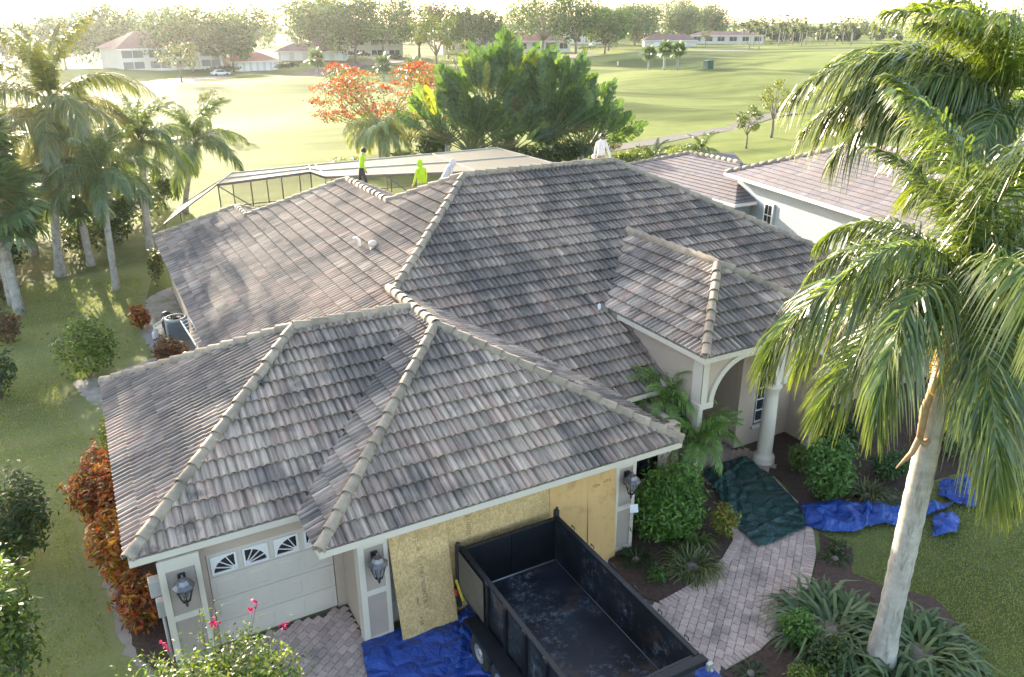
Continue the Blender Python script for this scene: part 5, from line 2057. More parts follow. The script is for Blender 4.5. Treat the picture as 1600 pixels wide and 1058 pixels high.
tag(o, 'orange brown fruit stalk under the crown of the foreground palm', 'fruit stalk', kind='stuff')

# ---- second palm reaching in from the upper right
Q2 = [frond_mesh(5.0, R(56), R(-50), 135, 1.25, .046, 11, PALMG, .30, 1.25, 1.0), frond_mesh(3.6, R(78), R(-10), 100, .85, .044, 12, BRIGHT, .6, .8, 1.2), frond_mesh(3.9, R(40), R(-75), 100, .85, .044, 13, PALMG, .5, 1.0, .9), frond_mesh(4.8, R(44), R(-64), 130, 1.2, .046, 14, PALMG, .3, 1.3, .95)]
fr = [(Q2[0], LEFT - .22, .3, 1.0, .0), (Q2[0], LEFT - .60, .3, .9, .15), (Q2[1], LEFT + .35, .4, .95, .1), (Q2[1], LEFT - 1.2, .4, 1.0, .1), (Q2[1], LEFT + 2.0, .4, .9, 0), (Q2[1], LEFT + 3.6, .4, .95, 0),
      (Q2[2], LEFT + .95, .2, .95, .1), (Q2[2], LEFT - 1.7, .2, .9, .1), (Q2[2], LEFT + 2.6, .2, .95, 0), (Q2[2], LEFT + 3.3, .2, .9, 0), (Q2[1], LEFT - .1, .45, .8, .0), (Q2[2], LEFT + 4.2, .2, .9, 0),
      (Q2[0], LEFT - 1.0, .25, .85, -.1), (Q2[3], LEFT - .35, .2, .95, .1), (Q2[3], LEFT - .05, .15, .85, -.1), (Q2[3], LEFT - .8, .2, .9, .1), (Q2[0], LEFT - .42, .35, .8, -.2), (Q2[0], LEFT + .15, .2, .72, .1), (Q2[1], LEFT - .6, .45, .9, .1), (Q2[1], LEFT + .1, .4, 1.05, -.2), (Q2[1], LEFT + .8, .4, .95, .1), (Q2[2], LEFT - .45, .1, .85, .2), (Q2[2], LEFT + .45, .1, .85, -.2), (Q2[2], LEFT + 1.5, .1, .95, -.2)]
palm('queen_palm', 'palm at the upper right edge whose long frond arches over the neighbour roof', (14.1, -1.93), 9.5, fr, .17, 'queen palms', z0=.0, tm=PALMBARK, n=30)
# bright green areca clump behind it
A2 = [frond_mesh(2.9, R(82), R(25), 110, .55, .03, 21, BRIGHT, .6, .5, 1.3), frond_mesh(2.9, R(70), R(-30), 110, .55, .03, 22, BRIGHT, .6, .6, 1.2)]
palm('areca_palm', 'bright green feathery palm behind the crown at the right edge', (17.3, -.2), 7.2, ring(A2, 20, rngp), .12, None, z0=0., tm=TRUNK, n=14)
palm('areca_palm', 'slender bright palm at the far upper right corner', (19.6, -.9), 8.6, ring(A2, 12, rngp, sc=(1., 1.2)), .10, None, z0=0., tm=TRUNK, n=14)

# ---- small date palms by the porch
D2 = [frond_mesh(1.4, R(75), R(0), 70, .34, .016, 31, [(.13, .28, .05), (.11, .24, .045), (.17, .32, .07)], .35, .6, 1.1, r0=.012), frond_mesh(1.4, R(55), R(-60), 70, .34, .016, 32, [(.13, .28, .05), (.11, .24, .045), (.17, .32, .07)], .35, .7, 1.0, r0=.012)]
palm('date_palm', 'taller pygmy date palm against the front wall by the porch', (9.62, 2.72), 2.05, ring(D2, 22, rngp, dz=(.0, .12)), .07, 'pygmy date palms at the porch', z0=0.03, n=10)
palm('date_palm', 'lower pygmy date palm leaning over the green tarp', (9.72, 1.85), 1.25, ring(D2, 22, rngp, dz=(.0, .12)), .07, 'pygmy date palms at the porch', lean=(.15, -.2), z0=0.03, n=10)

# ---- left side: coconut, sabal and queen palms
CF = [frond_mesh(4.6, R(82), R(25), 120, .95, .042, 41, [(.12, .16, .05), (.10, .14, .045), (.17, .19, .05)], .25, .9, 1.2), frond_mesh(4.9, R(56), R(-50), 125, 1.05, .042, 42, [(.12, .16, .05), (.10, .14, .045), (.19, .20, .05)], .22, 1.2, 1.1),
      frond_mesh(4.7, R(22), R(-70), 125, 1.05, .042, 43, [(.14, .17, .05), (.11, .15, .045), (.24, .22, .06)], .22, 1.2, .9), frond_mesh(4.3, R(-25), R(-86), 120, .95, .042, 44, [(.17, .18, .05), (.13, .15, .045), (.26, .22, .07)], .22, 1.0, .8)]
t = palm('coconut_palm', 'tall coconut palm with hanging fronds at the upper left', (-5.0, 31.5), 7.9, ring(CF, 30, rngp, dz=(-.1, .35)), .21, None, lean=(1.2, .1), n=22)
for i in range(7):
    a = i * .9
    b = MB()
    b.lathe([(.01, -.15), (.09, -.11), (.12, -.02), (.11, .06), (.05, .13), (.01, .15)], (1.2 + .3 * math.cos(a), .1 + .3 * math.sin(a), 7.62 - .1 * (i % 2)), 10)
    b.build('coconut', [mat('coconut_husk', (.20, .14, .06), (.26, .20, .07), 6, .6) if i == 0 else bpy.data.materials['coconut_husk']], t, True)
QS = [frond_mesh(2.7, R(78), R(10), 100, .6, .03, 51, PALMB, .5, .7, 1.2), frond_mesh(2.9, R(52), R(-55), 105, .65, .03, 52, PALMB, .5, .9, 1.0), frond_mesh(2.8, R(20), R(-80), 105, .62, .03, 53, PALMB, .5, .9, .85)]
palm('queen_palm', 'slim queen palm standing alone on the side lawn', (-2.7, 27.8), 5.2, ring(QS, 22, rngp, sc=(1.0,1.2)), .16, 'queen palms', lean=(.25, 0), n=16)
palm('queen_palm', 'queen palm with thick grey trunk by the rear house corner', (-.6, 34.7), 5.7, ring(QS, 22, rngp, sc=(1.05, 1.25)), .21, 'queen palms', lean=(.45, 0), n=16)
palm('queen_palm', 'wide queen palm with arching fronds behind the pool cage end', (2.4, 43.5), 4.2, ring(QS, 22, rngp, sc=(1.25, 1.5)), .18, 'queen palms', n=14, lean=(1.2, 0))
fan_palm('sabal_palm', 'sabal palm with doubled trunk at the left edge', (-6.6, 26.2), 4.6, 61, 'sabal palms', 34, .2, 1.35, (.05, .1))
fan_palm('sabal_palm', 'taller sabal palm behind the doubled trunk at the left edge', (-6.9, 27.8), 6.6, 62, 'sabal palms', 34, .2, 1.35, (-.1, .1))
fan_palm('sabal_palm', 'sabal palm between the coconut palm and the lone lawn palm', (-3.6, 32.8), 3.9, 63, 'sabal palms', 30, .18, 1.25)
fan_palm('sabal_palm', 'low sabal palm at the back of the side yard', (-6.2, 36.5), 3.4, 64, 'sabal palms', 30, .18, 1.2)
fan_palm('sabal_palm', 'young sabal palm near the rear house corner', (-2.0, 38.0), 2.6, 65, 'sabal palms', 26, .16, 1.2)

# ---- shrubs of the side yard
CG = 'red and orange croton shrubs'
shrub('croton_shrub', 'largest red croton shrub against the garage left eave', 'shrub', (-4.15, 7.2), .75, 1.45, 2.0, 4600, .17, CROTON, 101, CG, .35)
shrub('croton_shrub', 'orange croton shrub in the middle of the left garage bed', 'shrub', (-3.95, 4.9), .6, 1.1, 1.65, 3400, .17, CROTON[:3] + [(.45, .22, .03)] * 2 + CROTON[4:], 102, CG, .35)
shrub('croton_shrub', 'low orange croton shrub nearest the garage corner', 'shrub', (-3.72, 3.1), .5, .9, 1.2, 2200, .16, CROTON, 103, CG, .35)
shrub('croton_shrub', 'small croton shrub beside the air conditioner path', 'shrub', (-2.15, 21.7), .5, .55, 1.2, 500, .2, CROTON, 104, CG, .4)
shrub('croton_shrub', 'rounded dark croton hedge under the ladder', 'shrub', (-1.45, 17.0), .75, 1.1, 1.25, 1100, .17, [(.16, .05, .025), (.22, .08, .03), (.10, .05, .025), (.30, .14, .04), (.07, .07, .025)], 105, CG, .4)
shrub('croton_shrub', 'reddish shrub below the sabal palms at the left edge', 'shrub', (-6.9, 22.6), .8, 1.2, 1.5, 700, .2, [(.18, .06, .03), (.09, .08, .03), (.06, .08, .03)], 106, CG, .4)
shrub('croton_shrub', 'small reddish shrub at the far left edge behind the trunks', 'shrub', (-7.2, 28.6), .8, 1.0, 1.4, 500, .2, [(.22, .08, .05), (.09, .09, .03), (.06, .08, .03)], 107, CG, .4)
shrub('bush', 'sunlit loose green bush alone on the side lawn', 'bush', (-4.2, 17.4), 1.35, 1.3, 2.5, 2300, .16, BRIGHT + GREEN[:2], 111, None, .5)
shrub('bush', 'dark glossy shrub at the left edge beside the croton bed', 'bush', (-6.1, 6.6), .95, 1.3, 2.5, 2600, .16, DKGREEN + OLIVE[:1], 112, None, .4)
shrub('bush', 'bright green shrub at the lower left edge', 'bush', (-5.9, 2.4), .85, 1.0, 2.9, 2600, .15, GREEN + BRIGHT[:1], 113, None, .4)
shrub('bush', 'dark shrub at the far left edge of the lawn', 'bush', (-6.9, 17.0), .8, 1.2, 1.8, 900, .17, DKGREEN, 114)
shrub('hedge', 'yellow green hedge strip along the garage left wall', 'hedge', (-3.85, 11.5), .4, 1.8, .8, 900, .14, YELLOWG, 115)
shrub('bush', 'broad leafy bush between the rear palms', 'bush', (-4.0, 35.0), 1.6, 1.6, 2.6, 1200, .26, OLIVE + BRIGHT[:1], 116)
shrub('bush', 'dense green bush at the back of the side yard', 'bush', (-2.3, 36.5), 1.5, 1.5, 2.9, 1200, .26, GREEN, 117)
shrub('bush', 'dark bush in shade under the coconut palm', 'bush', (-7.6, 33.0), 1.6, 1.6, 2.2, 1100, .26, DKGREEN, 118)
shrub('bush', 'narrow yellow green bush against the rear left house corner', 'bush', (-.95, 27.6), .45, .9, 1.9, 700, .2, OLIVE + YELLOWG[:1], 119)


def bracts(rng, t, lobes):
    b = MB()
    tips = []
    for i in range(22):
        a = rng.uniform(0, 2 * PI)
        q = rng.uniform(.3, 1.0)
        p0 = np.array([math.cos(a) * .6 * q, math.sin(a) * .6 * q, 2.75 * rng.uniform(.75, 1.)])
        p2 = p0 + np.array([math.cos(a) * rng.uniform(.2, .6), math.sin(a) * rng.uniform(.2, .6), rng.uniform(.3, .75)])
        b.tube([p0, (p0 + p2) / 2 + [0, 0, .1], p2], [.008, .006, .003], 4)
        tips.append((p0, p2))
    b.build('shoot', [BARK], t, True)['kind'] = 'stuff'
    P = np.concatenate([p0 + (p2 - p0) * rng.uniform(0, 1, (40, 1)) + rng.normal(size=(40, 3)) * .045 for p0, p2 in tips])
    V, F, c = leaf_quads(rng, P, .06, .5, pick(rng, len(P), BRIGHT + GREEN), .3)
    mobj('shoot_leaves', npmesh('shoot_leaves', V, F, LEAF, col=c), t)
    for k, (x, y, z, n, s) in enumerate([(.25, .15, 3.35, 26, .035), (1.25, .25, 2.8, 16, .03), (.80, .05, 3.45, 10, .03), (.88, .12, 3.52, 10, .025), (-.45, .0, 3.4, 12, .03)]):
        P = np.array([x, y, z]) + rng.normal(size=(n, 3)) * s
        V, F, c = leaf_quads(rng, P, .055, .8, pick(rng, n, [(.45, .012, .11), (.36, .010, .11), (.5, .03, .12)]), .3)
        mobj('flower_cluster', npmesh('flower_cluster', V, F, PETAL, col=c), t)['kind'] = 'stuff'
        b = MB()
        b.tube([(x * .55, y * .6, 2.4), (x * .85, y * .8, (2.4 + z) / 2 + .1), (x, y, z)], [.008, .006, .004], 4)
        b.build('flower_stem', [BARK], t, True)


shrub('bougainvillea', 'sunlit bougainvillea with magenta flowers at the bottom left', 'shrub', (-2.85, -1.9), 1.65, 1.0, 3.5, 17000, .08, BRIGHT + GREEN[:2] + [(.24, .27, .08)], 121, None, .5, extra=bracts)

for i, (x, y, r, h, lb) in enumerate([(-9.2, 39.5, 2.2, 3.4, 'tall hedge bush behind the leftmost palms'), (-6.4, 41.0, 2.0, 3.2, 'rounded bush behind the coconut palm trunk'), (-3.2, 41.5, 2.0, 3.4, 'leafy bush behind the sabal palm row'), (-.4, 42.0, 1.8, 2.9, 'bush left of the wide queen palm'), (1.2, 46.5, 1.8, 2.6, 'bush at the foot of the wide queen palm'), (-10.5, 34, 1.8, 3.0, 'dark bush at the left edge under the palms'), (-8.8, 29.8, 1.3, 2.3, 'bush behind the doubled sabal trunk')]):
    shrub('bush', lb, 'bush', (x, y), r, r * .8, h, 1500, .28, [OLIVE + BRIGHT[:1], GREEN, OLIVE + GREEN][i % 3], 190 + i, 'bushes at the back of the side yard')
palm('queen_palm', 'feathery queen palm behind the sabal palms at left', (-7.6, 34.2), 4.6, ring(QS, 20, rngp, sc=(1.0, 1.25)), .17, 'queen palms', n=14)
palm('queen_palm', 'feathery queen palm between coconut palm and pool cage', (-1.8, 44.5), 3.4, ring(QS, 20, rngp, sc=(1.0, 1.25)), .17, 'queen palms', n=14)
for i, (x, y, h, r, lb) in enumerate([(-11.5, 40, 9.5, 3.8, 'leafy tree at the far left edge behind the sabal palms'), (-9.0, 47, 8.0, 3.2, 'leafy tree behind the coconut palm')]):
    make_tree('shade_tree', lb, (x, y), h, r, GREEN + OLIVE, 180 + i, 'trees along the left boundary', 3200, .26, .22, .16, .7, 14, .5)
# ---- shrubs of the front beds
shrub('hedge', 'clipped glossy green hedge between garage pier and walkway', 'hedge', (7.85, .35), 1.05, .8, 1.9, 9000, .15, [(.075, .18, .03), (.11, .24, .04), (.055, .13, .026), (.16, .29, .055)], 131, None, .35,
      lobes=[(0, 0, .9, .95, .7, .85), (.5, .3, .95, .7, .55, .8), (-.45, -.1, .85, .6, .55, .8), (.1, -.25, .7, .8, .5, .7)])
shrub('croton_shrub', 'yellow green croton at the walkway edge beside the green tarp', 'shrub', (9.0, -.45), .42, .42, .95, 700, .12, YELLOWG + [(.3, .16, .03)], 132, CG, .4)
shrub('bush', 'small bright round plant in the mulch beside the trailer', 'bush', (6.55, -.95), .30, .26, .38, 420, .07, [(.06, .16, .025), (.08, .19, .03), (.05, .12, .02)], 133)
shrub('bush', 'large leafy green bush left of the blue tarp roll', 'bush', (12.55, -.45), .85, .75, 1.85, 4200, .15, [(.07, .165, .035), (.10, .21, .05), (.14, .25, .065)], 134, None, .45)
shrub('bush', 'loose bush at the foot of the porch column', 'bush', (12.95, .75), .55, .5, .95, 900, .13, [(.14, .21, .055), (.11, .18, .045), (.19, .25, .08)], 135, None, .4)
shrub('bush', 'dark bush in front of the right window', 'bush', (14.4, .9), 1.1, .7, 1.5, 1500, .15, DKGREEN, 136)
shrub('bush', 'clipped dark bush behind the palm trunk', 'bush', (14.8, -.6), .75, .6, .9, 1300, .11, [(.05, .12, .03), (.07, .15, .04)], 137)
shrub('bush', 'leafy bush under the right palm fronds', 'bush', (17.6, -.6), 1.3, .9, 1.5, 1900, .15, GREEN, 138)
shrub('bush', 'sunlit tall bush at the right edge of the front bed', 'bush', (20.5, -.6), 1.6, 1.2, 2.3, 2000, .18, GREEN + BRIGHT, 139)
shrub('bush', 'tall dark bush between the front bed and the neighbour', 'bush', (23.5, 1.2), 1.5, 1.5, 3.4, 1800, .2, GREEN, 140)
shrub('bush', 'round glossy shrub at the lower walkway edge', 'bush', (7.75, -3.85), .42, .42, .95, 900, .11, [(.07, .17, .03), (.10, .22, .04), (.15, .27, .055)], 141)
shrub('bush', 'bright lime groundcover shrub at the bottom edge', 'bush', (6.95, -4.75), .5, .42, .55, 700, .09, BRIGHT, 142)
shrub('bush', 'dark leafy shrub with a red bloom at the bottom edge', 'bush', (7.75, -4.75), .5, .45, .8, 900, .12, DKGREEN + GREEN[:1] + [(.3, .05, .03)] * 0, 143)
shrub('bush', 'low sprawling plant in the lawn edge below the blue tarp', 'bush', (10.95, -2.15), .35, .3, .32, 300, .09, OLIVE, 144)


def strap_plant(name, label, loc, n, L, w, pal, seed, group=None, spread=1.0, el=(25, 80), cat='plant', rad=.3):
    """tufts of arching strap leaves"""
    rng = np.random.default_rng(seed)
    t = thing(name, label, cat, (loc[0], loc[1], .02), 0, group)
    V, F, C = [], [], []
    for i in range(n):
        a = rng.uniform(0, 2 * PI)
        q = math.sqrt(rng.uniform()) * rad
        p = np.array([math.cos(a) * q, math.sin(a) * q, 0])
        a2 = a + rng.normal() * .6
        e0 = R(rng.uniform(*el))
        l = L * rng.uniform(.65, 1.15)
        d = np.array([math.cos(a2), math.sin(a2), 0])
        s = np.array([-d[1], d[0], 0])
        o = len(V)
        for u, wd in ((0, .5), (.33, 1), (.66, .8), (1, .06)):
            e = e0 - u * u * R(55) * spread
            pt = p + d * l * u * math.cos(e) + np.array([0, 0, l * u * math.sin(max(e, R(-30)))])
            V += [pt - s * w * wd * .5, pt + s * w * wd * .5]
        F += [(o, o + 1, o + 3, o + 2), (o + 2, o + 3, o + 5, o + 4), (o + 4, o + 5, o + 7, o + 6)]
        C += [np.array(pal[rng.integers(len(pal))]) * rng.uniform(.8, 1.2)] * 8
    mobj('leaves', npmesh('leaves', V, np.array(F), LEAF, col=np.array(C)), t)
    b = MB()
    b.lathe([(rad * .5, -.02), (rad * .4, .04), (.02, .08)], (0, 0, 0), 8)
    b.build('root_crown', [BARK], t, True)
    return t


GB = [(.12, .19, .08), (.085, .145, .06), (.16, .23, .10), (.20, .26, .14)]
SG = 'strap leaved plants'
strap_plant('lily_clump', 'large clump of strap leaved lilies left of the palm base', (8.75, -3.95), 330, .95, .075, GB, 151, SG, 1.0, (20, 75), rad=.75)
strap_plant('lily_clump', 'clump of strap leaved lilies right of the palm base', (9.75, -5.2), 280, .95, .075, GB, 152, SG, 1.0, (20, 75), rad=.7)
strap_plant('lily_clump', 'strap leaved lilies hiding the palm base at the bottom edge', (8.75, -5.45), 120, .8, .075, GB, 153, SG, 1.0, (30, 80), rad=.4)
strap_plant('bromeliad', 'pale green dracaena rosette in front of the hedge', (8.25, -.35), 70, .5, .07, [(.16, .22, .06), (.20, .26, .08), (.11, .17, .05)], 154, SG, 1.1, (15, 75), rad=.1)
strap_plant('spider_plant', 'variegated grassy clump at the inner walkway edge', (7.55, -.98), 260, .6, .03, [(.22, .24, .10), (.12, .16, .05), (.30, .31, .16), (.09, .13, .04)], 155, SG, 1.2, (20, 80), rad=.42)
strap_plant('spider_plant', 'grassy clump in the mulch beside the right garage pier', (6.6, -.15), 120, .42, .025, [(.05, .09, .03), (.07, .11, .04)], 156, SG, 1.2, (20, 80), rad=.22)
strap_plant('spider_plant', 'grassy clump with pale blades beside the leafy bush', (13.55, -.95), 150, .6, .03, [(.14, .17, .06), (.2, .21, .09), (.08, .12, .04)], 157, SG, 1.1, (30, 80), rad=.3)
strap_plant('spider_plant', 'low silvery grass tuft behind the blue tarp roll', (14.1, -1.35), 120, .35, .02, [(.2, .21, .16), (.14, .16, .11)], 158, SG, 1.2, (20, 80), rad=.25)
strap_plant('spider_plant', 'short grass tuft on the soil below the blue tarp roll', (10.7, -2.35), 90, .32, .02, [(.07, .11, .04), (.1, .14, .05)], 159, SG, 1.2, (20, 80), rad=.2)
strap_plant('spider_plant', 'short dark tuft at the lower end of the walkway', (6.45, -4.0), 90, .3, .022, [(.06, .09, .04), (.09, .13, .06)], 160, SG, 1.2, (20, 80), rad=.2)
b = MB()
b.lathe([(.02, 0), (.13, .02), (.15, .07), (.10, .12), (.02, .14)], (12.15, -1.05, .03), 9)
o = b.build('rock', [mat('pale_rock', (.45, .41, .35), (.36, .33, .28), 9, .9, .6, 20)])
tag(o, 'pale rock in the mulch behind the blue tarp roll', 'rock')
# crape myrtle stems in front of the right wall
for i, (x, y, lb) in enumerate(((14.9, 1.2, 'slender pale multi stem shrub trunk in front of the right wall'), (16.0, .9, 'second slender pale stem further right in the front bed'))):
    t = thing('small_tree', lb, 'tree', (x, y, .02))
    b = MB()
    b.tube([(0, 0, 0), (.15, .05, .8), (.25, .1, 1.6), (.3, .1, 2.4)], [.05, .04, .035, .02], 7)
    b.tube([(0, 0, .05), (-.15, .1, .8), (-.2, .1, 1.8)], [.04, .03, .015], 7)
    b.build('trunk', [PALMBARK], t, True)
    rng = np.random.default_rng(170 + i)
    P, out = lobes_pts(rng, [(.2, .1, 2.4, .7, .6, .4), (-.2, .1, 2.1, .5, .5, .35)], 500)
    V, F, c = leaf_quads(rng, P, .1, .5, pick(rng, 500, GREEN), .3, out)
    mobj('crown', npmesh('crown', V, F, LEAF, col=c), t)


# ---- grass blades on the front and side lawns
def blades(name, poly, n, seed, pal, hmax, excl=()):
    rng = np.random.default_rng(seed)
    xs, ys = [p[0] for p in poly], [p[1] for p in poly]
    P = []
    while len(P) < n:
        q = rng.uniform((min(xs), min(ys)), (max(xs), max(ys)), (4000, 2))
        for x, y in q:
            if inpoly(poly, x, y) and not any(inpoly(e, x, y) for e in excl): P.append((x, y))
    P = np.array(P[:n])
    a = rng.uniform(0, 2 * PI, n)
    h = rng.uniform(.4, 1, n) * hmax
    w = .012
    d = np.stack([np.cos(a), np.sin(a)], 1)
    ln = rng.normal(size=(n, 2)) * h[:, None] * .5
    V = np.zeros((n, 3, 3))
    V[:, 0, :2], V[:, 1, :2], V[:, 2, :2] = P - d * w, P + d * w, P + ln
    V[:, :2, 2] = .008
    V[:, 2, 2] = .012 + h
    c = np.repeat(pick(rng, n, pal), 3, axis=0)
    o = mobj(name, npmesh(name, V.reshape(-1, 3), np.arange(3 * n).reshape(n, 3), LEAF, col=c))
    return tag(o, 'short mown lawn grass', 'grass', kind='stuff')


blades('front_grass', [(9.0, -7), (18, -9.5), (24, -2.0), (19, -2.0), (16.5, -1.4), (14.7, -1.3), (12.6, -1.05), (11.2, -1.4), (9.6, -2.9)], 70000, 5, [(.25, .31, .10), (.29, .34, .125), (.36, .35, .17), (.2, .25, .08)], .055, (BED3,))
blades('side_grass', [(-8, 1), (-4.3, 2.6), (-4.7, 5.5), (-5.0, 9), (-4.4, 12), (-5.2, 17), (-2.4, 19), (-2.1, 24), (-1.4, 30), (-8, 31)], 50000, 6, [(.25, .31, .09), (.29, .34, .11), (.36, .35, .155), (.2, .25, .075)], .06)

# ================================================================== NEIGHBOUR HOUSE
def m_ntile():
    t = NT('neighbour_roof_tile')
    a = t.n('Attribute', attribute_name='col').outputs['Color']
    p = pos(t)
    c = t.mix(t.ramp(t.noise(p, .5, 4), .45, .7), a, (.17, .14, .138))
    c = t.mix(t.ramp(t.noise(p, 2.0, 4), .6, .75, (0, 0, 0), (.4, .4, .4)), c, (.2, .19, .2))
    t.l(c, t.p.inputs['Base Color'])
    t.p.inputs['Roughness'].default_value = .7
    return t.m


NTILE = m_ntile()


def flat_tiles(planes, tw, te, pal, off, seed=3):
    """planes: (O, along, inward(unit,xy), slope, polygon world xy) -> one mesh of separate flat tiles"""
    V, F, C = [], [], []
    rg = random.Random(seed)
    for O, a, b, sl, P in planes:
        O = np.array(O, float)
        sq = math.sqrt(1 + sl * sl)
        A3, B3, N3 = np.array([a[0], a[1], 0.]), np.array([b[0], b[1], sl]) / sq, np.array([-sl * b[0], -sl * b[1], 1.]) / sq
        Q = [((x - O[0]) * a[0] + (y - O[1]) * a[1], ((x - O[0]) * b[0] + (y - O[1]) * b[1]) * sq) for x, y in P]
        hp = halfplanes(Q)
        for j in range(0, int(max(q[1] for q in Q) / te) + 1):
            for i in range(int(math.floor(min(q[0] for q in Q) / tw)) - 1, int(max(q[0] for q in Q) / tw) + 1):
                u, v = (i + .5 * (j % 2)) * tw, j * te - .02
                g = .012
                f1 = [(u + g, v, .05), (u + tw - g, v, .05), (u + tw - g, v + te + .02, .012), (u + g, v + te + .02, .012)]
                f2 = [(u + g, v, .01), (u + tw - g, v, .01), (u + tw - g, v, .05), (u + g, v, .05)]
                col = np.array(pal[rg.randrange(len(pal))]) * rg.uniform(.85, 1.15)
                for f in (f1, f2):
                    f = clip(f, hp)
                    if f:
                        o = len(V)
                        V += [O + A3 * p[0] + B3 * p[1] + N3 * p[2] - off for p in f]
                        F.append(list(range(o, o + len(f))))
                        C += [col] * len(f)
    return npmesh('tile_field', V, F, NTILE, col=np.array(C))


def build_neighbour():
    E0 = np.array([28.2, 20.8])
    v = np.array([-.19, -.982])
    w = np.array([.982, -.19])
    Z, SL, Wd, Ln = 3.9, .42, 9.4, 17.0
    t = thing('house', 'pale blue stucco neighbour house with mauve tile roof at the right', 'house', (28, 15, 0))
    off = np.array([28, 15, 0.])
    W = lambda a, b: tuple(E0 + v * a + w * b)
    hw = Wd / 2
    pl = [((*W(0, 0), Z), tuple(v), tuple(w), SL, [W(0, 0), W(Ln, 0), W(Ln - hw, hw), W(hw, hw)]),
          ((*W(0, Wd), Z), tuple(v), tuple(-w), SL, [W(0, Wd), W(Ln, Wd), W(Ln - hw, hw), W(hw, hw)]),
          ((*W(0, 0), Z), tuple(w), tuple(v), SL, [W(0, 0), W(0, Wd), W(hw, hw)]),
          ((*W(Ln, 0), Z), tuple(w), tuple(-v), SL, [W(Ln, 0), W(Ln, Wd), W(Ln - hw, hw)])]
    # lower wing to the left
    zl, sl = 2.75, .34
    x0, x1, y0, y1 = 26.7, 34.3, 18.3, 30.3
    h2 = 3.8
    pl += [((x0, y1, zl), (0, -1), (1, 0), sl, [(x0, y0), (x0, y1), (x0 + h2, y1 - h2), (x0 + h2, y0 + h2)]),
           ((x0, y0, zl), (1, 0), (0, 1), sl, [(x0, y0), (x1, y0), (x1 - h2, y0 + h2), (x0 + h2, y0 + h2)]),
           ((x1, y1, zl), (-1, 0), (0, -1), sl, [(x0, y1), (x1, y1), (x1 - h2, y1 - h2), (x0 + h2, y1 - h2)]),
           ((x1, y0, zl), (0, 1), (-1, 0), sl, [(x1, y0), (x1, y1), (x1 - h2, y1 - h2), (x1 - h2, y0 + h2)])]
    d = MB()
    for O, a, b, s, P in pl:
        V = [(x, y, O[2] + s * ((x - O[0]) * b[0] + (y - O[1]) * b[1])) for x, y in P]
        n = len(V)
        d.add(V + [(x, y, z - .1) for x, y, z in V], [list(range(n)), list(range(n, 2 * n))[::-1]] + [(i, n + i, n + (i + 1) % n, (i + 1) % n) for i in range(n)])
    rf = d.build('roof', [MORTAR], t)
    o = mobj('tile_field', flat_tiles(pl, .34, .34, [(.15, .138, .148), (.175, .155, .163), (.135, .125, .135), (.165, .138, .14), (.15, .14, .157)], off), rf)
    o['kind'] = 'stuff'
    # ridge caps
    for A, B in (((*W(0, 0), Z), (*W(hw, hw), Z + SL * hw)), ((*W(hw, hw), Z + SL * hw), (*W(Ln - hw, hw), Z + SL * hw)), ((x0, y1, zl), (x0 + h2, y1 - h2, zl + sl * h2)), ((x0 + h2, y0 + h2, zl + sl * h2), (x0 + h2, y1 - h2, zl + sl * h2))):
        A, B = np.array(A), np.array(B)
        n = int(np.linalg.norm(B - A) / .45)
        for i in range(n):
            p, q = A + (B - A) * i / n, A + (B - A) * (i + 1) / n
            c = MB()
            c.tube([p + [0, 0, .03], q + [0, 0, .06]], [.13, .12], 8)
            c.build('ridge_tile', [CAP], rf)
    # walls, gutters
    b = MB()
    P = [W(.5, .5), W(Ln - .5, .5), W(Ln - .5, Wd - .5), W(.5, Wd - .5)]
    b.prism(P[::-1], 0, Z - .12)
    b.box(x0 + .5, y0 + .5, 0, x1 - .5, y1 - .5, zl - .12)
    b.build('wall', [BLUEWALL], t)
    g = MB()
    g.beam((*W(-.02, -.04), Z - .06), (*W(Ln, -.04), Z - .06), .12, .15)
    g.beam((x0 - .04, y0, zl - .06), (x0 - .04, y1, zl - .06), .12, .15)
    g.beam((x0 - .1, y0 - .04, zl - .06), (29.5, y0 - .04, zl - .06), .12, .15)
    g.build('gutter', [WHITE], t)

    def win(s, z0, z1, wd, nx, nz, arch=False):
        c = E0 + v * s + w * .5
        f = MB()
        q = c - w * .05
        f.beam((*(q - v * (wd / 2 + .08)), (z0 + z1) / 2), (*(q + v * (wd / 2 + .08)), (z0 + z1) / 2), .12, z1 - z0 + .16)
        fr_ = f.build('window', [WHITE], t)
        for i in range(nx):
            for j in range(nz):
                a0 = -wd / 2 + wd * i / nx + .025
                a1 = -wd / 2 + wd * (i + 1) / nx - .025
                zz0, zz1 = z0 + (z1 - z0) * j / nz + .025, z0 + (z1 - z0) * (j + 1) / nz - .025
                p = MB()
                q2 = c - w * .115
                p.beam((*(q2 + v * a0), (zz0 + zz1) / 2), (*(q2 + v * a1), (zz0 + zz1) / 2), .012, zz1 - zz0)
                p.build('pane', [GLASS], fr_)
    win(3.7, 1.75, 2.85, .62, 2, 2)
    win(10.6, 1.2, 3.1, 1.7, 3, 3)
    # dark pool cage roof behind
    c = thing('pool_cage', 'dark screened enclosure behind the neighbour house', 'pool cage', (40, 32, 0))
    b = MB()
    b.prism([(33.5, 29.5), (36.5, 28), (39, 31.5), (35, 33)], 2.75, 2.8)
    b.build('roof_screen', [mat('dark_screen', (.03, .035, .042), (.04, .045, .05), 3, .8)], c)
    for p in ((33.5, 29.5), (36.5, 28), (39, 31.5), (35, 33)):
        b = MB()
        b.beam((*p, 0), (*p, 2.75), .08, .08)
        b.build('post', [CAGEM], c)


build_neighbour()

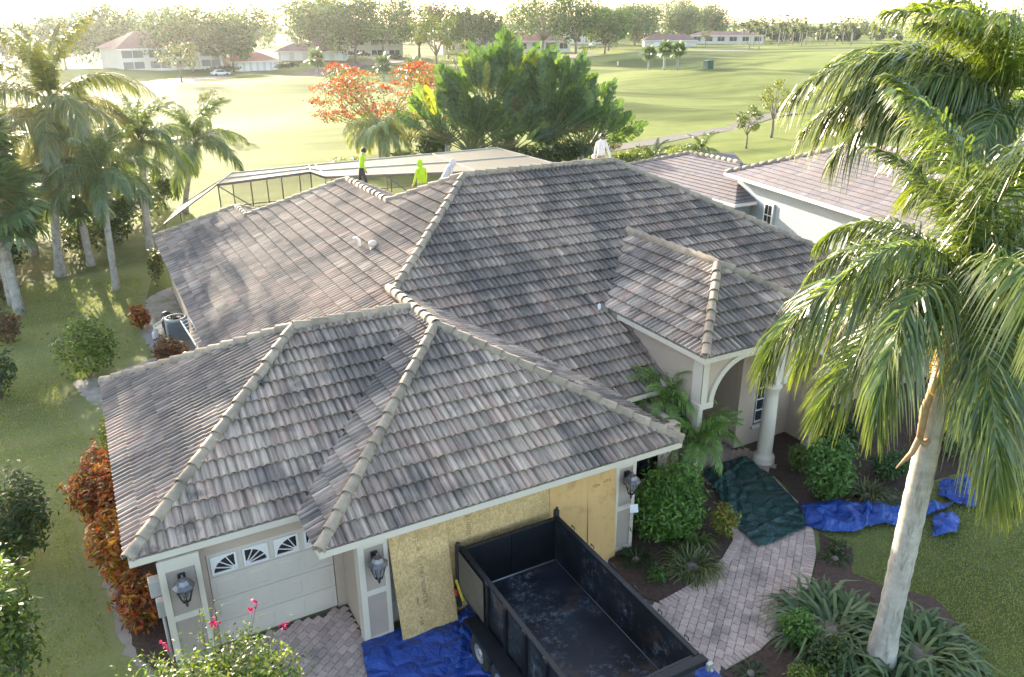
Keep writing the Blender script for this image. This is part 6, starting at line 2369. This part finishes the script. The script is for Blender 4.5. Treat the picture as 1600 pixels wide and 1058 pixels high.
# ================================================================== SIDE YARD EQUIPMENT
t = thing('air_conditioner', 'grey outdoor air conditioner unit beside the left house wall', 'air conditioner', (-.95, 19.6, .02))
b = MB()
b.bbox(-.5, -.5, 0, .5, .5, .08, .02)
b.build('pad', [SAND], t, True)
b = MB()
b.bbox(-.4, -.4, .08, .4, .4, .88, .05)
for k in range(12):
    z = .16 + k * .055
    b.box(-.408, -.33, z, -.402, .33, z + .02)
    b.box(-.33, -.408, z, .33, -.402, z + .02)
b.build('casing', [mat('ac_casing', (.16, .19, .20), (.20, .23, .24), 6, .5)], t, True)
b = MB()
b.lathe([(.43, .88), (.43, .95), (.40, .99), (.33, .99), (.33, .93), (.30, .93), (.05, .94)], (0, 0, 0), 24)
b.build('top_ring', [mat('ac_top', (.48, .47, .43), (.42, .41, .38), 6, .5)], t, True)
b = MB()
for k in range(5): b.lathe([(.06 + k * .06, .955), (.075 + k * .06, .965), (.085 + k * .06, .955)], (0, 0, 0), 20)
b.build('fan_grille', [BLACKM], t, True)
t = thing('pool_pump', 'white pool pump and filter pipes beside the air conditioner', 'pump', (-1.55, 20.1, .02))
b = MB()
b.lathe([(.2, 0), (.22, .1), (.22, .7), (.15, .85), (.05, .9)], (.35, .6, 0), 14)
b.build('filter_tank', [mat('pump_dark', (.05, .05, .055), None, 1, .5)], t, True)
b = MB()
b.tube([(-.2, 0, .25), (-.2, 0, .6), (.1, .2, .65), (.35, .6, .8)], .035, 8)
b.tube([(.1, -.2, .1), (.1, -.2, .5), (-.2, 0, .5)], .035, 8)
b.build('pipe', [WHITE], t, True)
b = MB()
b.lathe([(.1, 0), (.12, .05), (.12, .3), (.06, .36)], (-.2, 0, .0), 12)
b.build('motor', [mat('pump_white', (.6, .6, .6), None, 1, .5)], t, True)

t = thing('ladder', 'aluminium ladder lying along the left roof eave', 'ladder', (-1.0, 14.0, 2.3))
for dx in (-.02, .24):
    b = MB()
    b.beam((-1.10 + dx, 15.1, 2.36 + dx * .4), (-.98 + dx, 12.3, 2.44 + dx * .4), .03, .07)
    b.build('rail', [WHITE], t)
for k in range(8):
    u = (k + .5) / 8
    b = MB()
    y = 15.1 - 2.8 * u
    x = -1.10 + .12 * u
    b.tube([(x - .02, y, 2.36 + .08 * u), (x + .24, y, 2.46 + .08 * u)], .014, 6)
    b.build('rung', [WHITE], t)


# ================================================================== TRAVELLER'S PALMS
def banana_leaf(seed, pet, bl, bw, pal, tear=.5, droop=.5, yellow=0.):
    rng = np.random.default_rng(seed)
    V, F, C = [], [], []
    K = 17
    c0 = np.array(pal[rng.integers(len(pal))]) * rng.uniform(.7, 1.35)
    for side in (-1, 1):
        for i in range(K):
            if rng.random() < .05: continue
            t0, t1 = i / K, (i + 1) / K - (rng.uniform(.0, .022) if rng.random() < tear else 0)
            w0, w1 = [bw * .5 * math.sin(PI * min(1, .06 + .94 * t)) ** .55 for t in (t0, t1)]
            sag = droop * rng.uniform(.2, 1.4)
            o = len(V)
            for u in (0, .5, 1):
                for t, w in ((t0, w0), (t1, w1)):
                    x = pet + bl * (t + .10 * u)
                    bend = -.10 * bl * t * t
                    V.append((x, side * w * u, bend + w * u * (.45 - sag * u)))
            F += [(o, o + 1, o + 3, o + 2), (o + 2, o + 3, o + 5, o + 4)]
            c = c0 * rng.uniform(.78, 1.22)
            if yellow and rng.random() < yellow: c = np.array([.26, .25, .04]) * rng.uniform(.8, 1.2)
            C += [c] * 6
    RV, RF = tube_vf([(0, 0, 0), (pet * .5, 0, 0), (pet, 0, 0), (pet + bl * .5, 0, -.03 * bl), (pet + bl, 0, -.10 * bl)], [.09, .06, .045, .03, .008], 6)
    n0 = len(V)
    F = F + [[n0 + q for q in f] for f in RF]
    return npmesh('leaf', np.concatenate([np.array(V), RV]), F, LEAF, col=np.concatenate([np.array(C), np.tile([[.15, .18, .08]], (len(RV), 1))]))


TRG = [(.05, .105, .038), (.07, .125, .042), (.04, .09, .036), (.09, .15, .048)]
BL = [banana_leaf(300 + i, 2.3 + .25 * (i % 3), 2.5 + .15 * (i % 2), 1.0, TRG, .75, .85) for i in range(4)] + [banana_leaf(310 + i, 2.3, 2.4, .85, [(.13, .17, .03), (.16, .19, .035)], .6, .6, .5) for i in range(2)] + [banana_leaf(320, 2.0, 2.2, .8, [(.10, .09, .04), (.07, .08, .035)], .9, 1.2, .1)]


def traveller(loc, H, az, n, span, seed, label, sc=1.0):
    rng = np.random.default_rng(seed)
    t = thing('travellers_palm', label, 'palm tree', (loc[0], loc[1], 0), az, "traveller's palms behind the pool cage")
    b = MB()
    b.tube([(0, 0, 0), (0, 0, H * .5), (0, 0, H)], [.22, .19, .17], 10)
    b.build('trunk', [PALMBARK], t, True)
    for i in range(n):
        u = (i + .5) / n * 2 - 1
        a = u * span + rng.normal() * .05          # angle from vertical within the fan plane
        k = rng.integers(0, 4)
        if abs(u) < .45 and rng.random() < .08: k = 4 + rng.integers(0, 2)
        if abs(u) > .85 and rng.random() < .6: k = 6
        o = mobj('leaf', BL[k], t, (.16 * u, rng.uniform(-.08, .08), H - .3 + .25 * (1 - abs(u))))
        d = np.array([math.sin(a), rng.normal() * .10, math.cos(a)])
        dd, s, u2 = frame_from(d, (0, -1 if rng.random() < .5 else 1, .2))
        s_ = sc * rng.uniform(.85, 1.12)
        loc_ = o.location.copy()
        o.matrix_local = Matrix(((dd[0] * s_, s[0] * s_, u2[0] * s_, loc_[0]), (dd[1] * s_, s[1] * s_, u2[1] * s_, loc_[1]), (dd[2] * s_, s[2] * s_, u2[2] * s_, loc_[2]), (0, 0, 0, 1)))
    return t


AZV = -YAW      # fans roughly face the camera
traveller((24.6, 50.6), 2.4, AZV + .5, 21, 1.35, 401, "leftmost traveller's palm of the tall clump, next to the orange tree", .95)
traveller((27.2, 49.0), 4.4, AZV - .2, 22, 1.2, 402, "traveller's palm with bright yellow green leaves left of the clump centre")
traveller((28.6, 47.2), 1.6, AZV + .1, 23, 1.25, 403, "low traveller's palm fan just above the pool cage corner", .9)
traveller((30.4, 49.5), 5.6, AZV + .2, 23, 1.15, 404, "tallest traveller's palm at the top of the clump")
traveller((32.0, 46.5), 2.6, AZV - .3, 22, 1.3, 405, "traveller's palm fan in the lower middle of the clump")
traveller((33.6, 47.5), 4.2, AZV + .3, 22, 1.3, 406, "traveller's palm on the right shoulder of the clump")
traveller((34.6, 44.8), 1.3, AZV - .1, 23, 1.25, 407, "low traveller's palm fan directly left of the white shirted roofer", .9)
traveller((36.6, 46.4), 2.2, AZV + .5, 20, 1.5, 408, "rightmost traveller's palm with leaves spreading over the fairway", .95)
traveller((25.8, 48.4), 1.8, AZV - .4, 23, 1.3, 409, "low traveller's palm fan at the left foot of the clump", .95)
traveller((29.4, 51.2), 4.8, AZV + .6, 23, 1.3, 410, "traveller's palm turned sideways at the back of the clump")
traveller((34.0, 50.0), 3.6, AZV - .5, 23, 1.3, 411, "traveller's palm at the back right of the clump")
shrub('bush', "dark undergrowth at the foot of the traveller's palms", 'bush', (31.5, 45.5), 5.5, 1.6, 2.6, 2600, .42, DKGREEN + OLIVE[:1], 410)
shrub('bush', 'broad bush left of the tall palm clump', 'bush', (24.3, 52.8), 1.8, 1.8, 3.6, 1500, .34, DKGREEN + GREEN, 411)
palm('areca_palm', 'pale weeping palm in front of the orange flowering tree', (20.8, 57.0), 2.0, ring([frond_mesh(4.2, R(84), R(-60), 90, .8, .045, 61, [(.32, .38, .16), (.38, .42, .20), (.25, .31, .12)], .5, 1.2, .9), frond_mesh(3.8, R(66), R(-80), 90, .8, .045, 62, [(.32, .38, .16), (.38, .42, .20), (.25, .31, .12)], .5, 1.2, .8)], 24, rngp), .14, None, n=10)
for i, (x, y, h, r, lb) in enumerate([(39.2, 43.2, 1.7, 2.2, 'sunlit low bush right of the white shirted roofer'), (42.5, 41.0, 1.9, 2.2, 'bushy green shrub behind the main roof right hip'), (36.5, 41.5, 1.5, 1.8, 'low yellow green shrub below the white shirted roofer'), (40.0, 39.0, 1.6, 1.8, 'round shrub by the neighbour roof corner'), (16.5, 52.5, 1.4, 2.0, 'low bush behind the pool cage roof'), (22.0, 54.0, 1.3, 1.8, 'pale low bush right of the weeping palm')]):
    shrub('bush', lb, 'bush', (x, y), r, r, h, 800, .3, YELLOWG + BRIGHT + GREEN[:1], 420 + i, 'bushes along the fairway edge')
palm('date_palm', 'small feathery palm among the bushes right of the ridge', (44.0, 40.5), 1.2, ring(QS[:2], 12, rngp, sc=(.7, .9)), .12, 'small palms along the fairway edge', n=8)
palm('date_palm', 'small pale palm left of the feathery one below the fairway', (38.6, 40.2), .8, ring(QS[:2], 12, rngp, sc=(.7, .9)), .12, 'small palms along the fairway edge', n=8)

# flame tree
FL = [(.42, .07, .02), (.48, .12, .025), (.36, .045, .018), (.46, .18, .04)]
make_tree('flame_tree', 'orange red flowering flame tree behind the pool cage', (23.0, 62.5), 8.4, 7.2, OLIVE + YELLOWG[:1], 431, None, 5200, .24, .20, .2, .42, 24, .4, spread=1.05, flowers=(FL, 250, .2, 24), clump=.24)

FARLEAF = leafmat('far_leaf', .6, .22, .2)
FARG = [(.055, .125, .035), (.075, .15, .045), (.045, .10, .03), (.10, .17, .055)]
# ================================================================== GOLF COURSE TREES
OG = 'shade trees along the far side of the golf course'
far = [
    (10.0, 242, 14.5, 8.5, 'shade tree at the left end of the far condo'), (26.4, 214, 13.1, 9.6, 'broad shade tree in front of the far left condo'), (37.5, 219, 11.8, 5.6, 'shade tree left of the small garages'),
    (53.2, 272, 15.9, 9.6, 'tall tree rising behind the small garages'), (64.1, 226.8, 15.0, 8.8, 'round dark shade tree in front of the second garage'), (76.2, 232.7, 16.2, 7.6, 'shade tree with forked trunk beside parked cars'),
    (95.8, 262.8, 18.6, 10.0, 'big shade tree in front of the cream condo'), (118, 258, 15.5, 7.5, 'shade tree left of the red roofed condo'), (150.0, 246, 20.0, 12.5, 'biggest spreading tree above the tall palm clump'), (165, 248, 18.2, 9.5, 'dense tree right of the biggest spreading tree'),
    (181, 252, 14.5, 8.5, 'lower tree at the right end of the dense trees'), (270, 352, 18.0, 12, 'wide tree left of the long low garage'), (379, 454, 24.5, 14, 'tall tree directly above the long low garage'), (396, 447, 22, 14, 'tall tree right above the long low garage'),
    (373, 408, 17.5, 11, 'dark round tree at the right end of the long garage'), (-18, 300, 8.5, 9, 'hazy tree at the far left horizon'), (34, 330, 15.5, 12, 'hazy tree behind the far left condo roof'), (-45, 330, 11.0, 13, 'hazy tree beyond the coconut palm'), (240, 420, 19.0, 14, 'tree behind the far red roof'), (90, 330, 19.0, 12, 'tall hazy tree in the gap behind the garages'),
    (112, 270, 16.5, 9, 'shade tree behind the tall open tree'), (132, 258, 15, 7, 'lower tree left of the red hip roof condo'), (75, 268, 16, 8, 'tall tree behind the parked dark cars'), (208, 288, 15, 8.5, 'shade tree above the white roofer'), (225, 312, 15, 8.5, 'tree left of the far orange red roof'), (305, 395, 18, 11, 'tree behind the left end of the long low garage'), (335, 392, 17, 10, 'tree behind the right end of the long low garage'), (-2, 235, 11, 8, 'hazy tree left of the far left condo')]
for i, (x, y, h, r, lb) in enumerate(far):
    make_tree('shade_tree', lb, (x, y), h * 1.2, r * 1.2, [FARG, FARG + OLIVE[:1], FARG + GREEN[:1]][i % 3], 500 + i, OG, 5500, .75 if y < 290 else .95, .25, None, .75, 20, .7, m=FARLEAF, clump=.40)
make_tree('shade_tree', 'tall open tree with bare trunk left of the palm clump', (66.2, 148.7), 15.2, 6.2, BRIGHT[:1] + OLIVE + GREEN[:2], 540, OG, 2600, .42, .52, .28, .5, 13, .55, spread=1.0, clump=.30)
for i, (x, y, h, r, lb, pal) in enumerate([(17.4, 163, 7.7, 4.2, 'small grey green tree on the far lawn at left', OLIVE), (10.9, 87, 5.2, 1.7, 'small round tree on a thin stem behind the side yard', OLIVE + BRIGHT[:1]), (31.9, 104.3, 6.2, 2.4, 'thin leaning tree left of the flame tree', OLIVE), (283.9, 311.8, 8.4, 4.0, 'small pale tree at the end of the long garage', OLIVE + BRIGHT[:1]),
                                            (55, 113, 9.4, 3.6, 'yellowish tree directly behind the palm clump left part', YELLOWG + OLIVE), (68.1, 122, 9.4, 4.4, 'yellowish tree behind the palm clump centre', YELLOWG + OLIVE), (47.5, 92, 7.0, 2.8, 'small yellowish tree just behind the palm clump', YELLOWG[:2] + OLIVE), (55.1, 46.5, 4.3, 1.5, 'thin young tree at the right end of the cart path', OLIVE + BRIGHT[:1]), (63.1, 51.0, 6.5, 1.8, 'young tree behind the arching palm frond', YELLOWG + OLIVE)]):
    make_tree('small_tree', lb, (x, y), h, r, pal, 550 + i, 'small trees on the golf course', 1300, .2 if y < 130 else .4, .32, None, .7, 9, .5)
make_tree('shade_tree', 'grey green oak at the right behind the arching frond', (150, 92), 17, 9, OLIVE, 570, OG, 2600, .5, .2, None, .7, 14, .6)
make_tree('shade_tree', 'dark oak right of the grey green one behind the arching frond', (178, 86), 18, 11, DKGREEN + OLIVE, 571, OG, 2600, .6, .2, None, .7, 14, .6)
# near sabal palms on the fairway
for i, (x, y, h, lb) in enumerate([(58.5, 160.2, 3.6, 'left of two round headed palms behind the flame tree'), (60.6, 147.6, 3.7, 'right of two round headed palms behind the flame tree'), (46.0, 168, 3.8, 'round headed palm left of the flame tree top'), (130.6, 159.7, 4.2, 'leftmost of the three palms on the fairway'), (127, 149, 4.8, 'middle palm of the three on the fairway'), (131.5, 149.4, 4.6, 'rightmost of the three palms on the fairway')]):
    fan_palm('sabal_palm', lb, (x, y), h, 600 + i, 'sabal palms', 26, .28, 1.45)


# far palm grove: one mesh crown each
def far_palm_mesh(seed):
    rng = np.random.default_rng(seed)
    V, F, C = [], [], []
    for i in range(26):
        a = i * 2.4
        el = R(70) - R(105) * i / 26
        d = np.array([math.cos(a) * math.cos(el), math.sin(a) * math.cos(el), math.sin(el)])
        s = np.array([-math.sin(a), math.cos(a), 0])
        o = len(V)
        for u, w in ((0, .1), (.5, .55), (1, .08)):
            p = d * 2.6 * u + np.array([0, 0, -.9 * u * u])
            V += [p - s * w, p + s * w]
        F += [(o, o + 1, o + 3, o + 2), (o + 2, o + 3, o + 5, o + 4)]
        C += [np.array(OLIVE[rng.integers(4)]) * rng.uniform(.8, 1.3)] * 6
    return npmesh('crown', V, np.array(F), LEAF, col=np.array(C))


fpm = [far_palm_mesh(700 + i) for i in range(3)]
rg = random.Random(77)
grove = [(324, 328), (280, 277), (277, 268), (334, 321), (347, 329), (340, 317), (363, 335), (346, 313), (349, 311), (352, 309), (365, 317), (368, 314), (361, 303), (365, 301), (378, 307), (372, 296), (305, 300), (318, 296), (330, 292), (345, 290), (358, 285), (370, 282), (340, 340), (355, 350), (372, 345)]
for i, (x, y) in enumerate(grove):
    h = rg.uniform(7.5, 10.8)
    t = thing('grove_palm', 'slender palm of the far palm grove at the right horizon', 'palm tree', (x, y, 0), rg.uniform(0, 6), 'palms of the far grove')
    b = MB()
    b.tube([(0, 0, 0), (.1, 0, h * .5), (.2, .1, h)], [.24, .19, .16], 7)
    b.build('trunk', [PALMBARK], t, True)
    o = mobj('crown', fpm[i % 3], t, (.2, .1, h))


# distant woods on the horizon
def woods(name, x0, y0, x1, y1, n, h, seed, label):
    rng = np.random.default_rng(seed)
    L = []
    for i in range(n):
        u = rng.uniform()
        x, y = x0 + (x1 - x0) * u + rng.normal() * 12, y0 + (y1 - y0) * u + rng.normal() * 25
        hh = h * rng.uniform(.6, 1.1)
        L.append((x, y, hh * .55, hh * .7, hh * .7, hh * .5))
    P, out = lobes_pts(rng, L, n * 130)
    P[:, 2] = np.maximum(P[:, 2], .3)
    V, F, c = leaf_quads(rng, P, 2.4, .7, pick(rng, len(P), DKGREEN + OLIVE), .4, out)
    o = mobj(name, npmesh(name, V, F, LEAF, col=c))
    tag(o, label, 'wood', kind='stuff')


woods('far_wood', -160, 420, 330, 470, 80, 17, 801, 'hazy wood along the far horizon at left and centre')
woods('far_wood', 330, 520, 900, 360, 90, 16, 802, 'hazy wood along the far horizon at right')
woods('far_wood', 300, 440, 620, 300, 50, 8, 803, 'scrub behind the far palm grove')

# ================================================================== CONDOMINIUMS
ROOFR = mat('red_roof_tile', (.30, .11, .07), (.36, .14, .09), 1.2, .8, .4, 8)
ROOFB = mat('brown_roof_tile', (.22, .115, .09), (.27, .15, .115), 1.2, .8, .4, 8)
CREAMW = mat('cream_condo_wall', (.62, .57, .48), (.66, .61, .52), .3, .9)


def condo(label, c, rz, w, d, h, rh, mroof, rows, cols, cat='building', name='condo', hip=True, doors=0, group=None, lanai=False):
    t = thing(name, label, cat, (c[0], c[1], gz(*c)), rz, group)
    b = MB()
    b.box(-w / 2, -d / 2, -.3, w / 2, d / 2, h)
    b.build('wall', [CREAMW], t, True)
    e = .9
    x0, x1, y0, y1 = -w / 2 - e, w / 2 + e, -d / 2 - e, d / 2 + e
    r = MB()
    k = (y1 - y0) / 2 if hip else 0
    k = min(k, w / 2)
    V = [(x0, y0, h), (x1, y0, h), (x1, y1, h), (x0, y1, h), (x0 + k, 0, h + rh), (x1 - k, 0, h + rh)]
    r.add(V, [(0, 1, 5, 4), (1, 2, 5), (2, 3, 4, 5), (3, 0, 4), (3, 2, 1, 0)])
    r.build('roof', [mroof], t, True)
    f = MB()
    f.box(x0, y0 - .05, h - .3, x1, y0 - .002, h + .02)
    f.build('fascia', [WHITE], t, True)
    fh = h / max(rows, 1)
    for j in range(rows):
        for i in range(cols):
            x = -w / 2 + w * (i + .5) / cols
            ww = w / cols * (.62 if not lanai else .8)
            if doors:
                g = MB()
                g.bbox(x - ww / 2, -d / 2 - .06, 0, x + ww / 2, -d / 2 - .002, 2.2, .02)
                g.build('garage_door', [WHITE], t, True)
                continue
            z0, z1 = j * fh + fh * (.3 if not lanai else .12), j * fh + fh * .82
            g = MB()
            g.box(x - ww / 2, -d / 2 - .05, z0, x + ww / 2, -d / 2 - .002, z1)
            wd = g.build('window', [GLASS if not lanai else bpy.data.materials['lanai_screen']], t, True)
            q = MB()
            for xx in (x - ww / 2, x, x + ww / 2): q.box(xx - .06, -d / 2 - .09, z0, xx + .06, -d / 2 - .051, z1)
            for zz in (z0, z1): q.box(x - ww / 2 - .06, -d / 2 - .095, zz - .06, x + ww / 2 + .06, -d / 2 - .0915, zz + .06)
            q.build('frame', [WHITE], wd, True)
    return t


mat('lanai_screen', (.10, .12, .12), (.13, .15, .15), 2, .6)
condo('two storey cream condo with dark lanais at the far left', (20.5, 222), .25, 26, 14, 5.1, 4.0, ROOFB, 2, 4, lanai=True)
condo('low cream garage row with red roof at the far left', (43.5, 227), .05, 13, 8, 2.6, 2.2, ROOFR, 1, 7, doors=1, name='garage_block')
condo('low garage block with brown roof behind the round tree', (66, 243), -.4, 20, 9, 2.6, 2.4, ROOFB, 1, 5, doors=1, name='garage_block')
condo('cream condo wall behind parked cars', (96, 284), -.1, 26, 12, 7.2, 3.5, ROOFB, 2, 4)
condo('small cream house between trees left of the garages', (33, 232), .1, 8, 8, 4.2, 2, ROOFB, 1, 2)
condo('cream condo with red hip roof above the palm clump', (139, 286), -.15, 24, 14, 8.3, 5.2, ROOFR, 2, 4)
condo('cream low building with long red roof behind the palm tops', (172, 292), -.2, 30, 10, 4.5, 2.6, ROOFR, 1, 5)
condo('far condo with orange red roof among trees', (262, 392), -.45, 26, 14, 8.2, 6.5, ROOFR, 2, 4)
condo('long low garage building with brown roof on the far fairway', (272, 326), -.55, 26, 10, 3.0, 3.0, ROOFB, 1, 1, name='garage_block', doors=1)
condo('far cream building in the palm grove', (335, 352), -.7, 40, 12, 4.5, 2, ROOFB, 1, 6)


def car(c, rz, m, label):
    t = thing('car', label, 'car', (c[0], c[1], gz(*c) + .05), rz, 'cars parked by the condos')
    b = MB()
    P = [(-2.2, .35), (2.2, .35), (2.25, .7), (1.2, .85), (.6, 1.42), (-1.0, 1.45), (-1.7, .95), (-2.25, .85)]
    b.prism(P, -.85, .85, 0, 'y')
    b.build('body', [m], t, True)
    b = MB()
    b.prism([(1.0, .88), (.55, 1.36), (-.95, 1.38), (-1.5, .95)], -.87, .87, 0, 'y')
    b.build('window', [GLASS], t, True)
    for x in (-1.4, 1.4):
        for y in (-.8, .8):
            w = MB()
            w.tube([(x, y - .1, .33), (x, y + .1, .33)], .33, 12)
            w.build('wheel', [RUBBER], t, True)


CARD, CARW = mat('dark_car_paint', (.03, .03, .035), None, 1, .25), mat('white_car_paint', (.7, .7, .7), None, 1, .3)
car((80, 252), .3, CARD, 'left dark car parked in front of the cream condo wall')
car((85.5, 253.5), .3, CARD, 'right dark car parked in front of the cream condo wall')
car((31.5, 204), .2, CARW, 'white car parked right of the far left condo')
car((238, 345), .2, CARW, 'white car among trees left of the long low garage')
for i, (x, y, w, lb) in enumerate([(50, 216, 5, 'dark hedge at the corner of the garage row'), (226, 316, 9, 'long clipped hedge below the far red roof condo'), (205, 300, 9, 'clipped hedge left of the long hedge'), (33, 208, 5, 'dark low hedge beside the far left condo'), (98, 262, 8, 'dark hedge in front of the cream condo')]):
    shrub('hedge', lb, 'hedge', (x, y), w, 1.6, 1.9, 700, .5, DKGREEN, 900 + i, 'hedges by the condos')

# golfer, bin
t = thing('person', 'tiny golfer in white standing on the far fairway', 'person', (139, 185, gz(139, 185)), 0)
J = [(0, 0, .95), (0, 0, 1.2), (0, 0, 1.45), (0, 0, 1.6), (0, .02, 1.72), (-.25, .1, 1.15), (.25, .15, 1.15), (-.12, .05, .5), (-.14, 0, .08), (.12, .05, .5), (.16, .1, .08)]
skin_body('body', J, [(0, 1), (1, 2), (2, 3), (3, 4), (2, 5), (2, 6), (0, 7), (7, 8), (0, 9), (9, 10)], [.16, .16, .15, .07, .11, .06, .06, .09, .06, .09, .06], [WHITEF, DARKF], t, 1, lambda c: 1 if c.z < .5 else 0)
t = thing('bin', 'dark green box shaped bin on the fairway', 'bin', (131, 137.7, gz(131, 137.7)))
b = MB()
b.bbox(-.9, -.9, 0, .9, .9, 1.7, .08)
b.build('body', [mat('green_bin', (.03, .09, .06), None, 1, .6)], t, True)
b = MB()
b.bbox(-1, -1, 1.705, 1, 1, 1.95, .1)
b.build('lid', [bpy.data.materials['green_bin']], t, True)

# ================================================================== HAZE
hz = NT('haze_air')
hz.t.nodes.remove(hz.p)
pv = hz.n('VolumePrincipled')
pv.inputs['Color'].default_value = (.93, .95, 1.0, 1)
pv.inputs['Density'].default_value = .00009
pv.inputs['Anisotropy'].default_value = .75
hz.l(pv.outputs[0], hz.out.inputs['Volume'])
b = MB()
b.box(-700, -120, -3, 1150, 900, 34)
o = b.build('haze', [hz.m])
o['kind'] = 'stuff'
tag(o, 'warm morning haze over the golf course', 'haze')
